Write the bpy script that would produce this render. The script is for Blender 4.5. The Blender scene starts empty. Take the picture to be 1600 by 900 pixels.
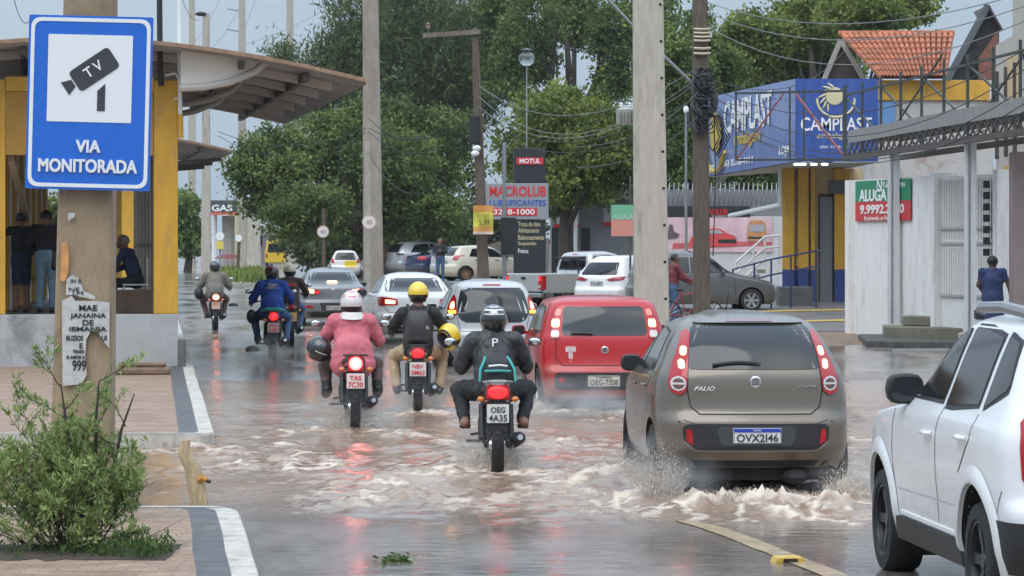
import bpy, bmesh, math, random
import numpy as np
from mathutils import Vector, Matrix, noise
from mathutils.bvhtree import BVHTree
R = math.radians
rng = random.Random(7)
nr = np.random.default_rng(7)
SC = bpy.context.scene
COL = SC.collection
# ---------------------------------------------------------------- camera, sky, sun, exposure
F, HC, HY = 5000.0, 2.1, 378.0           # focal length in photo pixels, camera height, horizon row
cam = bpy.data.cameras.new('camera')
cam.sensor_width = 36.0; cam.lens = F / 1600 * 36; cam.shift_y = -(450 - HY) / 1600
cam.clip_start = 0.5; cam.clip_end = 6000
camo = bpy.data.objects.new('camera', cam); COL.objects.link(camo)
camo.location = (0, 0, HC); camo.rotation_euler = (R(90), 0, 0)
SC.camera = camo
SUN_EL, SUN_AZ = 58, -35                 # high, behind the camera on its left, through cloud
W = bpy.data.worlds.new('World'); SC.world = W; W.use_nodes = True
wn, wl = W.node_tree.nodes, W.node_tree.links
bg = wn['Background']; bg.inputs[1].default_value = 0.15
sky = wn.new('ShaderNodeTexSky'); sky.sky_type = 'NISHITA'; sky.sun_disc = False
sky.sun_elevation = R(SUN_EL); sky.sun_rotation = R(180 + SUN_AZ); sky.dust_density = 2.5; sky.air_density = 1.0
tc = wn.new('ShaderNodeTexCoord'); mp = wn.new('ShaderNodeMapping'); mp.inputs['Scale'].default_value = (1, 1, 3.2)
nz = wn.new('ShaderNodeTexNoise'); nz.inputs['Scale'].default_value = 2.2; nz.inputs['Detail'].default_value = 6
cr = wn.new('ShaderNodeValToRGB')
cr.color_ramp.elements[0].position = .30; cr.color_ramp.elements[0].color = (2.45, 3.15, 3.95, 1)
cr.color_ramp.elements[1].position = .75; cr.color_ramp.elements[1].color = (3.6, 4.2, 4.75, 1)
mxw = wn.new('ShaderNodeMix'); mxw.data_type = 'RGBA'; mxw.inputs[0].default_value = .86
wl.new(tc.outputs['Generated'], mp.inputs[0]); wl.new(mp.outputs[0], nz.inputs['Vector'])
wl.new(nz.outputs['Fac'], cr.inputs[0]); wl.new(sky.outputs[0], mxw.inputs['A']); wl.new(cr.outputs[0], mxw.inputs['B'])
# an overcast sky is brighter overhead than at the horizon
sx = wn.new('ShaderNodeSeparateXYZ'); mr_ = wn.new('ShaderNodeMapRange'); mr_.interpolation_type = 'SMOOTHSTEP'
mr_.inputs[1].default_value = .08; mr_.inputs[2].default_value = .75; mr_.inputs[3].default_value = 1.0; mr_.inputs[4].default_value = 2.7
vm = wn.new('ShaderNodeVectorMath'); vm.operation = 'SCALE'
wl.new(tc.outputs['Generated'], sx.inputs[0]); wl.new(sx.outputs['Z'], mr_.inputs[0]); wl.new(mr_.outputs[0], vm.inputs['Scale'])
wl.new(mxw.outputs['Result'], vm.inputs[0]); wl.new(vm.outputs[0], bg.inputs[0])
sl = bpy.data.lights.new('sun', 'SUN'); sl.energy = 1.5; sl.angle = R(50); sl.color = (1, .95, .88)
so = bpy.data.objects.new('sun', sl); COL.objects.link(so)
so.rotation_euler = (R(90 - SUN_EL), 0, R(SUN_AZ))
so.location = (0, 0, 60)
SC.view_settings.view_transform = 'Standard'; SC.view_settings.look = 'None'
SC.view_settings.exposure = 0.16; SC.view_settings.gamma = 1
SC.render.engine = 'CYCLES'
SC.cycles.max_bounces = 6; SC.cycles.transparent_max_bounces = 12

# ---------------------------------------------------------------- helpers
def X(px, d): return (px - 800) * d / F
def Z(py, d): return HC - (py - HY) * d / F
def P(px, py, d): return Vector((X(px, d), d, Z(py, d)))
def dg(py, z=0.0): return F * (HC - z) / (py - HY)

MATS = {}
def mat(name, col, rough=.6, metal=0., var=0., vs=4., bump=0., bs=30., coat=0., em=None, es=0., alpha=1., stain=None, ss=2., sa=.5, spec=.5, stretch=None, trans=0.):
    if name in MATS: return MATS[name]
    m = bpy.data.materials.new(name); m.use_nodes = True
    n, l = m.node_tree.nodes, m.node_tree.links
    b = n['Principled BSDF']
    b.inputs['Base Color'].default_value = (*col, 1); b.inputs['Roughness'].default_value = rough
    b.inputs['Metallic'].default_value = metal; b.inputs['Coat Weight'].default_value = coat
    b.inputs['Coat Roughness'].default_value = .06; b.inputs['Specular IOR Level'].default_value = spec
    if trans: b.inputs['Transmission Weight'].default_value = trans
    if em: b.inputs['Emission Color'].default_value = (*em, 1); b.inputs['Emission Strength'].default_value = es
    t = None
    if var or bump or stain:
        t = n.new('ShaderNodeTexCoord'); vec = t.outputs['Object']
        if stretch:
            q = n.new('ShaderNodeMapping'); q.inputs['Scale'].default_value = stretch; l.new(vec, q.inputs[0]); vec = q.outputs[0]
    cur = None
    if var:
        z = n.new('ShaderNodeTexNoise'); z.inputs['Scale'].default_value = vs; z.inputs['Detail'].default_value = 6; z.inputs['Roughness'].default_value = .65
        l.new(vec, z.inputs['Vector'])
        r = n.new('ShaderNodeValToRGB'); r.color_ramp.elements[0].position = .3; r.color_ramp.elements[1].position = .72
        r.color_ramp.elements[0].color = (*[max(0, c * (1 - var)) for c in col], 1)
        r.color_ramp.elements[1].color = (*[min(1, c * (1 + var)) for c in col], 1)
        l.new(z.outputs['Fac'], r.inputs[0]); cur = r.outputs[0]; l.new(cur, b.inputs['Base Color'])
    if stain:
        z = n.new('ShaderNodeTexNoise'); z.inputs['Scale'].default_value = ss; z.inputs['Detail'].default_value = 8; z.inputs['Roughness'].default_value = .7
        l.new(vec, z.inputs['Vector'])
        r = n.new('ShaderNodeValToRGB'); r.color_ramp.elements[0].position = .52; r.color_ramp.elements[1].position = .66
        r.color_ramp.elements[0].color = (0, 0, 0, 1); r.color_ramp.elements[1].color = (sa, sa, sa, 1)
        l.new(z.outputs['Fac'], r.inputs[0])
        x = n.new('ShaderNodeMix'); x.data_type = 'RGBA'; x.inputs['A'].default_value = (*col, 1); x.inputs['B'].default_value = (*stain, 1)
        if cur: l.new(cur, x.inputs['A'])
        l.new(r.outputs[0], x.inputs[0]); l.new(x.outputs['Result'], b.inputs['Base Color'])
    if bump:
        z = n.new('ShaderNodeTexNoise'); z.inputs['Scale'].default_value = bs; z.inputs['Detail'].default_value = 5
        l.new(vec, z.inputs['Vector'])
        u = n.new('ShaderNodeBump'); u.inputs['Strength'].default_value = bump; u.inputs['Distance'].default_value = .02
        l.new(z.outputs['Fac'], u.inputs['Height']); l.new(u.outputs[0], b.inputs['Normal'])
    MATS[name] = m
    return m

def tag(o, label=None, cat=None, group=None, kind=None):
    if label: o['label'] = label
    if cat: o['category'] = cat
    if group: o['group'] = group
    if kind: o['kind'] = kind
    return o
def empty(name, loc=(0, 0, 0), rz=0., label=None, cat=None, group=None):
    o = bpy.data.objects.new(name, None); o.empty_display_size = .2; COL.objects.link(o)
    o.location = loc; o.rotation_euler = (0, 0, rz)
    return tag(o, label, cat, group)
def link(name, me, parent=None, loc=None, rot=None):
    o = bpy.data.objects.new(name, me); COL.objects.link(o)
    if parent: o.parent = parent
    if loc is not None: o.location = loc
    if rot is not None: o.rotation_euler = rot
    return o
def copy_tree(o, parent=None):
    c = o.copy(); COL.objects.link(c)
    if parent: c.parent = parent
    for ch in list(o.children): copy_tree(ch, c)
    return c

class MB:
    def __init__(s): s.v, s.f, s.m = [], [], []
    def add(s, V, Fs, m=0):
        o = len(s.v); s.v += [tuple(p) for p in V]; s.f += [tuple(i + o for i in f) for f in Fs]; s.m += [m] * len(Fs); return s
    def box(s, c, d, m=0, rz=0., M=None):
        x, y, z = d[0] / 2, d[1] / 2, d[2] / 2
        V = [Vector(q) for q in ((-x, -y, -z), (x, -y, -z), (x, y, -z), (-x, y, -z), (-x, -y, z), (x, -y, z), (x, y, z), (-x, y, z))]
        A = M if M is not None else Matrix.Rotation(rz, 3, 'Z')
        return s.add([A @ q + Vector(c) for q in V], [(0, 3, 2, 1), (4, 5, 6, 7), (0, 1, 5, 4), (1, 2, 6, 5), (2, 3, 7, 6), (3, 0, 4, 7)], m)
    def span(s, a, b, m=0): return s.box([(a[i] + b[i]) / 2 for i in range(3)], [abs(b[i] - a[i]) for i in range(3)], m)
    def bar(s, a, b, w, h=None, m=0):
        a, b = Vector(a), Vector(b); h = h or w; d = b - a; L = d.length; d.normalize()
        u = Vector((0, 0, 1)) if abs(d.z) < .95 else Vector((0, 1, 0))
        x = d.cross(u).normalized(); z = x.cross(d)
        return s.box((a + b) / 2, (w, L, h), m, M=Matrix((x, d, z)).transposed())
    def tube(s, pts, r, n=8, m=0, cap=True):
        pts = [Vector(p) for p in pts]; k = len(pts)
        rr = r if hasattr(r, '__len__') else [r] * k
        V = []; up = None
        for i, p in enumerate(pts):
            t = (pts[min(i + 1, k - 1)] - pts[max(i - 1, 0)]).normalized()
            if up is None: up = Vector((0, 0, 1)) if abs(t.z) < .9 else Vector((1, 0, 0))
            x = t.cross(up).normalized(); up = x.cross(t).normalized()
            V += [p + (x * math.cos(a) + up * math.sin(a)) * rr[i] for a in [2 * math.pi * j / n for j in range(n)]]
        Fs = [(i * n + j, i * n + (j + 1) % n, (i + 1) * n + (j + 1) % n, (i + 1) * n + j) for i in range(k - 1) for j in range(n)]
        if cap: Fs += [tuple(range(n - 1, -1, -1)), tuple((k - 1) * n + j for j in range(n))]
        return s.add(V, Fs, m)
    def grid(s, rows, m=0, close=False):
        a, b = len(rows), len(rows[0]); V = [p for r in rows for p in r]
        nb = b if close else b - 1
        return s.add(V, [(i * b + j, i * b + (j + 1) % b, (i + 1) * b + (j + 1) % b, (i + 1) * b + j) for i in range(a - 1) for j in range(nb)], m)
    def lathe(s, prof, n=20, M=Matrix(), m=0):
        rows = [[M @ Vector((r * math.cos(2 * math.pi * j / n), r * math.sin(2 * math.pi * j / n), z)) for j in range(n)] for r, z in prof]
        return s.grid(rows, m, True)
    def ell(s, c, r, n=16, k=10, m=0, M=None):
        rows = []
        for i in range(k + 1):
            t = -math.pi / 2 + math.pi * i / k
            row = [Vector((r[0] * math.cos(t) * math.cos(2 * math.pi * j / n), r[1] * math.cos(t) * math.sin(2 * math.pi * j / n), r[2] * math.sin(t))) for j in range(n)]
            rows.append([((M @ q) if M else q) + Vector(c) for q in row])
        return s.grid(rows, m, True)
    def prism(s, pts, lo, hi, ax='y', m=0):
        """2-D outline pushed along an axis: ax y -> (x,z), x -> (y,z), z -> (x,y)"""
        n = len(pts)
        f = {'y': lambda p, t: (p[0], t, p[1]), 'x': lambda p, t: (t, p[0], p[1]), 'z': lambda p, t: (p[0], p[1], t)}[ax]
        V = [f(p, lo) for p in pts] + [f(p, hi) for p in pts]
        return s.add(V, [tuple(range(n)), tuple(range(2 * n - 1, n - 1, -1))] + [(i, i + n, (i + 1) % n + n, (i + 1) % n) for i in range(n)], m)
    def build(s, name, mats, parent=None, smooth=False, bevel=0., loc=None, rz=None, ang=40, seg=2):
        me = bpy.data.meshes.new(name); me.from_pydata(s.v, [], s.f)
        for q in (mats if isinstance(mats, (list, tuple)) else [mats]): me.materials.append(q)
        me.polygons.foreach_set('material_index', s.m)
        bm = bmesh.new(); bm.from_mesh(me); bmesh.ops.recalc_face_normals(bm, faces=bm.faces); bm.to_mesh(me); bm.free()
        if smooth:
            me.polygons.foreach_set('use_smooth', [True] * len(me.polygons)); me.set_sharp_from_angle(angle=R(ang))
        me.update()
        o = link(name, me, parent, loc, None if rz is None else (0, 0, rz))
        if bevel:
            b = o.modifiers.new('bevel', 'BEVEL'); b.width = bevel; b.segments = seg; b.limit_method = 'ANGLE'; b.angle_limit = R(35)
        return o

def rpoly(pts, r, k=4):
    """round the corners of a 2-D outline"""
    out = []; n = len(pts); pts = [Vector((p[0], p[1])) for p in pts]
    rr = r if hasattr(r, '__len__') else [r] * n
    for i, p in enumerate(pts):
        a, b = pts[i - 1], pts[(i + 1) % n]
        da, db = a - p, b - p
        q = min(rr[i], da.length * .45, db.length * .45)
        A, B = p + da.normalized() * q, p + db.normalized() * q
        for j in range(k + 1):
            t = j / k; out.append((A * (1 - t) ** 2 + p * 2 * t * (1 - t) + B * t * t)[:])
    return out
def arc(cx, cz, r, a0, a1, n, rz=None):
    return [(cx + r * math.cos(R(a0 + (a1 - a0) * i / n)), cz + (rz or r) * math.sin(R(a0 + (a1 - a0) * i / n))) for i in range(n + 1)]

def lettering(s, w, h, m, parent, loc, rz=0., name='lettering', ext=.004, off=0., shear=0., tilt=0., roll=0., bold=0.):
    """one line of writing, w wide and h high, centred on loc, facing local -y (turned by rz)"""
    cu = bpy.data.curves.new('t', 'FONT'); cu.body = s; cu.size = 1; cu.extrude = .5; cu.offset = off; cu.shear = shear; cu.resolution_u = 3
    t = bpy.data.objects.new('t', cu); COL.objects.link(t)
    bpy.context.view_layer.update()
    me = bpy.data.meshes.new_from_object(t.evaluated_get(bpy.context.evaluated_depsgraph_get()))
    bpy.data.objects.remove(t); bpy.data.curves.remove(cu)
    co = np.empty(len(me.vertices) * 3); me.vertices.foreach_get('co', co); co = co.reshape(-1, 3)
    a, b = co.min(0), co.max(0)
    c = np.stack([(co[:, 0] - (a[0] + b[0]) / 2) * w / (b[0] - a[0]), -(co[:, 2]) * ext * 2 , (co[:, 1] - (a[1] + b[1]) / 2) * h / (b[1] - a[1])], 1)
    c[:, 1] = -np.sign(co[:, 2]) * ext
    me.vertices.foreach_set('co', c.ravel()); me.materials.clear(); me.materials.append(m)
    me.name = name; me.update()
    if bold:                                         # heavier strokes: the same outline laid over itself, each a hair prouder
        bm = bmesh.new(); bm.from_mesh(me); g0 = list(bm.verts) + list(bm.edges) + list(bm.faces)
        for i, (dx, dz_) in enumerate(((bold, 0), (0, bold), (bold, bold))):
            q = bmesh.ops.duplicate(bm, geom=g0); bmesh.ops.translate(bm, verts=[v for v in q['geom'] if isinstance(v, bmesh.types.BMVert)], vec=(dx, -.0006 * (i + 1), dz_))
        bm.to_mesh(me); bm.free(); me.update()
    o = link(name, me, parent, loc)
    o.rotation_euler = (tilt, roll, rz)
    return o

def pchip(tab):
    tab = sorted(tab); x = np.array([t[0] for t in tab], float); y = np.array([t[1] for t in tab], float)
    n = len(x); h = np.diff(x); dl = np.diff(y) / h; m = np.zeros(n)
    m[0], m[-1] = dl[0], dl[-1]
    for i in range(1, n - 1):
        if dl[i - 1] * dl[i] > 0:
            w1, w2 = 2 * h[i] + h[i - 1], h[i] + 2 * h[i - 1]; m[i] = (w1 + w2) / (w1 / dl[i - 1] + w2 / dl[i])
    def f(q):
        q = min(max(q, x[0]), x[-1]); i = min(max(int(np.searchsorted(x, q)) - 1, 0), n - 2)
        t = (q - x[i]) / h[i]
        return float((2 * t**3 - 3 * t**2 + 1) * y[i] + (t**3 - 2 * t**2 + t) * h[i] * m[i] + (-2 * t**3 + 3 * t**2) * y[i + 1] + (t**3 - t**2) * h[i] * m[i + 1])
    return f

# ---------------------------------------------------------------- shared materials
asph = None
M_conc = mat('concrete', (.36, .33, .29), .85, var=.18, vs=3, bump=.3, bs=25, stain=(.16, .14, .12), ss=2.5, sa=.6)
M_concl = mat('pale_concrete', (.42, .385, .33), .85, var=.15, vs=4, bump=.3, bs=25, stain=(.2, .18, .15), ss=1.3, sa=.6, stretch=(3, 3, .6))
M_wood = mat('weathered_wood', (.11, .085, .065), .85, var=.4, vs=6, stretch=(4, 4, .4), bump=.3, bs=20)
M_black = mat('black_plastic', (.018, .018, .02), .55, var=.15, vs=20)
M_rubber = mat('tyre_rubber', (.016, .016, .017), .75, bump=.4, bs=60)
M_blk = mat('black_void', (.006, .006, .007), .9)
M_chrome = mat('chrome', (.6, .6, .62), .22, 1.)
M_steel = mat('grey_steel', (.30, .31, .32), .5, .6, var=.15, vs=6)
M_white = mat('white_paint', (.75, .75, .74), .5, var=.05, vs=3)
M_glass = mat('dark_glass', (.010, .012, .014), .06, spec=.45)
M_glass2 = mat('grey_tinted_glass', (.022, .026, .030), .08, spec=.5)
M_lens = mat('red_lens', (.36, .008, .012), .15, coat=.3)
M_lit = mat('lit_brake_lamp', (.5, .012, .015), .2, em=(1, .012, .014), es=3.2)
M_hot = mat('lit_bulb_core', (.9, .3, .2), .2, em=(1, .22, .10), es=9)
M_clear = mat('clear_lens', (.55, .5, .5), .15, coat=.6)
M_amber = mat('amber_lens', (.55, .16, .02), .15, coat=.6)
M_amberlit = mat('lit_indicator', (.8, .3, .02), .2, em=(1, .30, .02), es=9)
M_plate = mat('number_plate_white', (.62, .62, .60), .45, var=.06, vs=20)
M_plateg = mat('number_plate_beige', (.56, .53, .44), .45, var=.06, vs=20)
M_platey = mat('number_plate_yellow', (.75, .5, .13), .45)
M_plater = mat('number_plate_red', (.55, .03, .03), .45)
M_ink = mat('black_lettering', (.02, .02, .022), .6)
M_inkr = mat('red_lettering', (.62, .02, .02), .5)
M_inkw = mat('white_lettering', (.8, .8, .8), .5)
M_inkb = mat('blue_lettering', (.02, .09, .42), .5)
M_blueband = mat('plate_blue_band', (.02, .05, .35), .4)
M_skin = mat('brown_skin', (.22, .11, .07), .55)
M_yell = mat('ochre_yellow_paint', (.60, .33, .035), .6, var=.16, vs=1.5, stain=(.36, .22, .08), ss=1.8, sa=.7, stretch=(2.2, 2.2, .6))
M_cream = mat('cream_paint', (.56, .42, .24), .7, var=.12, vs=1.6)
M_bluep = mat('blue_paint', (.035, .06, .22), .55, var=.15, vs=2)
M_rust = mat('rusty_steel', (.10, .085, .075), .7, .3, var=.4, vs=8)
# ---------------------------------------------------------------- noise fields (numpy)
class Fbm:
    def __init__(s, seed, n=256): s.n = n; s.t = np.random.default_rng(seed).random((n, n)) * 2 - 1
    def one(s, x, y):
        xi, yi = np.floor(x).astype(int), np.floor(y).astype(int); u, v = x - xi, y - yi
        u = u * u * (3 - 2 * u); v = v * v * (3 - 2 * v); n = s.n; t = s.t
        a, b = t[xi % n, yi % n], t[(xi + 1) % n, yi % n]; c, d = t[xi % n, (yi + 1) % n], t[(xi + 1) % n, (yi + 1) % n]
        return (a * (1 - u) + b * u) * (1 - v) + (c * (1 - u) + d * u) * v
    def __call__(s, x, y, o=4, g=.5):
        r, a, q = 0, 1, 0
        for i in range(o): r = r + a * s.one(x * 2**i + 17.3 * i, y * 2**i + 5.1 * i); q += a; a *= g
        return r / q
fb = Fbm(3)
def sstep(a, b, x): t = np.clip((x - a) / (b - a), 0, 1); return t * t * (3 - 2 * t)
def kx(y): return -2.04 - .112 * (y - 23.67)             # the median's kerb line
def road_z(y, x=0.): return .022 - .16 * (sstep(22.3, 28.0, y) - sstep(45, 53, y)) + .028 * fb(x * .30 + 4, y * .22 + 1, 3) * sstep(60, 50, y)

def nodes(m): return m.node_tree.nodes, m.node_tree.links, m.node_tree.nodes['Principled BSDF']
def N(n, t, **k):
    q = n.new(t)
    for a, b in k.items():
        if a in q.inputs: q.inputs[a].default_value = b
        else: setattr(q, a, b)
    return q
# wet asphalt: puddles (mirror-like, slightly muddy film) over dark rough tarmac
M_road = mat('wet_asphalt', (.05, .05, .05), .3)
n, l, b = nodes(M_road)
t = N(n, 'ShaderNodeTexCoord'); q = N(n, 'ShaderNodeMapping', Scale=(.9, .22, 1)); l.new(t.outputs['Object'], q.inputs[0])
z1 = N(n, 'ShaderNodeTexNoise', Scale=.9, Detail=5., Roughness=.6); l.new(q.outputs[0], z1.inputs['Vector'])
r1 = N(n, 'ShaderNodeMapRange'); r1.inputs[1].default_value = .40; r1.inputs[2].default_value = .60; r1.inputs[3].default_value = .24; r1.inputs[4].default_value = .05
l.new(z1.outputs['Fac'], r1.inputs[0]); l.new(r1.outputs[0], b.inputs['Roughness'])
z2 = N(n, 'ShaderNodeTexNoise', Scale=1.3, Detail=7., Roughness=.7); l.new(q.outputs[0], z2.inputs['Vector'])
r2 = N(n, 'ShaderNodeValToRGB'); r2.color_ramp.elements[0].position = .35; r2.color_ramp.elements[1].position = .7
r2.color_ramp.elements[0].color = (.105, .092, .083, 1); r2.color_ramp.elements[1].color = (.27, .22, .185, 1)
l.new(z2.outputs['Fac'], r2.inputs[0]); l.new(r2.outputs[0], b.inputs['Base Color'])
w = N(n, 'ShaderNodeTexNoise', Scale=5., Detail=4.); q2 = N(n, 'ShaderNodeMapping', Scale=(.8, .9, 1)); l.new(t.outputs['Object'], q2.inputs[0]); l.new(q2.outputs[0], w.inputs['Vector'])
g = N(n, 'ShaderNodeTexNoise', Scale=160., Detail=2.); l.new(t.outputs['Object'], g.inputs['Vector'])
u1 = N(n, 'ShaderNodeBump', Strength=.30, Distance=.03); l.new(w.outputs['Fac'], u1.inputs['Height'])
u2 = N(n, 'ShaderNodeBump', Strength=.06, Distance=.004); l.new(g.outputs['Fac'], u2.inputs['Height']); l.new(u1.outputs[0], u2.inputs['Normal']); l.new(u2.outputs[0], b.inputs['Normal'])
# muddy flood water with foam (foam = how broken the surface is, a property of the mesh)
M_flood = mat('muddy_flood_water', (.30, .225, .18), .08, spec=.5)
n, l, b = nodes(M_flood); b.inputs['IOR'].default_value = 1.33
at_ = N(n, 'ShaderNodeAttribute', attribute_name='foam'); mu = N(n, 'ShaderNodeAttribute', attribute_name='mud')
t = N(n, 'ShaderNodeTexCoord')
zf = N(n, 'ShaderNodeTexNoise', Scale=11., Detail=10., Roughness=.8, Distortion=1.2); l.new(t.outputs['Object'], zf.inputs['Vector'])
ad = N(n, 'ShaderNodeMath', operation='ADD'); l.new(at_.outputs['Fac'], ad.inputs[0]); l.new(zf.outputs['Fac'], ad.inputs[1])
mr = N(n, 'ShaderNodeMapRange'); mr.inputs[1].default_value = .82; mr.inputs[2].default_value = 1.40; l.new(ad.outputs[0], mr.inputs[0])
zm = N(n, 'ShaderNodeTexNoise', Scale=.8, Detail=6., Roughness=.65); l.new(t.outputs['Object'], zm.inputs['Vector'])
rm = N(n, 'ShaderNodeValToRGB'); rm.color_ramp.elements[0].position = .3; rm.color_ramp.elements[1].position = .72
rm.color_ramp.elements[0].color = (.23, .15, .105, 1); rm.color_ramp.elements[1].color = (.41, .29, .21, 1); l.new(zm.outputs['Fac'], rm.inputs[0])
mm = N(n, 'ShaderNodeMix', data_type='RGBA'); mm.inputs['A'].default_value = (.19, .155, .13, 1); l.new(mu.outputs['Fac'], mm.inputs[0]); l.new(rm.outputs[0], mm.inputs['B'])
mx = N(n, 'ShaderNodeMix', data_type='RGBA'); mx.inputs['B'].default_value = (.60, .51, .42, 1)
l.new(mr.outputs[0], mx.inputs[0]); l.new(mm.outputs['Result'], mx.inputs['A']); l.new(mx.outputs['Result'], b.inputs['Base Color'])
rr = N(n, 'ShaderNodeMapRange'); rr.inputs[3].default_value = .10; rr.inputs[4].default_value = .75; l.new(mr.outputs[0], rr.inputs[0]); l.new(rr.outputs[0], b.inputs['Roughness'])
wq = N(n, 'ShaderNodeMapping', Scale=(1, .55, 1)); l.new(t.outputs['Object'], wq.inputs[0])
w = N(n, 'ShaderNodeTexNoise', Scale=8., Detail=5., Roughness=.6); l.new(wq.outputs[0], w.inputs['Vector'])
u1 = N(n, 'ShaderNodeBump', Strength=.22, Distance=.04); l.new(w.outputs['Fac'], u1.inputs['Height'])
u2 = N(n, 'ShaderNodeBump', Strength=.5, Distance=.03); l.new(mr.outputs[0], u2.inputs['Height']); l.new(u1.outputs[0], u2.inputs['Normal']); l.new(u2.outputs[0], b.inputs['Normal'])

M_paver = mat('tan_pavers', (.33, .22, .15), .8, var=.3, vs=9)
n, l, b = nodes(M_paver)
br = N(n, 'ShaderNodeTexBrick', Scale=1.); br.inputs['Brick Width'].default_value = .2; br.inputs['Row Height'].default_value = .10; br.inputs['Mortar Size'].default_value = .006
br.inputs['Color1'].default_value = (.37, .27, .195, 1); br.inputs['Color2'].default_value = (.29, .205, .15, 1); br.inputs['Mortar'].default_value = (.22, .16, .12, 1)
t = N(n, 'ShaderNodeTexCoord'); l.new(t.outputs['Object'], br.inputs['Vector'])
z1 = N(n, 'ShaderNodeTexNoise', Scale=2.6, Detail=9., Roughness=.75); l.new(t.outputs['Object'], z1.inputs['Vector'])
r2 = N(n, 'ShaderNodeValToRGB'); r2.color_ramp.elements[0].position = .36; r2.color_ramp.elements[1].position = .66; r2.color_ramp.elements[1].color = (.48, .40, .33, 1); r2.color_ramp.elements[0].color = (1, 1, 1, 1)
l.new(z1.outputs['Fac'], r2.inputs[0])
ml = N(n, 'ShaderNodeMix', data_type='RGBA', blend_type='MULTIPLY'); ml.inputs[0].default_value = .75; l.new(br.outputs['Color'], ml.inputs['A']); l.new(r2.outputs[0], ml.inputs['B']); l.new(ml.outputs['Result'], b.inputs['Base Color'])
u1 = N(n, 'ShaderNodeBump', Strength=.5, Distance=.01); l.new(br.outputs['Fac'], u1.inputs['Height']); u1.invert = True; l.new(u1.outputs[0], b.inputs['Normal'])
M_strip = mat('dark_cement_strip', (.085, .085, .09), .7, var=.35, vs=5, stain=(.19, .165, .14), ss=3, sa=.5)
M_kerb = mat('white_kerb_paint', (.46, .43, .38), .75, var=.2, vs=6, stain=(.17, .145, .12), ss=4.5, sa=.85)
M_dirt = mat('wet_dirt', (.20, .135, .085), .75, var=.35, vs=3, bump=.5, bs=12)
M_fore = mat('wet_cement_forecourt', (.16, .155, .15), .35, var=.3, vs=.6, stain=(.085, .08, .075), ss=.4, sa=.6)
M_yline = mat('worn_yellow_marking', (.40, .31, .18), .25, var=.35, vs=9, stain=(.19, .155, .125), ss=3.4, sa=1.)
M_wline = mat('worn_white_marking', (.5, .5, .48), .5, stain=(.08, .08, .08), ss=5, sa=.9)
M_earth = mat('earth', (.10, .09, .06), .9, var=.3, vs=.2)

# ground to the horizon
o = MB().add([(-1500, -60, -.4), (1500, -60, -.4), (1500, 4500, -.4), (-1500, 4500, -.4)], [(0, 1, 2, 3)]).build('ground', M_earth); tag(o, kind='structure')
# the road, one sheet with a shallow dip where the flood stands
ys = list(np.arange(4, 16, 4)) + list(np.arange(16, 54, .5)) + list(np.arange(54, 120, 3)) + list(np.geomspace(120, 900, 30))
rows = []
for y in ys:
    xl = kx(y) - 1.2 if y < 140 else kx(140) - 1.2 - .105 * (y - 140)
    xr = 16 if y < 62 else max(16 - .5 * (y - 62), 5.2 - .115 * (y - 62)) if y < 140 else 5.2 - .115 * 78 - .105 * (y - 140)
    kk_ = [xl + (xr - xl) * k / 60 for k in range(61)]; zz_ = road_z(np.full(61, float(y)), np.array(kk_)); rows.append([(kk_[k], y, float(zz_[k])) for k in range(61)])
o = MB().grid(rows).build('road', M_road, smooth=True); tag(o, kind='structure')
# the other carriageway and the median beyond the frame
rows = [[(-60 - .11 * y, y, -.06), (kx(min(y, 140)) - 4.6 - .105 * max(0, y - 140), y, -.06)] for y in (4, 20, 60, 140, 300, 900)]
tag(MB().grid(rows).build('opposite_road', mat('damp_asphalt', (.06, .058, .055), .6, var=.3, vs=.5, bump=.3, bs=8)), kind='structure')

# kerbed median islands: pavers, dark strip, white kerb
def island(name, y0, y1, skew0=0., skew1=0., wdt=6.5, h=.15, steps=14):
    b = MB()
    offs = [-wdt, -.36, -.155, -.012, 0.]
    ya = sorted({y0 + (y1 - y0) * i / steps for i in range(steps + 1)} | {y0 + .09 * i for i in range(6)} | {y1 - .09 * i for i in range(6)})
    def pt(o, y):
        # worn edge, and corners rounded off where the island ends
        e = max(0, .45 - min(y - y0, y1 - y)) ** 2 * .75
        return kx(y) + o + (.016 * noise.noise((y * 2.3, o, 3)) - e if o > -.4 else 0)
    for k, (a, c, mi) in enumerate(((-wdt, -.36, 0), (-.36, -.155, 1), (-.155, 0, 2))):
        lo = -.16
        w0 = .14
        wob = [.0 * noise.noise((y * 1.7, a, k)) for y in ya]
        wb2 = [.0 * noise.noise((y * 1.7, c, k + 1 if k < 2 else 9)) for y in ya]
        top = [[(pt(a, y) + (wob[i] if k else 0), y, h), (pt(c, y) + (wb2[i] if k < 2 else 0), y, h)] for i, y in enumerate(ya)]
        b.grid(top, mi)
    b.grid([[(pt(0, y), y, h), (pt(0, y) + .012, y, h - .02), (pt(0, y) + .015, y, -.3)] for y in ya], 2)
    for y, s in ((y0, 1), (y1, -1)):
        xs_ = [-wdt + (wdt - .30) * i / 24 for i in range(25)] + [-.2, -.1, 0]
        b.grid([[(pt(q, y) if q < 0 else pt(0, y) + .012, y + .006 * noise.noise((q * 3, y, 1)), h) for q in xs_], [(pt(q, y) if q < 0 else pt(0, y) + .015, y, -.3) for q in xs_]], 2)
        b.grid([[(pt(q, y) - (.01 if q == 0 else 0), y, h + .004) for q in xs_], [(pt(q, y + s * .13) - (.01 if q == 0 else 0), y + s * (.13 + .025 * noise.noise((q * 2.5, y, 7))), h + .004) for q in xs_]], 2)
    o = b.build(name, [M_paver, M_strip, M_kerb])
    return tag(o, kind='structure')
island('median_pavement', 8.0, 23.6)
island('median_pavement', 32.5, 140, steps=60)
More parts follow.
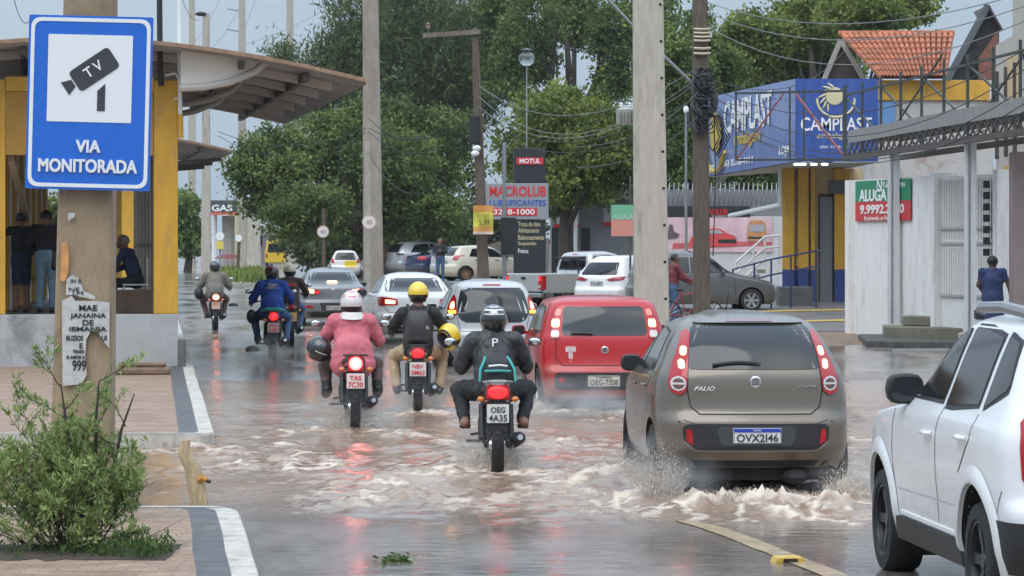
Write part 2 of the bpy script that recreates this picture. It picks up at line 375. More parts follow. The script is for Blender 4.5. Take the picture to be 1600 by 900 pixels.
# forecourt and parking apron on the right, rising away from the road
def fz(y): return .12 + .30 * min(1, max(0, (y - 72) / 20)) + .10 * min(1, max(0, (y - 92) / 40))
rows = []
for y in list(np.arange(71.5, 96, 1.5)) + [100, 110, 120, 132, 150, 170, 200]:
    xl = 6.3 - .12 * (y - 72) if y < 95 else max(3.54 - .2 * (y - 95), 3.54 - 6.2 - .11 * (y - 126))
    rows.append([(xl + (46 - xl) * (k / 10) ** 1.6, y, fz(y)) for k in range(11)])
b = MB().grid(rows); e = rows[0]
b.grid([[(p[0], p[1] - .002, p[2]) for p in e], [(p[0], p[1] - .03, -.4) for p in e]])
b.grid([[r_[0] for r_ in rows], [(r_[0][0] - .02, r_[0][1], -.4) for r_ in rows]])
tag(b.build('forecourt_pavement', M_fore, smooth=True), kind='structure')
b = MB()
for (pa, pb) in (((1205, 1340), 488), ((1228, 1300), 470)):
    pass
def fline(p0, p1, w):
    (x0, y0), (x1, y1) = p0, p1
    return [(x0, y0 - w, fz(y0 - w) + .012), (x1, y1 - w, fz(y1 - w) + .012), (x1, y1 + w, fz(y1 + w) + .012), (x0, y0 + w, fz(y0 + w) + .012)]
b.add(fline((6.4, 76.5), (9.6, 78.2), .45), [(0, 1, 2, 3)]); b.add(fline((6.3, 83), (9.0, 84.5), .4), [(0, 1, 2, 3)])
tag(b.build('forecourt_line', mat('yellow_floor_paint', (.50, .34, .06), .5, var=.2)), kind='structure')
# muddy verge between the flood and the forecourt
rows = []
for i in range(13):
    y = 63.5 + 8 * i / 12
    rows.append([(4.6 - .12 * (y - 64) + 8.5 * k / 10, y, .015 + .09 * i / 12 + .05 * noise.noise((k * .9, y * .5, 3)) - (.10 if k == 0 else 0)) for k in range(11)])
tag(MB().grid(rows).build('dirt_verge', M_dirt, smooth=True), kind='structure')
# painted lane line, worn, running under the flood
b = MB()
rows = []
for i in range(40):
    y = 15 + 11.5 * i / 39; x = 1.244 - .156 * (y - 24.88)
    rows.append([(x - .085 + .03 * noise.noise((y * 3, 0, 0)), y, float(road_z(np.array([y]), np.array([x]))[0]) + .006), (x + .085 + .03 * noise.noise((y * 3, 5, 0)), y, float(road_z(np.array([y]), np.array([x]))[0]) + .006)])
b.grid(rows); tag(b.build('lane_line', M_yline), kind='structure')
b = MB()
for y0 in range(150, 420, 18):
    b.add([(kx(140) + 2.9 - .105 * (y - 140) + dx, y, .01) for y, dx in ((y0, 0), (y0, .14), (y0 + 6, .14), (y0 + 6, 0))], [(0, 1, 2, 3)])
for y0 in range(84, 140, 14):
    b.add([(kx(y) + 3.1 + dx, y, .008) for y, dx in ((y0, 0), (y0, .12), (y0 + 5, .12), (y0 + 5, 0))], [(0, 1, 2, 3)])
tag(b.build('lane_dashes', M_wline), kind='structure')

# ---------------------------------------------------------------- flood water with waves
WHEELS = []       # (x, y, strength, radius) filled from the vehicles' places
def build_flood():
    xs = np.arange(-9.5, 11.5, .05); yy = [22.6]
    while yy[-1] < 60: yy.append(yy[-1] + .055 * (yy[-1] / 24) ** 1.3)
    yv = np.array(yy); XX, YY = np.meshgrid(xs, yv)
    YE = YY + 2.6 * fb(XX * .35 + 5, YY * .25 + 2, 4, .55) + .5 * fb(XX * 1.6, YY * .6 + 9, 3)
    fade = sstep(23.2, 25.9, YE) * (1 - sstep(47, 54, YE) * .75)
    hit = np.zeros_like(XX); hot = np.zeros_like(XX)
    for x, y, s, r in WHEELS:
        dx, dy = (XX - x - .05 * (YY - y)), (YY - y)
        d2 = (dx / r) ** 2 + (dy / (r * 2.2)) ** 2
        hit += s * np.exp(-d2 * .8)
        hot += s * np.exp(-(dx / (r * .42)) ** 2 - (dy / (r * .8)) ** 2)
        # the V of wake trailing back towards the camera
        back = np.clip(y - YY, 0, 7); arm = np.abs(np.abs(dx) - .18 - back * .30)
        hit += .75 * s * np.exp(-(arm / (.20 + .05 * back)) ** 2) * np.exp(-back / 3.0) * (YY < y)
    hit = np.clip(hit, 0, 1.25); hot = np.clip(hot, 0, 1.3)
    turb = sstep(26, 29, YY) * (1 - sstep(38, 46, YY)) * sstep(-6.5, -2.5, XX - .1 * (36 - YY) * 0) 
    n1 = fb(XX * 1.1, YY * .55, 4, .5); n2 = fb(XX * 5 + 40, YY * 3.0, 4, .6); n3 = fb(XX * 11 + 9, YY * 7, 3, .6)
    ridge = 1 - np.abs(fb(XX * 2.2 + 70, YY * 1.3 + 3, 4, .55)) * 2.2
    amp = .008 + .016 * turb + .034 * hit
    h = n1 * amp * 1.5 + n2 * (.003 + .005 * turb + .018 * hit) + np.clip(ridge, 0, 1) ** 2 * (.006 * turb + .030 * hit)
    n4 = fb(XX * 19 + 3, YY * 14 + 8, 3, .65)
    h += hot * (.02 + .15 * np.clip(n2 * .7 + n3 * 1.0 + n4 * .6 + .1, 0, 1) ** 1.3) + (n3 * .022 + n4 * .014) * hit
    h -= .02 * (1 - turb) * 0
    hump = np.exp(-((YY - 25.55 - .12 * fb(XX * 1.2, YY * 0 + 3, 2)) / .22) ** 2) * sstep(1.25, 1.6, XX) * sstep(2.95, 2.55, XX)
    h += hump * (.045 + .05 * np.clip(n3 * .7 + n4, -.3, 1))
    z = h * np.clip(fade + .12, 0, 1) - .028 - .03 * sstep(47, 53, YY) + .038 * sstep(26, 29, YY) * (1 - sstep(42, 47, YY))
    # foam sits on crests, around wheels and in wandering streaks
    streak = sstep(.22, .6, fb(XX * .9 + 11, YY * .5 + 8, 4, .6)) * turb
    lace = sstep(.45, .95, 1 - np.abs(fb(XX * 3.1 + 30, YY * 1.5 + 13, 5, .65)) * 2.6)
    foam = hit * (.08 + .70 * lace + .36 * sstep(.0, .5, n2 + n1 * .6)) + .60 * streak * lace + .30 * sstep(.55, .95, ridge) * lace * (turb * .7 + hit * .5) + .55 * sstep(.3, 1.0, hot)
    foam = np.clip(foam * fade + hump * (.12 + .5 * lace + .3 * np.clip(n3 + n4, 0, 1)), 0, .95)
    mud = sstep(22.8, 26.8, YE) * (1 - .75 * sstep(43, 52, YY + n1 * 3))
    m, k = XX.shape
    V = np.stack([XX, YY, z], -1).reshape(-1, 3)
    i = np.arange(m * k).reshape(m, k); Q = np.stack([i[:-1, :-1], i[:-1, 1:], i[1:, 1:], i[1:, :-1]], -1).reshape(-1, 4)
    me = bpy.data.meshes.new('flood_water')
    me.vertices.add(len(V)); me.vertices.foreach_set('co', V.ravel())
    me.loops.add(Q.size); me.loops.foreach_set('vertex_index', Q.ravel())
    me.polygons.add(len(Q)); me.polygons.foreach_set('loop_start', np.arange(0, Q.size, 4)); me.polygons.foreach_set('loop_total', np.full(len(Q), 4))
    me.polygons.foreach_set('use_smooth', np.ones(len(Q), bool))
    for nm, arr in (('foam', foam), ('mud', mud)):
        a = me.attributes.new(nm, 'FLOAT', 'POINT'); a.data.foreach_set('value', arr.astype(np.float32).ravel())
    me.update(calc_edges=True); me.materials.append(M_flood)
    tag(link('flood_water', me), kind='structure')

M_drop = mat('splash_water', (.55, .48, .41), .25, spec=.6)
def splash(px, py, pz, n, sx, sy, sz, vx=0., seed=1, label=None):
    """spray thrown up by a wheel: drops and torn beads of muddy water, too many to count"""
    g = random.Random(seed); b = MB()
    for i in range(n):
        a = g.uniform(-1, 1); t = g.random() ** 1.7
        hh = t * sz * (1 - .5 * a * a) * g.uniform(.5, 1)
        x = px + a * sx * (.35 + .65 * t) + vx * t; y = py + g.uniform(-1, 1) * sy; z = pz + hh
        r = g.uniform(.0018, .0056) * (1.6 - t) * (1.8 if g.random() < .06 else 1)
        d = Vector((g.gauss(0, 1), g.gauss(0, 1), g.gauss(0, 1))).normalized() * r
        e = d.orthogonal().normalized() * r * .7; f = d.cross(e).normalized() * r * .7
        st = Vector((a * .5, 0, 1)) * r * g.uniform(0, 3)
        c = Vector((x, y, z))
        b.add([c + d + st, c + e, c + f, c - e, c - f, c - d - st], [(0, 1, 2), (0, 2, 3), (0, 3, 4), (0, 4, 1), (5, 2, 1), (5, 3, 2), (5, 4, 3), (5, 1, 4)])
    o = b.build('water_splash', M_drop, smooth=True)
    return tag(o, label, 'splash', None, 'stuff')

# ---------------------------------------------------------------- trees
def leafmat(name, a, b_, tr=.35):
    m = mat(name, a, .55, spec=.25)
    n, l, b = nodes(m)
    at_ = N(n, 'ShaderNodeAttribute', attribute_name='hue')
    r = N(n, 'ShaderNodeValToRGB'); r.color_ramp.elements[0].color = (*a, 1); r.color_ramp.elements[1].color = (*b_, 1)
    l.new(at_.outputs['Fac'], r.inputs[0]); l.new(r.outputs[0], b.inputs['Base Color'])
    tl = N(n, 'ShaderNodeBsdfTranslucent'); l.new(r.outputs[0], tl.inputs[0])
    ms = N(n, 'ShaderNodeMixShader'); ms.inputs[0].default_value = tr
    l.new(b.outputs[0], ms.inputs[1]); l.new(tl.outputs[0], ms.inputs[2]); l.new(ms.outputs[0], n['Material Output'].inputs[0])
    return m
ML_dark = leafmat('dark_fine_foliage', (.042, .070, .025), (.16, .20, .075))
ML_mid = leafmat('mid_green_foliage', (.042, .076, .020), (.20, .26, .075))
ML_lite = leafmat('light_green_foliage', (.060, .10, .022), (.27, .31, .075))
ML_bush = leafmat('shrub_foliage', (.10, .15, .045), (.40, .48, .18))
M_bark = mat('tree_bark', (.06, .045, .035), .9, var=.35, vs=8, bump=.5, bs=14)

def leaf_mesh(name, C, D, L, Wd, hue, m, parent, bend=.25):
    """rhombic leaves: centre C, direction D, length L, width Wd"""
    k = len(C); g = nr
    up = g.normal(size=(k, 3)); up[:, 2] += .8
    S = np.cross(D, up); S /= np.linalg.norm(S, axis=1)[:, None] + 1e-9
    Nn = np.cross(S, D)
    Lh = L[:, None] / 2; Wh = Wd[:, None] / 2
    V = np.stack([C - D * Lh, C + S * Wh - Nn * Wh * bend, C + D * Lh, C - S * Wh - Nn * Wh * bend], 1).reshape(-1, 3)
    i = np.arange(k) * 4
    T = np.stack([i, i + 1, i + 2, i, i + 2, i + 3], 1).reshape(-1)
    me = bpy.data.meshes.new(name); me.vertices.add(k * 4); me.vertices.foreach_set('co', V.ravel())
    me.loops.add(len(T)); me.loops.foreach_set('vertex_index', T)
    me.polygons.add(k * 2); me.polygons.foreach_set('loop_start', np.arange(0, k * 6, 3)); me.polygons.foreach_set('loop_total', np.full(k * 2, 3))
    a = me.attributes.new('hue', 'FLOAT', 'POINT'); a.data.foreach_set('value', np.repeat(hue, 4).astype(np.float32))
    me.update(calc_edges=True); me.materials.append(m)
    return link(name, me, parent)

def tree(name, label, base, blobs, m, leaf=.3, n=9000, clump=.7, trunk_r=.25, droop=0., fine=False, group=None, trunk=True, per=26):
    """blobs: (cx, cy, cz, rx, ry, rz) relative to base"""
    root = empty(name, base, 0, label, 'tree', group)
    leaf *= .66; n = int(n * 2.0); per = int(per * 2.6); clump *= .82
    bl = np.array(blobs, float); vol = (bl[:, 3] * bl[:, 4] * bl[:, 5]) ** .67; vol /= vol.sum()
    nc = max(8, n // per)
    w = nr.choice(len(bl), nc, p=vol)
    d = nr.normal(size=(nc, 3)); d /= np.linalg.norm(d, axis=1)[:, None]
    rad = nr.random(nc) ** .38
    lump = 1 + .42 * np.array([noise.noise(Vector(q) * 2.3 + Vector((i_, 0, 0))) for q, i_ in zip(d.tolist(), w.tolist())])
    cc = bl[w, :3] + d * bl[w, 3:] * (rad * lump)[:, None]
    k = per; C = np.repeat(cc, k, 0) + nr.normal(size=(nc * k, 3)) * clump * np.array([.55, .55, .42 if not fine else .75])
    D = nr.normal(size=(nc * k, 3)); D[:, 2] -= droop
    D /= np.linalg.norm(D, axis=1)[:, None]
    ch = nr.random(nc)
    hue = np.clip(np.repeat(ch ** 1.4, k) * .85 + nr.random(nc * k) * .25, 0, 1)
    L = leaf * nr.uniform(.6, 1.3, nc * k); Wd = L * (nr.uniform(.14, .24, nc * k) if fine else nr.uniform(.45, .7, nc * k))
    leaf_mesh('crown', C, D, L, Wd, hue, m, root)
    if trunk:
        b = MB(); top = Vector(bl[:, :3].mean(0)); g = random.Random(len(label))
        tp = [Vector((0, 0, -.3)), Vector((g.uniform(-.2, .2), 0, top.z * .3)), Vector((top.x * .4, top.y * .3, top.z * .62)), top]
        b.tube(tp, [trunk_r * 1.25, trunk_r, trunk_r * .75, trunk_r * .3], 9)
        for q in bl:
            e = Vector(q[:3]) + Vector((0, 0, q[5] * .3)); s_ = tp[1].lerp(tp[2], g.uniform(.2, 1))
            mid = s_.lerp(e, .5) + Vector((0, 0, -.06 * (e - s_).length))
            b.tube([s_, mid, e], [trunk_r * .5, trunk_r * .3, trunk_r * .08], 6)
            for _ in range(3):
                f = Vector(q[:3]) + Vector((g.uniform(-1, 1) * q[3], g.uniform(-1, 1) * q[4], g.uniform(-.6, 1) * q[5])) * .8
                b.tube([mid, mid.lerp(f, .5) + Vector((0, 0, .2)), f], [trunk_r * .22, trunk_r * .14, trunk_r * .04], 5)
        b.build('trunk', M_bark, root, smooth=True)
    return root
def ptree(name, label, px, d, z0, ells, *a, **k):
    """blobs given where the photo shows them: (px, py, rx_px, ry_px, extra distance), each with its own depth"""
    s = F / d; bx = X(px, d)
    bl = []
    for (qx, qy, rx, ry, dd) in ells:
        D = d + dd; rr = rx * D / F
        bl.append((X(qx, D) - bx, dd, Z(qy, D) - z0, rr, max(1.2, rr * .9), ry * D / F))
    return tree(name, label, (bx, d, z0), bl, *a, **k)
# ---------------------------------------------------------------- people: one continuous surface each
def surface_nets(vol, org, h):
    ins = vol < 0; nx, ny, nz_ = vol.shape
    acc = np.zeros((nx - 1, ny - 1, nz_ - 1, 3)); cnt = np.zeros((nx - 1, ny - 1, nz_ - 1))
    for ax in range(3):
        o1, o2 = [a for a in range(3) if a != ax]
        sl = lambda a, lo, hi: tuple(slice(lo, hi) if i == ax else slice(None) for i in range(3))
        v0, v1 = vol[sl(ax, 0, -1)], vol[sl(ax, 1, None)]
        cr_ = (v0 < 0) != (v1 < 0); t = np.where(cr_, v0 / (v0 - v1 + 1e-12), 0)
        for a in (0, 1):
            for b in (0, 1):
                s_ = [None] * 3; s_[ax] = slice(None); s_[o1] = slice(a, vol.shape[o1] - 1 + a); s_[o2] = slice(b, vol.shape[o2] - 1 + b)
                c, tt = cr_[tuple(s_)], t[tuple(s_)]
                cnt += c; acc[..., ax] += tt * c; acc[..., o1] += a * c; acc[..., o2] += b * c
    act = cnt > 0; idx = -np.ones(act.shape, int); idx[act] = np.arange(act.sum())
    g = np.argwhere(act); V = (g + acc[act] / cnt[act][:, None]) * h + org
    Q = []
    for ax in range(3):
        o1, o2 = [(1, 2), (2, 0), (0, 1)][ax]
        sl0 = [slice(None)] * 3; sl0[ax] = slice(0, -1); sl1 = [slice(None)] * 3; sl1[ax] = slice(1, None)
        a_, b_ = ins[tuple(sl0)], ins[tuple(sl1)]
        e = np.argwhere(a_ != b_)
        e = e[(e[:, o1] > 0) & (e[:, o2] > 0) & (e[:, o1] < vol.shape[o1] - 1) & (e[:, o2] < vol.shape[o2] - 1)]
        flip = a_[tuple(e.T)]
        def at2(d1, d2): q = e.copy(); q[:, o1] -= d1; q[:, o2] -= d2; return idx[tuple(q.T)]
        q = np.stack([at2(1, 1), at2(0, 1), at2(0, 0), at2(1, 0)], 1); q[~flip] = q[~flip][:, ::-1]; Q.append(q)
    return V, np.concatenate(Q)
def flesh(name, segs, mats, parent, vox=.014, k=.03, wrinkle=.006, wf=9., extra=None):
    """segs: (p0, p1, r0, r1, material index[, flatten]) -- tapered limbs melted into one skin"""
    A = np.array([s[0] for s in segs], float); B = np.array([s[1] for s in segs], float)
    r0 = np.array([s[2] for s in segs]); r1 = np.array([s[3] for s in segs]); mi = np.array([s[4] for s in segs])
    lo = np.minimum(A, B).min(0) - r0.max() - .06; hi = np.maximum(A, B).max(0) + r0.max() + .06
    n = np.ceil((hi - lo) / vox).astype(int) + 1
    G = np.stack(np.meshgrid(*[lo[i] + np.arange(n[i]) * vox for i in range(3)], indexing='ij'), -1).astype(np.float32)
    def dist(P_, i):
        a, b = A[i].astype(np.float32), B[i].astype(np.float32); ab = b - a; L2 = max(float(ab @ ab), 1e-8)
        t = np.clip(((P_ - a) @ ab) / L2, 0, 1)
        q = P_ - a - t[..., None] * ab
        if len(segs[i]) > 5 and segs[i][5]:
            q = q / np.array(segs[i][5], np.float32)
        return np.sqrt((q * q).sum(-1)) - (r0[i] + (r1[i] - r0[i]) * t)
    vol = None
    for i in range(len(segs)):
        d = dist(G, i)
        if vol is None: vol = d
        else:
            h = np.clip(.5 + .5 * (vol - d) / k, 0, 1); vol = vol * (1 - h) + d * h - k * h * (1 - h)
    V, Q = surface_nets(vol, lo, vox)
    c = V[Q].mean(1); best = np.full(len(Q), 9.); m = np.zeros(len(Q), int)
    for i in range(len(segs)):
        d = dist(c, i); w = d < best; best[w] = d[w]; m[w] = mi[i]
    me = bpy.data.meshes.new(name); 
    VL = V.tolist(); QL = Q.tolist(); ML = m.tolist()
    if extra:
        for ev, ef, em in extra:
            o = len(VL); VL += ev; QL += [tuple(i + o for i in f) for f in ef]; ML += [em] * len(ef)
    me.from_pydata(VL, [], QL)
    for q in mats: me.materials.append(q)
    me.polygons.foreach_set('material_index', ML); me.polygons.foreach_set('use_smooth', [True] * len(me.polygons)); me.update()
    if wrinkle:
        nv = len(V); cl = np.zeros(len(VL), bool)
        for f, mm in zip(QL, ML):
            if mats[mm].get('cloth'): cl[list(f)] = True
        nn = np.empty(len(VL) * 3); me.vertices.foreach_get('normal', nn); nn = nn.reshape(-1, 3); W_ = np.array(VL)
        for i in np.nonzero(cl)[0]:
            p = Vector(W_[i]) ; q = Vector((p.x * wf, p.y * wf, p.z * wf * .75))
            W_[i] += nn[i] * wrinkle * (noise.noise(q) + .6 * (1 - 2 * abs(noise.noise(q * 1.9 + Vector((3, 1, 2))))))
        me.vertices.foreach_set('co', W_.ravel()); me.update()
    return link(name, me, parent)
def cloth(name, col, **k):
    m = mat(name, col, k.pop('rough', .8), var=k.pop('var', .18), vs=k.pop('vs', 12), bump=.25, bs=120, **k); m['cloth'] = 1; return m
def tubev(pts, r, n=6):
    b = MB(); b.tube(pts, r, n); return [list(v) for v in b.v], [list(f) for f in b.f]
def hand(wrist, fwd, side, down, grip=True, mi=0, s=1.):
    """palm plus five unequal, bent fingers; fwd: along the hand, side: towards the thumb, down: palm side"""
    w, f, t, d = Vector(wrist), Vector(fwd).normalized(), Vector(side).normalized(), Vector(down).normalized()
    segs = [(w, w + f * .075 * s, .026 * s, .034 * s, mi)]
    ex = []
    for i, (off, L) in enumerate(((.030, .070), (.010, .080), (-.010, .075), (-.030, .058))):
        b = w + f * .085 * s + t * off * s
        L *= s
        if grip: pts = [b - f * .02 * s, b + f * L * .40, b + f * L * .52 + d * L * .45, b + f * L * .25 + d * L * .75]
        else: pts = [b - f * .02 * s, b + f * L * .45 + d * L * .08, b + f * L * .78 + d * L * .26, b + f * L * .95 + d * L * .5]
        v, q = tubev(pts, [.0095 * s, .009 * s, .008 * s, .0065 * s]); ex.append((v, q, mi))
    b = w + f * .03 * s + t * .03 * s
    pts = [b - t * .015 * s, b + t * .022 * s + f * .025 * s, b + t * .028 * s + f * .055 * s + d * (.02 if grip else .008) * s]
    v, q = tubev(pts, [.0115 * s, .0105 * s, .008 * s]); ex.append((v, q, mi))
    return segs, ex
def helmet(parent, c, m, r=.145, yaw=0., visor=True, m2=None, stripes=None, name='helmet', pitch=0., lining=True):
    """full-face helmet: shell with a chin bar and neck opening, visor, rim"""
    c = Vector(c); M = Matrix.Rotation(yaw, 3, 'Z') @ Matrix.Rotation(pitch, 3, 'X')
    rows = []
    n, k = 28, 16
    for i in range(k + 1):
        t = R(-52) + R(142) * i / k; row = []
        for j in range(n):
            a = 2 * math.pi * j / n; q = Vector((.90 * math.cos(t) * math.cos(a), 1.08 * math.cos(t) * math.sin(a), 1.0 * math.sin(t)))
            if q.y > .25 and q.z < -.1: q.y *= 1.10; q.x *= .93
            if q.z < -.3: q.x *= .97
            row.append(c + M @ (q * r))
        rows.append(row)
    b = MB(); b.grid(rows, 0, True)
    b.grid([rows[0], [c + M @ ((M.transposed() @ (p - c)) * .82 + Vector((0, 0, -.02 * r))) for p in rows[0]], [c + M @ Vector((0, 0, -.45 * r))] * n], 1, True)
    if m2:                                             # a lower band of another colour
        for idx, f in enumerate(b.f):
            z = sum((M.transposed() @ (Vector(b.v[i]) - c)).z for i in f) / len(f) / r
            y = sum((M.transposed() @ (Vector(b.v[i]) - c)).y for i in f) / len(f) / r
            if z < m2[1] and b.m[idx] == 0: b.m[idx] = 2
    o = b.build(name, [m, M_black, m2[0] if m2 else m], parent, smooth=True, ang=60)
    if visor:
        rows = []
        for i in range(7):
            t = R(-16) + R(40) * i / 6
            rows.append([c + M @ (Vector((.93 * math.cos(t) * math.sin(a), 1.12 * math.cos(t) * math.cos(a), math.sin(t))) * r) for a in [R(-75) + R(150) * j / 14 for j in range(15)]])
        MB().grid(rows).build('visor', M_glass, o, smooth=True)
    rows = [[c + M @ ((Vector((.90 * math.cos(t) * math.cos(a), 1.08 * math.cos(t) * math.sin(a), math.sin(t)))) * r * s_) for a in [2 * math.pi * j / 28 for j in range(29)]] for t, s_ in ((R(-50), 1.0), (R(-47), 1.03), (R(-42), 1.03), (R(-39), 1.0))]
    MB().grid(rows).build('helmet_rim', M_black, o, smooth=True)
    for (a0, t0, a1, t1, w, mm) in (stripes or []):    # printed bands, on the surface
        rows = []
        for i in range(13):
            a = R(a0 + (a1 - a0) * i / 12); t = R(t0 + (t1 - t0) * i / 12)
            rr_ = []
            for q in (-w / 2, 0, w / 2):
                tt = t + q if abs(a1 - a0) >= abs(t1 - t0) else t; aa = a if abs(a1 - a0) >= abs(t1 - t0) else a + q / max(.3, math.cos(t))
                rr_.append(c + M @ (Vector((.90 * math.cos(tt) * math.cos(aa), 1.08 * math.cos(tt) * math.sin(aa), math.sin(tt))) * r * 1.012))
            rows.append(rr_)
        MB().grid(rows).build('helmet_stripe', mm, o, smooth=True)
    return o

def rider_segs(hipz=.86, lean=.10, wide=1., sh=.20, elbow=(.34, .26, 1.08), grip=(.33, .50, 1.02), knee=(.25, .40, .74), foot=(.19, .14, .36), belly=.16, J=0, T=1, S=2, B=3, headz=.62, sleeve=1.0, hoodie=0.):
    p = Vector((0, -.06, hipz)); ch = Vector((0, lean * .55, hipz + .30)); nk = Vector((0, lean, hipz + .50)); hd = Vector((0, lean + .03, hipz + headz))
    s = [(p, p + Vector((0, 0, .10)), .165 * wide, .16 * wide, J, (1.12, .85, 1)), (p + Vector((0, 0, .05)), ch, belly * wide, .165 * wide, J, (1.1, .82, 1)), (ch, nk - Vector((0, .01, .06)), .165 * wide, .10 * wide, J, (1.12, .8, 1)),
         (nk - Vector((0, 0, .05)), hd, .062, .06, S), (hd, hd + Vector((0, .012, .05)), .098, .098, S), (hd + Vector((0, .07, -.03)), hd + Vector((0, .09, -.05)), .055, .045, S), (hd + Vector((0, .105, .0)), hd + Vector((0, .118, -.015)), .016, .018, S)]
    ex = []
    for q in (-1, 1):
        a = Vector((q * sh, lean * .85, hipz + .425)); e = Vector((q * elbow[0], elbow[1], elbow[2])); h = Vector((q * grip[0], grip[1], grip[2]))
        s += [(Vector((q * .06, lean * .9, hipz + .465)), a, .066 * wide, .074 * wide, J), (a, e, .078 * sleeve * wide, .060 * sleeve * wide, J), (e, e.lerp(h, .86), .058 * sleeve * wide, .042 * sleeve, J), (e.lerp(h, .8), h, .032, .028, S)]
        fw = (h - e).normalized()
        hs, hx = hand(h, Vector((0, 1, -.15)), Vector((-q, 0, 0)), Vector((0, -.1, -1)), True, S); s += hs; ex += hx
        hp = Vector((q * .10, -.03, hipz - .02)); k_ = Vector((q * knee[0], knee[1], knee[2])); f = Vector((q * foot[0], foot[1], foot[2]))
        s += [(hp, k_, .105 * wide, .075, T), (k_, k_.lerp(f, .93), .07, .052, T), (k_.lerp(f, .9), f, .045, .042, S if B == S else B), (f - Vector((0, .06, .03)), f + Vector((q * .01, .15, -.045)), .046, .036, B), ]
    if hoodie: s += [(Vector((-.09, lean - .09, hipz + .43)), Vector((.09, lean - .09, hipz + .43)), .075, .075, J), (Vector((0, lean - .10, hipz + .40)), Vector((0, lean - .12, hipz + .30)), .085, .05, J)]
    return s, ex, hd

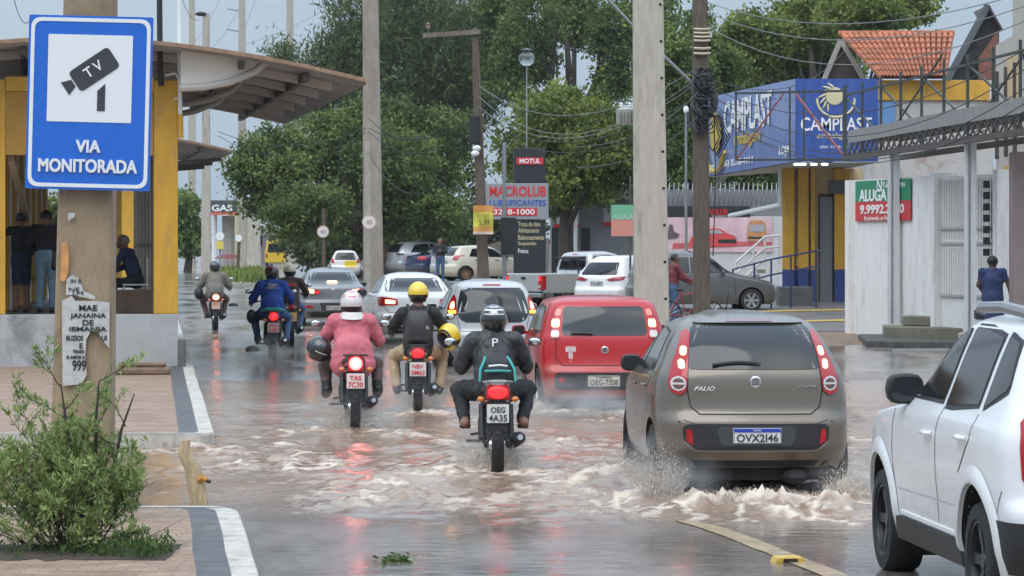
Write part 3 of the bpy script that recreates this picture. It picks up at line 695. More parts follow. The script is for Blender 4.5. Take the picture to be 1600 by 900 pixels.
# ---------------------------------------------------------------- motorcycles
M_red_bike = mat('dark_red_bike_paint', (.22, .015, .02), .25, coat=.8)
M_yel_bike = mat('yellow_bike_paint', (.45, .36, .06), .3, coat=.8)
M_blk_bike = mat('black_bike_paint', (.02, .02, .022), .25, coat=.8)
M_eng = mat('engine_metal', (.10, .10, .10), .5, .6, var=.3, vs=25)
M_seat = mat('vinyl_seat', (.02, .02, .022), .5, bump=.3, bs=80)
def motorbike(label, x, y, rz, paintm, plate=('ABC', '1234'), platem=None, platek=None, lit=M_hot, z=0., lean=0., name='motorcycle', ind=None, fender=None, tl=(.062, .05), core=0, chrome_rail=False):
    r = empty(name, (x, y, z), rz, label, 'motorcycle', 'motorcycles riding in the traffic'); r.rotation_euler = (0, lean, rz)
    Ry = Matrix.Rotation(R(90), 4, 'Y')
    def wheel(yc, w, rad):
        b = MB(); Mx = Matrix.Translation((0, yc, rad)) @ Ry; ri = rad - .062
        b.lathe([(ri, -w * .36), (rad - .03, -w * .5), (rad - .008, -w * .30), (rad, 0), (rad - .008, w * .30), (rad - .03, w * .5), (ri, w * .36), (ri, -w * .36)], 36, Mx)
        for i in range(30):                          # tread blocks
            a = 2 * math.pi * i / 30
            b.box((0, yc + math.cos(a) * (rad - .001), rad + math.sin(a) * (rad - .001)), (w * .5, .02, .010), M=Matrix.Rotation(a - math.pi / 2, 3, 'X'))
        o = b.build('wheel', M_rubber, r, smooth=True)
        b = MB(); b.lathe([(ri + .004, -w * .34), (ri - .022, -w * .30), (ri - .022, w * .30), (ri + .004, w * .34)], 30, Mx)
        b.lathe([(.001, -.07), (.05, -.07), (.06, -.03), (.06, .03), (.05, .07), (.001, .07)], 14, Mx)
        for i in range(18):
            a = 2 * math.pi * i / 18; sg = 1 if i % 2 else -1
            b.tube([(sg * .05, yc + math.cos(a) * .055, rad + math.sin(a) * .055), (0, yc + math.cos(a + .25) * (ri - .02), rad + math.sin(a + .25) * (ri - .02))], .003, 4)
        b.build('rim', M_chrome, o, smooth=True)
    wheel(-.56, .115, .30); wheel(.66, .095, .30)
    b = MB()
    for s in (-1, 1):
        b.tube([(s * .10, -.60, .30), (s * .10, -.20, .36), (s * .09, -.05, .40)], .022, 8)                       # swingarm
        b.tube([(s * .13, -.52, .36), (s * .13, -.36, .66)], .030, 10); b.tube([(s * .13, -.54, .33), (s * .12, -.34, .72)], .014, 6)
        b.tube([(s * .10, -.72, .76), (s * .11, -.2, .70), (s * .08, .30, .80), (s * .03, .46, .92)], .018, 8)
        b.tube([(s * .09, .66, .30), (s * .09, .50, .72), (s * .085, .44, .96)], .022, 8)                          # fork
    b.tube([(0, .46, .95), (0, .34, .50), (0, .10, .26), (0, -.2, .30)], .024, 8)
    b.build('frame', M_black, r, smooth=True)
    b = MB(); b.box((0, .08, .42), (.24, .34, .22)); b.box((0, .20, .60), (.16, .14, .20))
    for i in range(6): b.box((0, .20, .53 + .03 * i), (.22, .20, .008))
    b.lathe([(.001, 0), (.10, 0), (.10, .03), (.001, .03)], 18, Matrix.Translation((.12, .08, .42)) @ Ry); b.lathe([(.001, 0), (.10, 0), (.10, .03), (.001, .03)], 18, Matrix.Translation((-.15, .08, .42)) @ Ry)
    b.build('engine', M_eng, r, smooth=True, bevel=.008)
    b = MB(); b.tube([(.10, .22, .50), (.14, .30, .34), (.15, .05, .24), (.16, -.20, .29)], .02, 10); b.tube([(.16, -.18, .29), (.175, -.28, .31), (.20, -.74, .38), (.203, -.78, .385)], [.03, .052, .058, .04], 16)
    ex = b.build('exhaust', M_black, r, smooth=True); MB().tube([(.203, -.775, .385), (.204, -.80, .388)], .026, 12).build('exhaust_tip', M_chrome, ex, smooth=True)
    # rear mudguard
    rows = [[(.075 * q + 0, -.56 + (.345 + .006 * (1 - q * q)) * math.cos(R(a)), .30 + (.345 + .012 * (1 - q * q)) * math.sin(R(a))) for q in (-1, -.6, 0, .6, 1)] for a in range(50, 137, 12)]
    MB().grid(rows).build('mudguard', fender or M_black, r, smooth=True)
    rows = [[(.065 * q, .66 + .345 * math.cos(R(a)), .30 + .35 * math.sin(R(a))) for q in (-1, 0, 1)] for a in range(20, 165, 12)]
    MB().grid(rows).build('front_mudguard', paintm, r, smooth=True)
    # tail cowl, seat, tank
    rows = []
    for yy, w, z0, z1 in ((-.80, .05, .77, .83), (-.74, .085, .73, .86), (-.55, .115, .68, .84), (-.30, .125, .64, .78), (-.10, .115, .62, .74)):
        rows.append([(q[0], yy, q[1]) for q in rpoly([(-w, z0), (w, z0), (w * .9, z1), (-w * .9, z1)], .03, 3)])
    b = MB(); b.grid(rows, 0, True); kk = len(rows[0]); b.f.append(tuple(range(kk))); b.m.append(0); b.build('tail_cowl', paintm, r, smooth=True)
    if chrome_rail:
        rows = [[(q[0], yy, q[1]) for q in rpoly([(-w, z0), (w, z0), (w * .8, z0 + .05), (-w * .8, z0 + .05)], .02, 3)] for yy, w, z0 in ((-.86, .06, .865), (-.80, .105, .86), (-.62, .12, .85), (-.50, .11, .84))]
        b = MB(); b.grid(rows, 0, True); b.f.append(tuple(range(len(rows[0])))); b.m.append(0); b.build('rear_trim', mat('silver_trim', (.45, .45, .46), .3, .7), r, smooth=True)
    rows = []
    for yy, w, z0, z1 in ((-.76, .09, .83, .875), (-.60, .125, .80, .875), (-.30, .145, .77, .845), (-.02, .135, .76, .82), (.16, .09, .77, .83)):
        rows.append([(q[0], yy, q[1]) for q in rpoly([(-w, z0), (w, z0), (w * .85, z1), (-w * .85, z1)], .035, 3)])
    b = MB(); b.grid(rows, 0, True); kk = len(rows[0]); b.f.append(tuple(range(kk))); b.m.append(0); b.build('seat', M_seat, r, smooth=True)
    MB().ell((0, .26, .87), (.135, .24, .13), 20, 12).build('fuel_tank', paintm, r, smooth=True)
    b = MB()
    b.tube([(-.10, -.50, .88), (-.13, -.78, .89), (-.07, -.86, .895), (.07, -.86, .895), (.13, -.78, .89), (.10, -.50, .88)], .012, 8); b.build('grab_rail', M_black if not chrome_rail else M_steel, r, smooth=True)
    # lamp, plate, indicators
    tw, th = tl
    h = MB(); h.prism(rpoly([(-tw * 1.25, .80 - th * 1.2), (tw * 1.25, .80 - th * 1.2), (tw * 1.1, .80 + th * 1.25), (-tw * 1.1, .80 + th * 1.25)], .03), -.84, -.78); o = h.build('tail_light', M_lens, r, bevel=.01)
    e = MB(); e.ell((0, -.842, .80), (tw, .022, th), 20, 10); e.build('lamp_glow', lit, o, smooth=True)
    if core: MB().ell((0, -.855, .80), (core, .016, core), 16, 8).build('lamp_core', mat('white_core', (1, .9, .85), .2, em=(1, .75, .65), es=5), o, smooth=True)
    b = MB(); b.prism([(-.09, .44), (.09, .44), (.07, .74), (-.07, .74)], -.815, -.80); b.bar((0, -.80, .72), (0, -.66, .74), .05, .02); b.build('plate_hanger', M_black, r)
    p = MB().prism(rpoly([(-.10, .52), (.10, .52), (.10, .69), (-.10, .69)], .01), -.832, -.826).build('number_plate', platem or M_plate, r)
    kk = platek or M_ink
    if plate[0]: lettering(plate[0], .13, .052, kk, p, (0, -.836, .638), ext=.002, off=.012)
    if plate[1]: lettering(plate[1], .165, .060, kk, p, (0, -.836, .563), ext=.002, off=.012)
    for s in (-1, 1):
        b = MB(); b.tube([(s * .07, -.80, .735), (s * .125, -.81, .735)], .009, 6); q = b.build('indicator', M_black, r, smooth=True)
        MB().ell((s * .155, -.815, .735), (.035, .028, .026), 14, 8).build('indicator_lens', M_amberlit if ind == s else M_amber, q, smooth=True)
    # bars, mirrors, headlamp, pegs
    b = MB(); b.tube([(-.36, .40, 1.015), (-.24, .46, 1.045), (-.10, .47, 1.03), (.10, .47, 1.03), (.24, .46, 1.045), (.36, .40, 1.015)], .012, 8); o = b.build('handlebar', M_black, r, smooth=True)
    for s in (-1, 1): MB().tube([(s * .25, .455, 1.042), (s * .375, .39, 1.01)], .019, 10).build('grip', M_rubber, o, smooth=True)
    for s in (-1, 1):
        b = MB(); b.tube([(s * .24, .47, 1.05), (s * .30, .50, 1.14), (s * .37, .50, 1.20)], .007, 6); b.ell((s * .40, .505, 1.215), (.062, .016, .042), 16, 8); q = b.build('side_mirror', M_black, r, smooth=True)
        MB().ell((s * .40, .493, 1.215), (.054, .010, .035), 16, 8).build('mirror_glass', mat('mirror_silver', (.6, .63, .66), .06, 1.), q, smooth=True)
    MB().ell((0, .60, .90), (.09, .09, .10), 16, 10).build('headlight', M_black, r, smooth=True)
    b = MB(); b.tube([(-.26, .12, .30), (.26, .12, .30)], .014, 8); b.tube([(-.23, -.22, .38), (-.10, -.20, .40)], .013, 6); b.tube([(.23, -.22, .38), (.10, -.20, .40)], .013, 6); b.build('footpegs', M_rubber, r, smooth=True)
    return r
GR = 'motorcycle riders in the traffic'
def rider(label, x, y, z, rz, jacket, trousers, boots=None, helm=None, helm2=None, lean_root=0., stripes=None, skin=None, **k):
    r = empty('person', (x, y, z), rz, label, 'person', GR); r.rotation_euler = (0, lean_root, rz)
    vox = .014 if y < 45 else .02
    segs, ex, hd = rider_segs(**k)
    return r, segs, ex, hd, (jacket, trousers, skin or M_skin, boots or M_black), vox
def finish(t, helm, helm2=None, stripes=None, wr=.012, hc=(0, .01, .03), hr=.145):
    r, segs, ex, hd, ms, vox = t
    flesh('body', segs, ms, r, vox, .03, wr, extra=ex)
    helmet(r, hd + Vector(hc), helm, hr, m2=helm2, stripes=stripes)
    return r

C_pink = cloth('pink_hooded_jacket', (.52, .135, .165)); C_blackj = cloth('black_rain_jacket', (.022, .022, .024), rough=.45); C_dark = cloth('dark_jacket', (.02, .018, .02))
C_blue = cloth('royal_blue_jersey', (.012, .05, .26)); C_olive = cloth('olive_grey_jacket', (.15, .14, .115)); C_khaki = cloth('khaki_trousers', (.38, .28, .17)); C_jean = cloth('blue_jeans', (.055, .10, .19))
C_brown = cloth('brown_trousers', (.09, .05, .04)); C_navy = cloth('navy_cloth', (.018, .024, .06)); C_white = cloth('white_cloth', (.55, .52, .50)); C_maroon = cloth('maroon_shirt', (.16, .03, .04)); C_blk2 = cloth('black_cloth', (.014, .014, .017)); C_brn2 = cloth('dark_brown_jacket', (.045, .022, .02))
H_blk = mat('black_helmet', (.015, .015, .017), .18, coat=.8); H_yel = mat('yellow_helmet', (.72, .50, .03), .25, coat=.6); H_wht = mat('white_helmet', (.62, .58, .58), .3, coat=.5); H_pink = mat('pink_print', (.55, .16, .20), .3, coat=.5); H_bei = mat('beige_helmet', (.50, .42, .31), .4); H_red = mat('red_print', (.5, .03, .03), .3)
def dpos(px, d): return X(px, d), d
# ---------------------------------------------------------------- people on foot
def walker(label, x, y, z, rz, top, legs, shoes, pose, hair=None, skin=None, vox=.02, h=1.70, longtop=0., bulk=1., hairm=None, group=None, face=True):
    s_ = h / 1.70; r = empty('person', (x, y, z), rz, label, 'person', group)
    q = pose; V3 = lambda a: Vector(a) * s_
    seg = []
    pel = V3(q.get('pelvis', (0, 0, .93))); ch = V3(q.get('chest', (0, .01, 1.25))); nk = V3(q.get('neck', (0, .02, 1.46))); hd = V3(q.get('head', (0, .04, 1.58)))
    seg += [(pel, pel.lerp(ch, .5), .145 * bulk, .135 * bulk, 0 if longtop else 1, (1.15, .8, 1)), (pel.lerp(ch, .25), ch, .14 * bulk, .15 * bulk, 0, (1.15, .78, 1)), (ch, nk - V3((0, 0, .06)), .15 * bulk, .09, 0, (1.15, .75, 1)),
            (nk - V3((0, 0, .06)), hd, .058, .055, 2), (hd, hd + V3((0, .005, .045)), .088, .088, 2), (hd + V3((0, .06, -.05)), hd + V3((0, .065, -.06)), .05, .045, 2), (hd + V3((0, .098, .0)), hd + V3((0, .112, -.018)), .012, .016, 2)]
    for e in (-1, 1): seg.append((hd + V3((e * .085, 0, .005)), hd + V3((e * .09, -.01, .03)), .016, .02, 2))
    if longtop: seg.append((pel, pel - V3((0, 0, longtop)), .155 * bulk, .17 * bulk, 0, (1.1, .85, 1)))
    ex = []
    for e, key in ((-1, 'l'), (1, 'r')):
        sh_ = V3((e * .19, .01, 1.40)) + (nk - V3((0, .02, 1.46))); el = V3(q['el' + key]); ha = V3(q['ha' + key])
        sm = q.get('sleeve', .98)
        seg += [(nk - V3((-e * .05, 0, .06)), sh_, .065, .066 * bulk, 0), (sh_, sh_.lerp(el, sm), .062 * bulk, .05, 0)]
        if sm < .9: seg += [(sh_.lerp(el, sm * .9), el, .046, .042, 2), (el, ha, .042, .03, 2)]
        else: seg += [(el, el.lerp(ha, .9), .05, .038, 0), (el.lerp(ha, .85), ha, .03, .027, 2)]
        f = (ha - el).normalized(); sd = Vector((0, 1, 0)) if abs(f.z) > .6 else Vector((-e, 0, 0))
        hs, hx = hand(ha, f, sd, Vector((-e, 0, 0)) if abs(f.z) > .6 else Vector((0, 0, -1)), q.get('grip', False), 2, s_); seg += hs; ex += hx
        kn = V3(q['kn' + key]); fo = V3(q['fo' + key]); hp = pel + V3((e * .09, 0, -.03)); bare = q.get('bare', False)
        seg += [(hp, kn, .095 * bulk, .07, 1), (kn, kn.lerp(fo, .92), .062, .05, 2 if bare else 1), (kn.lerp(fo, .85), fo, .042, .04, 2 if bare else 3), (fo - V3((0, .05, .025)), fo + V3(q.get('toe', (0, .15, -.04))), .042, .034, 3)]
    flesh('body', seg, (top, legs, skin or M_skin, shoes), r, vox, .03, .007, extra=ex)
    b = MB(); rows = []
    for i in range(9):
        t = R(-25 + 115 * i / 8); rows.append([hd + V3((0, -.008, .025)) + Vector((.102 * math.cos(t) * math.cos(a), .108 * math.cos(t) * math.sin(a) - (.0 if math.sin(a) < .3 else .03 * (1 if t < .5 else 0)), .105 * math.sin(t))) * s_ for a in [2 * math.pi * j / 16 for j in range(16)]])
    b.grid(rows, 0, True); b.build('hair', hairm or mat('black_hair', (.012, .010, .010), .6), r, smooth=True)
    if face:
        for e in (-1, 1): MB().ell(hd + V3((e * .034, .085, .018)), (.013 * s_, .008, .008 * s_), 10, 6).build('eye', M_ink, r, smooth=True)
        MB().ell(hd + V3((0, .105, -.055)), (.026 * s_, .008, .007), 10, 6).build('mouth', mat('lips', (.16, .06, .05), .5), r, smooth=True)
    return r
ST = dict(knl=(-.10, .03, .50), knr=(.10, .03, .50), fol=(-.11, 0, .07), **{'for': (.11, 0, .07)}, ell=(-.27, -.02, 1.14), elr=(.27, -.02, 1.14), hal=(-.28, .06, .90), har=(.28, .06, .90))
# ---------------------------------------------------------------- the trees
TG = 'street trees behind the traffic'
ptree('casuarina_tree', 'tall dark feathery tree at the top middle, highest of the left-hand trees', 640, 190, 0,
      [(560, 60, 62, 90, 0), (640, 30, 80, 80, 4), (720, 70, 80, 90, 0), (520, 130, 60, 62, 2), (610, 150, 70, 55, 0), (700, 160, 80, 60, 6), (770, 110, 50, 70, 5), (445, 95, 25, 22, 5), (470, 150, 45, 50, 5)],
      ML_dark, leaf=.75, n=26000, clump=.95, trunk_r=.45, droop=1.0, fine=True, group=TG)
ptree('broadleaf_tree', 'spreading mid green tree hanging over the parked cars and the round speed signs', 600, 150, .2,
      [(430, 260, 70, 62, 0), (520, 240, 75, 70, 3), (610, 260, 70, 65, 0), (690, 240, 65, 70, 4), (480, 330, 70, 46, -4), (570, 335, 60, 50, 4), (660, 330, 62, 50, 0), (410, 310, 40, 40, 0), (600, 190, 70, 40, 4), (385, 250, 28, 26, 0)],
      ML_mid, leaf=.34, n=34000, clump=.62, trunk_r=.5, droop=.5, group=TG)
ptree('mango_tree', 'rounded light green tree right behind the tall black and grey totem sign', 890, 128, .4,
      [(890, 200, 82, 66, 0), (830, 240, 55, 55, 3), (940, 240, 55, 60, -2), (890, 280, 80, 45, 0), (850, 170, 45, 30, 2)],
      ML_lite, leaf=.33, n=20000, clump=.55, trunk_r=.3, droop=.3, group=TG)
ptree('almond_tree', 'very tall open tree with sky showing through, above the light green tree', 900, 175, .4,
      [(830, 40, 55, 60, 0), (790, 110, 42, 50, 0), (900, 25, 60, 48, 5), (960, 60, 46, 55, 0), (965, 130, 36, 30, 0), (850, 100, 26, 30, 2), (1010, 20, 50, 40, 5), (780, 10, 40, 40, 8)],
      ML_mid, leaf=.40, n=15000, clump=.7, trunk_r=.4, droop=.3, group=TG)
ptree('leafy_tree', 'bushy tree between the wide concrete pole and the blue shop sign', 1080, 125, .4,
      [(1050, 120, 50, 80, 0), (1075, 220, 50, 70, 2), (1040, 230, 36, 70, 0), (1120, 120, 45, 50, 5), (1150, 250, 70, 45, 12), (1090, 60, 24, 40, 5), (1200, 290, 50, 35, 14), (1000, 250, 30, 60, 4)],
      ML_mid, leaf=.32, n=20000, clump=.55, trunk_r=.3, droop=.3, group=TG)
ptree('leafy_tree', 'wide bright green tree above the blue shop sign and the tiled roof', 1290, 140, .4,
      [(1180, 60, 55, 55, 0), (1260, 40, 65, 50, 4), (1350, 25, 65, 40, 0), (1420, 15, 45, 30, 2), (1290, 95, 55, 45, 6), (1210, 110, 55, 40, 6), (1150, 120, 30, 40, 4)],
      ML_lite, leaf=.36, n=19000, clump=.6, trunk_r=.35, droop=.3, group=TG)
ptree('shade_tree', 'dark low tree in the shade behind the parked silver car', 760, 185, .4,
      [(600, 360, 60, 45, 0), (680, 350, 70, 50, 0), (770, 340, 60, 45, 3), (530, 380, 60, 40, 0), (480, 385, 40, 35, 3), (830, 320, 40, 40, 0), (950, 320, 50, 40, 0), (1180, 320, 70, 40, 10)],
      ML_dark, leaf=.5, n=14000, clump=.9, trunk_r=.35, group=TG)
ptree('roadside_tree', 'small tree in the far distance just right of the yellow station column', 292, 220, 0,
      [(290, 340, 24, 36, 0), (300, 375, 16, 22, 0), (278, 320, 20, 22, 2)], ML_mid, leaf=.5, n=3500, clump=.7, trunk_r=.25)
ptree('roadside_tree', 'pale hazy tree seen through the open station behind the standing people', 75, 240, 0,
      [(70, 330, 26, 26, 0), (95, 345, 24, 30, 2), (185, 330, 16, 40, 0), (60, 380, 36, 26, 0)], ML_lite, leaf=.6, n=4000, clump=.8, trunk_r=.25)
# ---------------------------------------------------------------- bus station on the median
def build_station():
    x0, d0 = X(278, 50.3), 50.3; a = math.atan(.147)
    lab = 'yellow bus station with a grey plinth and an arched metal canopy on the median'
    r = empty('bus_station', (x0, d0, .15), a, lab, 'bus station')
    Mw = mat('damp_whitewash', (.40, .40, .40), .8, var=.15, vs=2, stain=(.20, .20, .205), ss=1.1, sa=.9)
    Mroof = mat('old_corrugated_sheet', (.30, .288, .278), .6, .1, var=.25, vs=3, stain=(.19, .155, .125), ss=2, sa=.6)
    Mrust = mat('rusted_edge', (.34, .22, .15), .8, var=.35, vs=9)
    Mrib = mat('pale_steel_rib', (.50, .47, .43), .6)
    Mpan = mat('pale_panel', (.74, .70, .63), .6)
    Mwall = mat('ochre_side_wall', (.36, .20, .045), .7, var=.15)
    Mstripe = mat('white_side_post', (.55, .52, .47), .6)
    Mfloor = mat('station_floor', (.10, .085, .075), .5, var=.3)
    Mceil = mat('dark_ceiling', (.06, .05, .04), .9)
    L = 16.0
    b = MB(); b.span((-3.6, .0, -.2), (0, .24, .815)); b.span((-.26, .25, -.2), (0, L, .815)); b.span((-3.6, .25, -.2), (-3.35, L, .815))
    b.build('plinth', Mw, r, bevel=.012)
    MB().span((-3.34, .245, .62), (-.265, L, .80)).build('floor', Mfloor, r)
    for xa, xb in ((-.375, .0), (-3.10, -2.68)):
        MB().span((xa, .012, .818), (xb, .40, 4.49)).build('column', M_yell, r, bevel=.012)
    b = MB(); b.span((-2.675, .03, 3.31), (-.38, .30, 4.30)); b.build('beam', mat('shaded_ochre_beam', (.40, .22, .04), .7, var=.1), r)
    MB().span((-2.675, .0, 4.305), (-.38, .34, 4.53)).build('beam_cap', M_yell, r)
    # side walls: ochre panels between white posts, both sides, receding
    for xs0 in (-.17, -2.86):
        for i in range(8):
            y = 1.0 + 1.9 * i; xs = xs0 + (.055 * y if xs0 < -1 else 0)
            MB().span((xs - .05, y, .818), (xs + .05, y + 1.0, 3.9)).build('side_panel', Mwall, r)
            MB().span((xs - .08, y + 1.25, .818), (xs + .08, y + 1.45, 3.9)).build('side_post', Mstripe, r)
        b = MB()
        for z in (1.3, 1.9): b.tube([(xs0, 1.0, z), (xs, L - .2, z)], .03, 6)
        b.build('rail', M_steel, r, smooth=True)
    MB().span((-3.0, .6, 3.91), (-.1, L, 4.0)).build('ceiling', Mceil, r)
    b = MB(); b.bar((-2.60, .5, 3.26), (-2.36, 3.5, 2.35), .09, .10); b.build('brace', mat('cream_brace', (.62, .52, .38), .6), r)
    # the arched canopy
    def prof(x):                                   # height over the ground along the arch
        t = (x + 1.5) / 4.4
        return 5.05 - .62 * abs(t) ** 1.75 if x > -1.5 else 5.05 - .62 * abs((x + 1.5) / 4.6) ** 1.75
    def canopy(parent, y0, y1, dz=0., x1=2.88, x0_=-5.6):
        n = 120; xs = [x0_ + (x1 - x0_) * i / n for i in range(n + 1)]
        rows = []
        for y in np.linspace(y0, y1, 9):
            rows.append([(x, y, prof(x) + dz) for i, x in enumerate(xs)])
        b = MB(); b.grid(rows); b.grid([[(p[0], p[1], p[2] + .05) for p in r_] for r_ in rows])
        b.build('roof_sheet', Mroof, parent, smooth=True)
        b = MB()                                      # corrugation ridges run along the canopy's arch
        for k in range(int((y1 - y0) / .32)):
            y = y0 + .16 + .32 * k
            b.grid([[(x, y - .06, prof(x) + dz - .002) for x in xs[::4]], [(x, y, prof(x) + dz - .05) for x in xs[::4]], [(x, y + .06, prof(x) + dz - .002) for x in xs[::4]]])
        b.build('corrugation', Mroof, parent)
        b = MB()
        b.grid([[(x, y0 - .02, prof(x) + dz - .01) for x in xs], [(x, y0 - .03, prof(x) + dz + .052) for x in xs], [(x, y0 + .10, prof(x) + dz + .055) for x in xs]]); b.build('roof_edge', Mrust, parent)
        for k in range(int((y1 - y0) / 2.6) + 1):     # ribs following the arch
            y = y0 + 1.3 + 2.6 * k
            if y > y1 - .2: break
            b = MB(); b.grid([[(x, y + e, prof(x) + dz - g) for x in xs[20:-6:2]] for e, g in ((-.05, .055), (-.05, .19), (.05, .19), (.05, .055))]); b.build('rib', Mrib, parent)
        for xx in (.95, 1.95, -2.4):                  # purlins along the canopy
            b = MB(); b.bar((xx, y0 + .15, prof(xx) + dz - .13), (xx, y1 - .15, prof(xx) + dz - .13), .09, .12); b.build('purlin', M_rust, parent)
    canopy(r, -1.0, L)
    for yy in (-.55, 5.5, 10.5):                         # curved cantilever arms over the road side
        pts = [(.03, 4.52), (.03, 4.05), (.45, 4.10), (.85, 4.25), (1.25, 4.55), (1.32, 4.70)]
        b = MB(); b.prism([(.02, 4.92), (1.30, 4.80), (1.15, 4.62), (.75, 4.46), (.35, 4.38), (.02, 4.36)], yy, yy + .03); b.build('gusset', Mpan, r) if yy < 1 else None
        b = MB(); b.tube([(.0, yy - .02, 4.34), (.38, yy - .02, 4.36), (.78, yy - .02, 4.44), (1.18, yy - .02, 4.61), (1.36, yy - .02, 4.78)], .06, 8); b.build('arm', Mrib, r, smooth=True)
    # pipes standing at the column
    b = MB(); b.tube([(-.26, -.05, 4.4), (-.28, -.06, 4.6), (-.30, -.06, 7.0)], .045, 8); b.build('dark_pipe', M_black, r, smooth=True)
    b = MB(); b.tube([(.035, -.06, 3.75), (.0, -.06, 7.0)], .035, 8, 0); b.tube([(.043, -.07, 3.58), (.036, -.07, 3.95)], .043, 8, 1); b.tube([(-.06, -.02, 4.2), (.05, -.05, 4.2)], .02, 6, 0); b.build('white_pipe', [M_white, M_yell], r, smooth=True)
    b = MB(); b.tube([(-.20, -.06, 4.56), (-.05, -.08, 4.60), (.0, -.1, 4.53)], .02, 6); b.build('cable_stub', M_white, r)
    # next canopy further along
    s2 = empty('bus_station_canopy', (x0 - .147 * 44 + .6, d0 + 44, .15), a, 'second arched canopy further along the median, seen under the nearer one', 'canopy')
    canopy(s2, 0, 14, .18)
    for yy in (1, 6, 11):
        MB().span((-.35, yy, .0), (0, yy + .35, 4.7)).build('column', M_yell, s2)
        b = MB(); b.bar((.05, yy, 4.2), (2.6, yy, 4.62 - .2), .09, .12); b.build('arm', M_rust, s2)
    MB().span((-3.4, 0, -.1), (0, 14, .7)).build('plinth', Mw, s2)
    # waste bin-like block, chair, clutter
    Mx = lambda lx, ly, lz: Vector((x0 + lx * math.cos(a) - ly * math.sin(a), d0 + lx * math.sin(a) + ly * math.cos(a), .15 + lz))
    o = empty('chair', Mx(-.60, 2.2, .80), a, 'white metal chair under the seated man in the station', 'chair')
    MB().box((0, 0, .45), (.42, .42, .03)).build('seat', M_white, o, bevel=.008)
    for sx in (-.19, .19):
        for sy in (-.19, .19): MB().tube([(sx, sy, 0), (sx, sy, .435 if sy < 0 and False else (.90 if sx > 0 else .435))], .014, 6).build('leg', M_white, o, smooth=True)
    b = MB()
    for z in (.60, .72, .84): b.bar((.19, -.19, z), (.19, .19, z), .02, .05)
    b.build('backrest', M_white, o)
    o = MB().span((-.36, -.25, 0), (.36, .25, .38)).build('box', mat('brown_box', (.085, .055, .04), .8, var=.3), None, bevel=.015, loc=Mx(-.70, 1.3, .80), rz=a); tag(o, 'dark brown box on the station floor by the yellow column', 'box')
    o = MB().span((-.28, -.2, 0), (.28, .2, .24)).build('box', mat('red_brown_box', (.16, .085, .05), .8, var=.3), None, bevel=.015, loc=Mx(-1.35, 1.6, .80), rz=a + .2); tag(o, 'low reddish box on the station floor beside the concrete pole', 'box')
    b = MB(); b.span((-.42, -.12, 0), (.42, .12, .11), 0); b.span((-.36, -.09, .112), (.36, .09, .18), 0)
    o = b.build('rubble', mat('rubble_brick', (.20, .13, .09), .9, var=.35, vs=9, bump=.6, bs=14), None, bevel=.03, loc=(X(222, 47), 47, .15), rz=.1); tag(o, 'heap of old brick lying against the station plinth', 'rubble')
    o = MB().span((-.06, -.06, 0), (.06, .06, .62)).build('bollard', mat('grey_bollard', (.12, .12, .12), .8, var=.2), None, bevel=.01, loc=(X(284, 50), 50, -.05)); tag(o, 'short grey post at the road side of the station plinth', 'bollard')
    # people in the station
    q = dict(ST); q.update(elr=(.25, .02, 1.13), har=(.20, .12, .95), ell=(-.42, .0, 1.33), hal=(-.60, .08, 1.28), sleeve=.9, bare=True, knl=(-.08, .03, .5))
    walker('person in dark shirt and shorts standing at the left side of the station opening', *Mx(-2.45, 2.5, .80), a + .4, C_blk2, C_navy, mat('brown_shoe', (.12, .05, .035), .6), q, h=1.62, face=False)
    q = dict(ST); q.update(ell=(-.28, .02, 1.15), hal=(-.2, .14, 1.0), elr=(.30, .0, 1.16), har=(.25, .14, 1.0))
    walker('person in a black top and light blue jeans with a shoulder bag inside the station', *Mx(-2.05, 2.0, .80), a - .15, C_blk2, cloth('light_blue_jeans', (.16, .25, .34)), M_black, q, h=1.66, bulk=1.05, face=False)
    o = empty('shoulder_bag', Mx(-1.83, 1.95, .80), a, 'dark brown shoulder bag on the hip of the person in light blue jeans', 'bag')
    rows = [[(p[0], yy, p[1]) for p in rpoly([(-w, z0), (w, z0), (w * .85, z1), (-w * .85, z1)], .04, 3)] for yy, w, z0, z1 in ((-.10, .11, .74, .98), (-.05, .14, .70, 1.0), (.05, .14, .70, 1.0), (.09, .11, .74, .98))]
    Mb = mat('brown_leather', (.035, .02, .015), .5)
    b = MB(); b.grid(rows, 0, True); b.f.append(tuple(range(len(rows[0])))); b.m.append(0); b.build('pouch', Mb, o, smooth=True)
    MB().tube([(.05, -.10, .98), (-.12, -.16, 1.25), (-.30, -.08, 1.42), (-.30, .08, 1.42)], .013, 6).build('strap', Mb, o, smooth=True)
    q = dict(pelvis=(0, -.02, .54), chest=(0, .10, .86), neck=(0, .16, 1.06), head=(0, .22, 1.17), knl=(-.10, .42, .48), knr=(.10, .42, .48), fol=(-.10, .40, .07), **{'for': (.10, .40, .07)}, ell=(-.24, .28, .76), elr=(.24, .28, .76), hal=(-.06, .45, .66), har=(.06, .45, .66))
    walker('grey-haired man in a dark blue jacket seated in the station, turned left', *Mx(-.60, 2.2, .80), a + R(70), cloth('dark_blue_jacket', (.022, .035, .085)), C_blk2, M_black, q, h=1.66, hairm=mat('grey_hair', (.20, .18, .16), .7))
build_station()

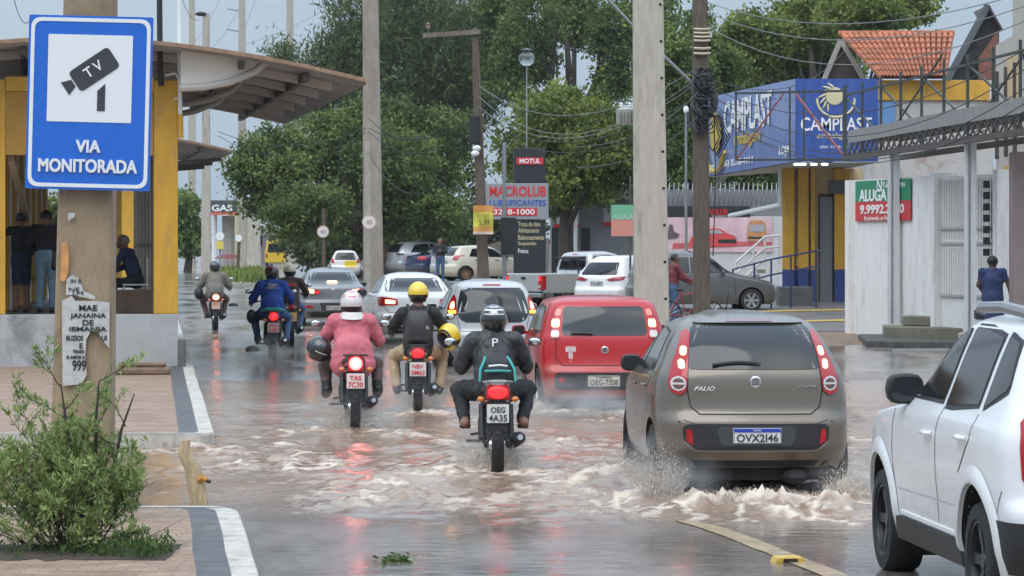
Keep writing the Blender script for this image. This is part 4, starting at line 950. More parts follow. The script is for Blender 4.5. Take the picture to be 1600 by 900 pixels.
# ---------------------------------------------------------------- poles and what hangs on them
GP = 'utility poles along the road'
def rect_pole(name, label, px, d, z0, w0, w1, ztop, m, dxtop=0., depth=.8, rz=0., group=GP, holes=False):
    o = empty(name, (X(px, d), d, z0), rz, label, 'pole', group)
    b = MB(); rows = []
    for i in range(13):
        t = i / 12; w = w0 + (w1 - w0) * t; z = (ztop - z0) * t; dd = w * depth; x = dxtop * t
        rows.append([(x - w / 2, -dd / 2, z), (x + w / 2, -dd / 2, z), (x + w / 2, dd / 2, z), (x - w / 2, dd / 2, z)])
    b.grid(rows, 0, True); b.f.append(tuple(len(b.v) - 4 + i for i in range(4))); b.m.append(0)
    b.build('shaft', m, o, bevel=.02)
    if holes:
        h = MB()
        for k in range(int((ztop - z0) / .55)):
            z = .8 + .55 * k; t = z / (ztop - z0); w = w0 + (w1 - w0) * t
            h.lathe([(.022, 0), (.001, 0)], 10, Matrix.Translation((dxtop * t + w * .40, -w * depth / 2 - .004, z)) @ Matrix.Rotation(R(90), 4, 'X'))
        h.build('bolt_hole', M_blk, o)
    return o
def round_pole(name, label, px, d, z0, r0, r1, ztop, m, dxtop=0., cat='pole', group=GP):
    o = empty(name, (X(px, d), d, z0), 0, label, cat, group)
    MB().tube([(0, 0, 0), (dxtop * .5, 0, (ztop - z0) / 2), (dxtop, 0, ztop - z0)], [r0, (r0 + r1) / 2, r1], 14).build('shaft', m, o, smooth=True)
    return o
# the near pole with its sign
dN = 22.6
Mnear = mat('brown_stained_concrete', (.30, .225, .145), .85, var=.22, vs=3, bump=.35, bs=30, stain=(.17, .12, .075), ss=2.2, sa=.6, stretch=(2, 2, .7))
npole = rect_pole('utility_pole', 'brown stained concrete pole carrying the blue camera sign', 128, dN, .13, .43, .31, 6.0, Mnear, dxtop=.10, depth=.7)
sg = empty('traffic_sign', (X(146.5, dN), dN - .24, Z(163, dN)), 0, 'blue rectangular camera sign reading VIA MONITORADA on the brown pole', 'road sign'); sg.rotation_euler = (0, R(1.4), 0)
sw, sh_ = .868, 1.215
Mbl = mat('sign_blue', (.008, .12, .55), .35, coat=.3, var=.05, vs=3); Mwt = mat('sign_white', (.72, .74, .76), .4); Mgr = mat('sign_charcoal', (.035, .04, .045), .5)
MB().prism(rpoly([(-sw / 2, -sh_ / 2), (sw / 2, -sh_ / 2), (sw / 2, sh_ / 2), (-sw / 2, sh_ / 2)], .012), 0, .012).build('panel', Mbl, sg)
def ring2(w, h, t, r, y0, y1):
    A = rpoly([(-w / 2, -h / 2), (w / 2, -h / 2), (w / 2, h / 2), (-w / 2, h / 2)], r, 6); B = rpoly([(-w / 2 + t, -h / 2 + t), (w / 2 - t, -h / 2 + t), (w / 2 - t, h / 2 - t), (-w / 2 + t, h / 2 - t)], max(.01, r - t * .6), 6)
    b = MB(); b.grid([[(p[0], y0, p[1]) for p in A], [(p[0], y0, p[1]) for p in B], [(p[0], y1, p[1]) for p in B], [(p[0], y1, p[1]) for p in A], [(p[0], y0, p[1]) for p in A]], 0, True); return b
ring2(sw - .032, sh_ - .032, .026, .075, -.004, .001).build('border', Mwt, sg)
MB().prism(rpoly([(-.295, -.135), (.295, -.135), (.295, .475), (-.295, .475)], .008), -.004, .001).build('white_field', Mwt, sg)
cx, cz = .03, .235                                       # the camera pictogram
rot = lambda p, a=R(35): (cx + p[0] * math.cos(a) - p[1] * math.sin(a), cz + p[0] * math.sin(a) + p[1] * math.cos(a))
MB().prism([rot(p) for p in rpoly([(-.165, -.082), (.165, -.082), (.165, .082), (-.165, .082)], .032, 5)], -.009, -.003).build('camera_body', Mgr, sg)
MB().prism([rot(p) for p in ((-.175, -.028), (-.175, .028), (-.245, .052), (-.245, -.052))], -.009, -.003).build('camera_lens', Mgr, sg)
MB().prism([(.055, -.055), (.11, -.055), (.11, .135), (.055, .085)], -.0085, -.003).build('camera_stand', Mgr, sg)
for ch, px_ in (('T', -.045), ('V', .035)):
    p = rot((px_, .004)); lettering(ch, .058, .072, Mwt, sg, (p[0], -.011, p[1]), roll=-R(35), off=.012)
lettering('VIA', .165, .082, Mwt, sg, (-.003, -.008, -.308), bold=.007); lettering('MONITORADA', .685, .088, Mwt, sg, (-.003, -.008, -.445), bold=.007)
for zz in (.3, -.3): MB().bar((-.3, .02, zz), (.3, .02, zz), .02, .05).build('clamp', M_steel, sg)
# torn posters
Mpap = mat('weathered_paper', (.50, .49, .47), .8, var=.16, vs=9, stain=(.30, .25, .19), ss=6, sa=.6)
zp = lambda py: Z(py, dN - .17); xp = lambda px: X(px, dN - .17)
po = empty('poster', (0, dN - .17, 0), 0, 'torn white poster reading MAE JANAINA low on the brown pole', 'poster')
q = [(98, 603), (97, 470), (112, 462), (118, 470), (150, 470), (171, 473), (171, 544), (163, 535), (154, 520), (143, 516), (135, 530), (133, 560), (136, 585), (128, 600)]
MB().prism([(xp(a), zp(b)) for a, b in q], -.008, 0).build('sheet', Mpap, po)
for s, y, w, h in (('MAE', 481, 28, 9), ('JANAINA', 494, 56, 9), ('DE', 504, 17, 9), ('IEMANJA', 515, 58, 9)): lettering(s, w * dN / F, h * dN / F, M_ink, po, (xp(138), -.010, zp(y)), off=.02)
for s, x, y, w, h in (('BUZIOS', 117, 528, 26, 8), ('UI', 163, 528, 8, 8), ('E', 127, 540, 5, 8), ('TRAGO', 123, 549, 18, 5), ('O AMOR E', 118, 558, 28, 5), ('999', 124, 571, 21, 17)): lettering(s, w * dN / F, h * dN / F, M_ink, po, (xp(x), -.010, zp(y)), off=.02)
po = empty('poster', (0, dN - .17, 0), 0, 'ragged scrap of an older poster above the MAE JANAINA poster', 'poster')
MB().prism([(xp(a), zp(b)) for a, b in ((103, 461), (104, 436), (114, 429), (124, 436), (131, 455), (149, 463), (148, 468), (112, 461))], -.006, 0).build('sheet', Mpap, po)
for s, x, y in (('IN B', 119, 439), ('NE', 116, 452), ('LM', 122, 458)): lettering(s, 16 * dN / F, 6 * dN / F, M_ink, po, (xp(x), -.008, zp(y)))
po = MB().prism([(xp(a), zp(b)) for a, b in ((106, 333), (112, 332), (118, 334), (115, 340), (106, 345))], -.006, 0).build('paper_scrap', Mpap, None, loc=(0, dN - .165, 0)); tag(po, 'small white scrap of paper below the camera sign', 'poster')
po = MB().prism([(xp(a), zp(b)) for a, b in ((94, 438), (95, 400), (96, 380), (104, 376), (108, 395), (107, 425), (101, 440))], -.006, 0).build('paper_scrap', mat('orange_paper', (.55, .26, .10), .8, var=.3, vs=12), None, loc=(0, dN - .165, 0)); tag(po, 'faded orange paper scrap on the left edge of the brown pole', 'poster')

rect_pole('utility_pole', 'broad pale concrete pole standing between the red car and the brown pole', 1019, 48, -.1, .54, .40, 9.0, M_concl, dxtop=-.10, depth=.65, holes=True)
pb = rect_pole('utility_pole', 'thin brown pole wrapped in a tangle of black cable, right of the broad pole', 1097, 62, 0, .33, .27, 9.5, M_wood, dxtop=-.06, depth=.8)
pa = rect_pole('utility_pole', 'tall pale concrete pole rising behind the grey sedan into the left trees', 584, 100, 0, .64, .45, 11.5, mat('brownish_concrete', (.30, .26, .215), .85, var=.18, vs=2, stain=(.17, .14, .11), ss=1.2, sa=.6, stretch=(2, 2, .6)), dxtop=-.12, depth=.7)
pw = rect_pole('utility_pole', 'dark wooden pole with a crossarm, carrying the orange and yellow banner', 757, 91, .1, .36, .19, Z(45, 91), M_wood, dxtop=-.27, depth=.9)
b = MB(); b.bar((-1.75, -.12, Z(56, 91) - .1), (-.1, -.12, Z(50, 91) - .1), .10, .13); b.build('crossarm', mat('pale_wood', (.17, .14, .115), .85, var=.3), pw)
for xx in (-1.6,): MB().lathe([(.001, 0), (.05, .02), (.07, .08), (.04, .12), (.06, .17), (.001, .22)], 10, Matrix.Translation((xx, -.12, Z(53, 91)))).build('insulator', mat('insulator_brown', (.20, .12, .08), .3), pw, smooth=True)
MB().span((-.42, -.30, Z(225, 91) - .1), (-.14, .2, Z(180, 91) - .1)).build('junction_box', M_black, pw, bevel=.04)
for xx, zz in ((-.12, 232), (-.16, 240)): MB().ell((xx - .1, -.25, Z(zz, 91) - .1), (.12, .08, .09), 12, 8).build('clamp', M_white, pw, smooth=True)
rect_pole('utility_pole', 'slim pole in front of the tall pale pole, carrying the higher round sign', 575, 96, 0, .20, .17, Z(222, 96), M_conc, depth=.9)
for (px, d, zt, w, lab) in ((322, 140, 34, .36, 'slender concrete pole beyond the station, the nearest of the far left poles'), (300, 230, 60, .5, 'far concrete pole partly hidden by the station canopy, left of the slender one'), (378, 200, 30, .48, 'tall far concrete pole with two small arms seen above the canopy'), (453, 210, 30, .52, 'tall far concrete pole above the right end of the canopy, near the trees')):
    o = rect_pole('utility_pole', lab, px, d, 0, w * 1.2, w * .8, Z(-40 if px > 350 else (20 if px == 322 else -10), d), M_concl, depth=.7)
    if px == 378:
        for y in (14, 46): MB().bar((-.9, 0, Z(y, d)), (0, 0, Z(y + 4, d)), .06, .08).build('arm', M_steel, o)
    if px == 322: MB().ell((-.22, -.1, Z(22, d)), (.25, .14, .10), 12, 8).build('lamp_head', M_black, o, smooth=True)
    if px == 453: pass
rect_pole('utility_pole', 'short thick concrete pole in the far grassy median', 397, 250, 0, 1.1, .75, Z(318, 250), M_concl, depth=.7)
# grey-painted thin posts and lamps
o = round_pole('sign_post', 'thin grey post standing in front of the totem sign', 788, 92, 0, .07, .06, Z(222, 92), M_steel, cat='post', group=None)
MB().span((-.10, -.13, Z(398, 92)), (.34, -.02, Z(340, 92))).build('panel', M_black, o)
o = round_pole('street_lamp', 'slim post with a round glass globe among the trees', 823, 120, .3, .035, .025, Z(100, 120), M_steel, cat='street lamp', group=None)
b = MB(); b.ell((0, 0, Z(92, 120) - .3), (.30, .30, .28), 18, 12); b.build('globe', mat('clear_globe', (.40, .43, .40), .15, trans=.92), o, smooth=True)
MB().lathe([(.20, 0), (.26, .03), (.001, .08)], 14, Matrix.Translation((0, 0, Z(84, 120) - .18))).build('cap', M_steel, o, smooth=True)
o = round_pole('lamp_post', 'very thin white-tipped post left of the brown pole', 1072, 100, .2, .05, .04, Z(178, 100), M_steel, cat='post', group=None)
MB().ell((0, 0, Z(172, 100) - .2), (.09, .09, .13), 12, 8).build('tip', M_white, o, smooth=True)
# the lamp arm on the cabled pole, the cable tangle
b = MB(); b.tube([(-.10, -.15, Z(138, 62)), (-1.2, -.4, Z(138, 62) + 1.02), (-2.35, -.7, Z(138, 62) + 2.2)], [.032, .03, .028], 10); b.ell((-2.5, -.74, Z(138, 62) + 2.32), (.3, .14, .08), 14, 8); b.build('lamp_arm', M_steel, pb, smooth=True)
g = random.Random(5); b = MB()
for i in range(46):
    c = Vector((g.uniform(-.12, .12), -.18 - g.random() * .12, Z(g.uniform(95, 185), 62))); pts = []
    a0 = g.uniform(0, 6.3); rr_ = g.uniform(.09, .24); e = g.uniform(.5, 1.4)
    for k in range(14): 
        a = a0 + k * .5; pts.append(c + Vector((rr_ * .8 * math.cos(a), -.05 * math.sin(a * 2) - .03 * k / 14, rr_ * e * .7 * math.sin(a) - .02 * k)))
    b.tube(pts, g.choice([.012, .016, .022]), 5)
b.ell((.02, -.24, Z(124, 62)), (.15, .10, .12), 12, 8); b.ell((.22, -.2, Z(158, 62)), (.08, .08, .24), 12, 8)
b.build('cable_tangle', mat('worn_cable', (.035, .036, .04), .6), pb, smooth=True)
b = MB()
for y in (46, 52, 58, 64, 76, 84): b.tube([(-.17, -.16, Z(y, 62)), (0, -.19, Z(y, 62) - .01), (.15, -.16, Z(y, 62))], .025, 6)
b.build('band', mat('pale_band', (.5, .42, .32), .6), pb)
b = MB()
for i in range(5): b.tube([(.2 + .03 * i, -.2, Z(180, 62)), (.32 + .05 * i, -.25, Z(215, 62)), (.20 + .03 * i, -.2, Z(235 + i * 3, 62)), (.12, -.17, Z(228, 62))], .014, 5)
b.tube([(.22, -.18, Z(185, 62)), (.25, -.18, Z(280, 62)), (.20, -.18, Z(400, 62))], .012, 5)
b.build('hanging_cable', M_black, pb, smooth=True)
# transformer-like box on the broad pole
o = empty('transformer', (X(978, 48.6), 48.6, Z(182, 48.6)), 0, 'ribbed grey box fixed to the left side of the broad concrete pole', 'transformer'); o.scale = (.72, .72, .52)
MB().lathe([(.001, -.24), (.19, -.24), (.20, .2), (.12, .26), (.001, .27)], 18).build('tank', mat('grey_tank', (.36, .36, .34), .5, var=.1), o, smooth=True)
b = MB()
for i in range(6): b.box((-.20 + .07 * i, -.19, -.02), (.015, .10, .34))
b.build('fin', MATS['grey_tank'], o)
for i in (-.1, .08): MB().lathe([(.03, .26), (.05, .30), (.03, .34), (.05, .38), (.001, .42)], 10, Matrix.Translation((i, 0, 0))).build('insulator', M_white, o, smooth=True)
MB().bar((.15, .05, 0), (.34, .05, 0), .06, .08).build('bracket', M_steel, o)
# round speed signs
for (px, py, d, rr_, lab) in ((505, 362, 110, 9.5, 'lower round white speed sign on its own post, left of the tall pole'), (577, 347, 95.5, 11, 'higher round white speed sign fixed to the slim pole')):
    s = empty('speed_sign', (X(px, d), d - .14, Z(py, d)), 0, lab, 'road sign', 'round speed signs'); r0 = rr_ * d / F
    A = Matrix.Rotation(R(90), 4, 'X')
    MB().lathe([(.001, .0), (r0, .0), (r0, -.02), (.001, -.02)], 32, A).build('disc', mat('sign_face', (.70, .66, .62), .4), s)
    MB().lathe([(r0 * .99, .003), (r0 * .90, .005), (r0 * .90, .001)], 32, A).build('rim', mat('faded_red', (.55, .30, .25), .5), s)
    lettering('40', r0 * .9, r0 * .7, mat('faded_ink', (.35, .25, .22), .5), s, (0, -.006, 0))
    if px == 505: MB().tube([(.02, .10, -Z(py, d)), (.02, .10, r0 + .6)], .07, 10).build('post', M_wood, s, smooth=True)
# banner on the wooden pole
o = empty('banner', (X(755, 90.5), 90.5, 0), 0, 'small orange and yellow price banner tied to the dark wooden pole', 'banner')
zb = lambda py: Z(py, 90.5); w_ = 15.5 * 90.5 / F
b = MB(); n_ = 10; rows = []
for i in range(n_ + 1):
    py = 321 + 44 * i / n_; rows.append([(w_ * u, .03 * math.sin(u * 3 + i * .7), zb(py)) for u in (-1, -.5, 0, .5, 1)])
b.grid(rows); b.build('cloth', [mat('yellow_cloth', (.60, .55, .08), .7)], o, smooth=True)
for pa0, pa1, mm, nm in ((321, 331, mat('orange_cloth', (.60, .27, .06), .7), 'top_stripe'), (354, 362, mat('orange_cloth2', (.62, .30, .08), .7), 'bottom_stripe'), (362, 366, mat('pale_cloth', (.62, .50, .45), .7), 'hem')):
    MB().grid([[(w_ * u, .03 * math.sin(u * 3 + (i0 - 321) / 4.4 * .7) - .006, zb(i0)) for u in (-1, -.5, 0, .5, 1)] for i0 in (pa0, (pa0 + pa1) / 2, pa1)]).build(nm, mm, o, smooth=True)
lettering('A PART', w_ * 1.2, .10, mat('olive_ink', (.16, .13, .03), .7), o, (0, -.06, zb(337)), off=.01); lettering('5,99', w_ * 1.1, .20, MATS['olive_ink'], o, (.03, -.06, zb(348)), off=.015)

# ---------------------------------------------------------------- overhead cables
GC = 'overhead cables'
def wire(label, a, b, sag, r=.018, m=None):
    r *= .55
    a, b = Vector(a), Vector(b); c = (a + b) / 2
    pts = [a.lerp(b, t) - Vector((0, 0, sag * 4 * t * (1 - t))) - c for t in [i / 14 for i in range(15)]]
    o = MB().tube(pts, r, 5).build('power_cable', m or M_black, None, smooth=True, loc=c); tag(o, label, 'cable', GC)
Mgw = mat('grey_cable', (.18, .18, .19), .6)
LW = 'thin cable strung between the dark wooden pole and the cabled brown pole'
for i, (ya, yb, s_) in enumerate(((133, 105, .9), (150, 120, 1.1), (166, 128, 1.0), (183, 150, .8), (190, 165, .9))):
    wire(LW, P(747, ya, 91), P(1092, yb, 61.8), s_, .016, Mgw if i < 3 else M_black)
LX = 'black cable strung from the slim pole to the dark wooden pole across the trees'
for ya, yb, s_ in ((185, 138, 1.0), (200, 182, .5), (206, 186, .8), (240, 190, 1.6)): wire(LX, P(576, ya, 96), P(744, yb, 91), s_, .022)
LY = 'cable running from the station canopy toward the slim pole in front of the left trees'
for ya, yb, s_ in ((205, 200, .5), (212, 206, .7)): wire(LY, P(340, ya, 100), P(572, yb, 96), s_, .018)
LZ = 'cable crossing in front of the tiled roof toward the right edge'
for ya, yb, s_, d2 in ((2, -30, .5, 42), (17, -12, .6, 42), (38, 4, .8, 42), (130, 40, .9, 44), (140, 66, 1.1, 44), (150, 95, 1.2, 44), (160, 120, 1.2, 44), (170, 140, 1.0, 46)): wire(LZ, P(1100, ya, 62), P(1660, yb, d2), s_, .015, Mgw if ya < 40 else M_black)
LV = 'cable from the cabled brown pole back toward the trees and the blue shop sign'
for ya, (qx, qy, qd), s_ in ((120, (1330, 66, 110), .8), (150, (1250, 118, 105), .5), (165, (1245, 128, 95), .5)): wire(LV, P(1100, ya, 62), P(qx, qy, qd), s_, .016)
LU = 'cable passing in front of the broad concrete pole to the cabled brown pole'
for ya, yb in ((200, 140), (232, 178)): wire(LU, P(900, ya + 30, 40), P(1094, yb, 61.8), .25, .013)
LT = 'thin cable in the sky above the station canopy'
for (a1, b1, d1, a2, b2, d2) in ((20, -10, 60, 50, 26, 60), (285, 0, 120, 312, 30, 140), (345, -5, 200, 300, 70, 200), (400, -5, 200, 372, 60, 200), (372, 14, 200, 330, 75, 210), (540, -5, 200, 380, 70, 200)): wire(LT, P(a1, b1, d1), P(a2, b2, d2), .3, .02, Mgw)
# ---------------------------------------------------------------- totem sign and workshop
def build_totem():
    d = 107; k = d / 95; r = empty('totem_sign', (X(828, d), d, 0), R(3), 'tall black and grey totem sign with red and blue lettering beside the parked cars', 'sign')
    x = lambda px: X(px, d) - X(828, d); z = lambda py: Z(py, d)
    Mb = mat('totem_black', (.022, .024, .028), .5, var=.08); Mg = mat('totem_grey', (.27, .28, .30), .5, var=.05)
    MB().span((x(803), 0, .2), (x(853), .45, z(344))).build('lower_panel', Mb, r, bevel=.015)
    MB().span((x(803), .02, z(287)), (x(852), .43, z(231))).build('upper_panel', Mb, r, bevel=.015)
    o = MB().span((x(757), -.06, z(343)), (x(857), .48, z(286.5))).build('name_board', Mg, r, bevel=.015)
    q = MB().span((x(807), -.012, z(257)), (x(849), .015, z(246))).build('red_panel', mat('panel_red', (.60, .03, .04), .4), r)
    lettering('MOTUL', .62 * k, .14 * k, M_inkw, q, ((x(807) + x(849)) / 2, -.020, z(251.5)), off=.02)
    lettering('MACROLUB', (858 - 768) * d / F * .98, .30 * k, M_inkr, o, (x(809), -.068, z(299)), off=.02)
    lettering('LUBRIFICANTES', 1.68 * k, .17 * k, M_inkb, o, (x(809), -.068, z(317)), off=.015)
    q = MB().span((x(767), -.075, z(337)), (x(839), -.055, z(325))).build('phone_panel', MATS['panel_red'], r)
    lettering('3218-1000', 1.22 * k, .165 * k, M_inkw, q, ((x(767) + x(839)) / 2, -.083, z(331)), off=.015)
    My = mat('cream_lettering', (.60, .52, .30), .5)
    for s, y, w, m in (('Troca de óleo', 350, .66, My), ('Alinhamento', 360, .62, My), ('Balanceamento', 371, .78, My), ('Suspensão', 381, .54, My), ('Freios', 392, .30, M_inkw)):
        lettering(s, w * k, .14 * k, m, r, (x(809.5) + w * k / 2, -.01, z(y)), off=.01)
build_totem()
def face_box(b, A, B, z0, z1, t, m=0):
    """wall from A to B (plan points), standing z0..z1, thickness t behind"""
    A, B = Vector((A[0], A[1], 0)), Vector((B[0], B[1], 0)); d = (B - A).normalized(); n_ = Vector((-d.y, d.x, 0)) * t
    V = [A, B, B + n_, A + n_]; b.add([(p.x, p.y, z0) for p in V] + [(p.x, p.y, z1) for p in V], [(0, 3, 2, 1), (4, 5, 6, 7), (0, 1, 5, 4), (1, 2, 6, 5), (2, 3, 7, 6), (3, 0, 4, 7)], m); return b
def build_workshop():
    d = 135
    r = empty('workshop', (X(920, d), d, fz(d)), 0, 'grey and white workshop with a red stripe behind the totem sign', 'building')
    x = lambda px: X(px, d) - X(920, d); z = lambda py: Z(py, d) - fz(d)
    Mg = mat('grey_wall', (.21, .215, .225), .75, var=.12, vs=.8); Mw = mat('white_wall', (.52, .51, .50), .7, var=.1)
    b = MB(); b.span((x(862), 0, -.3), (x(1000), 6, z(300))); b.build('wall', Mg, r)
    b = MB(); b.span((x(870), -.06, z(352)), (x(905), -.005, z(318))); b.span((x(943), -.05, z(349)), (x(955), -.004, z(301))); b.build('white_panel', Mw, r)
    b = MB(); b.span((x(866), -.08, z(356)), (x(905), -.01, z(350))); b.span((x(942), -.08, z(353)), (x(985), -.01, z(347))); b.build('red_stripe', M_inkr, r)
    for a0, a1 in ((862, 876), (908, 922)): MB().span((x(a0), -.04, -.2), (x(a1), -.008, z(356))).build('door', mat('dark_doorway', (.03, .03, .032), .7), r)
    for px in (885, 899): MB().tube([(x(px), -.5, -.2), (x(px), -.5, z(315))], .09, 10).build('post', M_white, r, smooth=True)
    MB().span((x(855), -1.2, z(312)), (x(1000), 6.2, z(300))).build('roof', mat('workshop_roof', (.12, .12, .12), .7), r)
    # long wall with the mural and the barbed coil
    d2 = 120
    w = empty('boundary_wall', (X(1135, d2), d2, fz(d2)), 0, 'boundary wall with a painted car mural and a coil of barbed wire on top', 'wall')
    x = lambda px: X(px, d2) - X(1135, d2); z = lambda py: Z(py, d2) - fz(d2)
    MB().span((x(1000), 0, -.4), (x(1232), .3, z(338))).build('wall', Mw, w)
    MB().span((x(1000), .4, z(345)), (x(1232), .6, z(296))).build('upper_wall', mat('grey_block_wall', (.20, .20, .21), .85, var=.12), w)
    MB().span((x(1030), -.06, z(339)), (x(1172), -.004, z(322))).build('black_band', mat('band_black', (.015, .015, .016), .6), w)
    lettering('MACROLUB', (1137 - 1088) * d2 / F * 1.0, .22, M_inkr, w, (x(1112), -.075, z(331)), off=.02); lettering('TROCA DE ÓLEO', .55, .07, M_inkw, w, (x(1123), -.075, z(337.5)))
    m = MB().span((x(1036), -.05, z(394)), (x(1207), -.004, z(339.5))).build('mural', mat('mural_pink', (.62, .42, .44), .6, var=.3, vs=.9), w)
    k = MB().prism([(x(1050), z(389)), (x(1206), z(383)), (x(1206), z(378)), (x(1120), z(377)), (x(1052), z(380))], -.062, -.053).build('painted_road', mat('mural_red', (.52, .10, .11), .6, var=.3, vs=4), m)
    k = MB().prism(rpoly([(x(1078), z(383)), (x(1078), z(371)), (x(1092), z(366)), (x(1104), z(357)), (x(1125), z(357)), (x(1136), z(365)), (x(1150), z(369)), (x(1152), z(381)), (x(1140), z(385)), (x(1100), z(385))], .12), -.075, -.066).build('painted_car', mat('mural_car_red', (.60, .06, .06), .5), m)
    MB().prism(rpoly([(x(1106), z(365)), (x(1110), z(359)), (x(1124), z(359)), (x(1131), z(365))], .08), -.084, -.077).build('painted_glass', mat('mural_grey', (.35, .33, .36), .6), k)
    MB().prism(rpoly([(x(1122), z(380)), (x(1122), z(374)), (x(1150), z(374)), (x(1150), z(380))], .05), -.084, -.077).build('painted_grille', M_ink, k)
    k = MB().prism(rpoly([(x(1167), z(377)), (x(1168), z(352)), (x(1172), z(345)), (x(1190), z(344)), (x(1196), z(350)), (x(1197), z(376))], .1), -.075, -.066).build('painted_bus', mat('mural_orange', (.50, .24, .09), .6, var=.3, vs=6), m)
    MB().prism([(x(1170), z(362)), (x(1170), z(351)), (x(1194), z(351)), (x(1194), z(362))], -.084, -.077).build('painted_window', MATS['mural_grey'], k)
    MB().prism([(x(1169), z(373)), (x(1169), z(370)), (x(1195), z(370)), (x(1195), z(373))], -.084, -.077).build('painted_bumper', M_ink, k)
    for c_, rr_ in ((1048, 9), (1061, 8)):
        b = MB(); b.lathe([(rr_ * d2 / F, -.06), (rr_ * d2 / F, -.075), (rr_ * .6 * d2 / F, -.075), (rr_ * .6 * d2 / F, -.06)], 20, Matrix.Translation((x(c_), 0, z(377))) @ Matrix.Rotation(R(-90), 4, 'X') @ Matrix.Scale(-1, 4, (0, 0, 1))); b.build('painted_wheel', M_ink, m)
    MB().prism([(x(1041), z(374)), (x(1046), z(350)), (x(1051), z(352)), (x(1053), z(362)), (x(1062), z(366)), (x(1058), z(372))], -.075, -.066).build('painted_motorbike', mat('mural_dark', (.12, .08, .09), .6), m)
    b = MB(); pts = []
    for i in range(360):
        t = i / 359; a = t * 24 * 2 * math.pi; pts.append((x(1040) + (x(1215) - x(1040)) * t, .5 + .4 * math.sin(a), z(302) + .40 * math.cos(a)))
    b.tube(pts, .018, 4); b.build('barbed_coil', M_steel, w)
    # concrete retaining slope left of it, behind the cars
    o = MB().prism([(X(735, 160), 0), (X(735, 160), 1.3), (X(800, 160), 1.9), (X(858, 160), 1.9), (X(858, 160), 0)], 0, .4).build('low_wall', mat('brown_render', (.20, .165, .135), .85, var=.2), None, loc=(0, 160, .4)); tag(o, 'low brown rendered wall behind the dusty white hatchback', 'wall')
    # the rent sign on a stake
    o = empty('rent_sign', (X(973, 88), 88, fz(88)), 0, 'faded green and red rent sign half hidden by the broad pole', 'sign')
    zz = lambda py: Z(py, 88) - fz(88); xx = lambda px: X(px, 88) - X(973, 88)
    MB().span((xx(955), 0, zz(343)), (xx(992), .03, zz(320))).build('green_panel', mat('faded_green', (.16, .42, .26), .6), o); MB().span((xx(955), 0, zz(369)), (xx(992), .03, zz(343.2))).build('red_panel', mat('faded_salmon', (.62, .25, .20), .6), o)
    lettering('ALUGA', .55, .15, mat('pale_print', (.55, .65, .55), .6), o, (xx(974), -.008, zz(339))); MB().tube([(xx(985), .06, 0), (xx(985), .06, zz(275))], .03, 8).build('post', M_rust, o, smooth=True)
build_workshop()

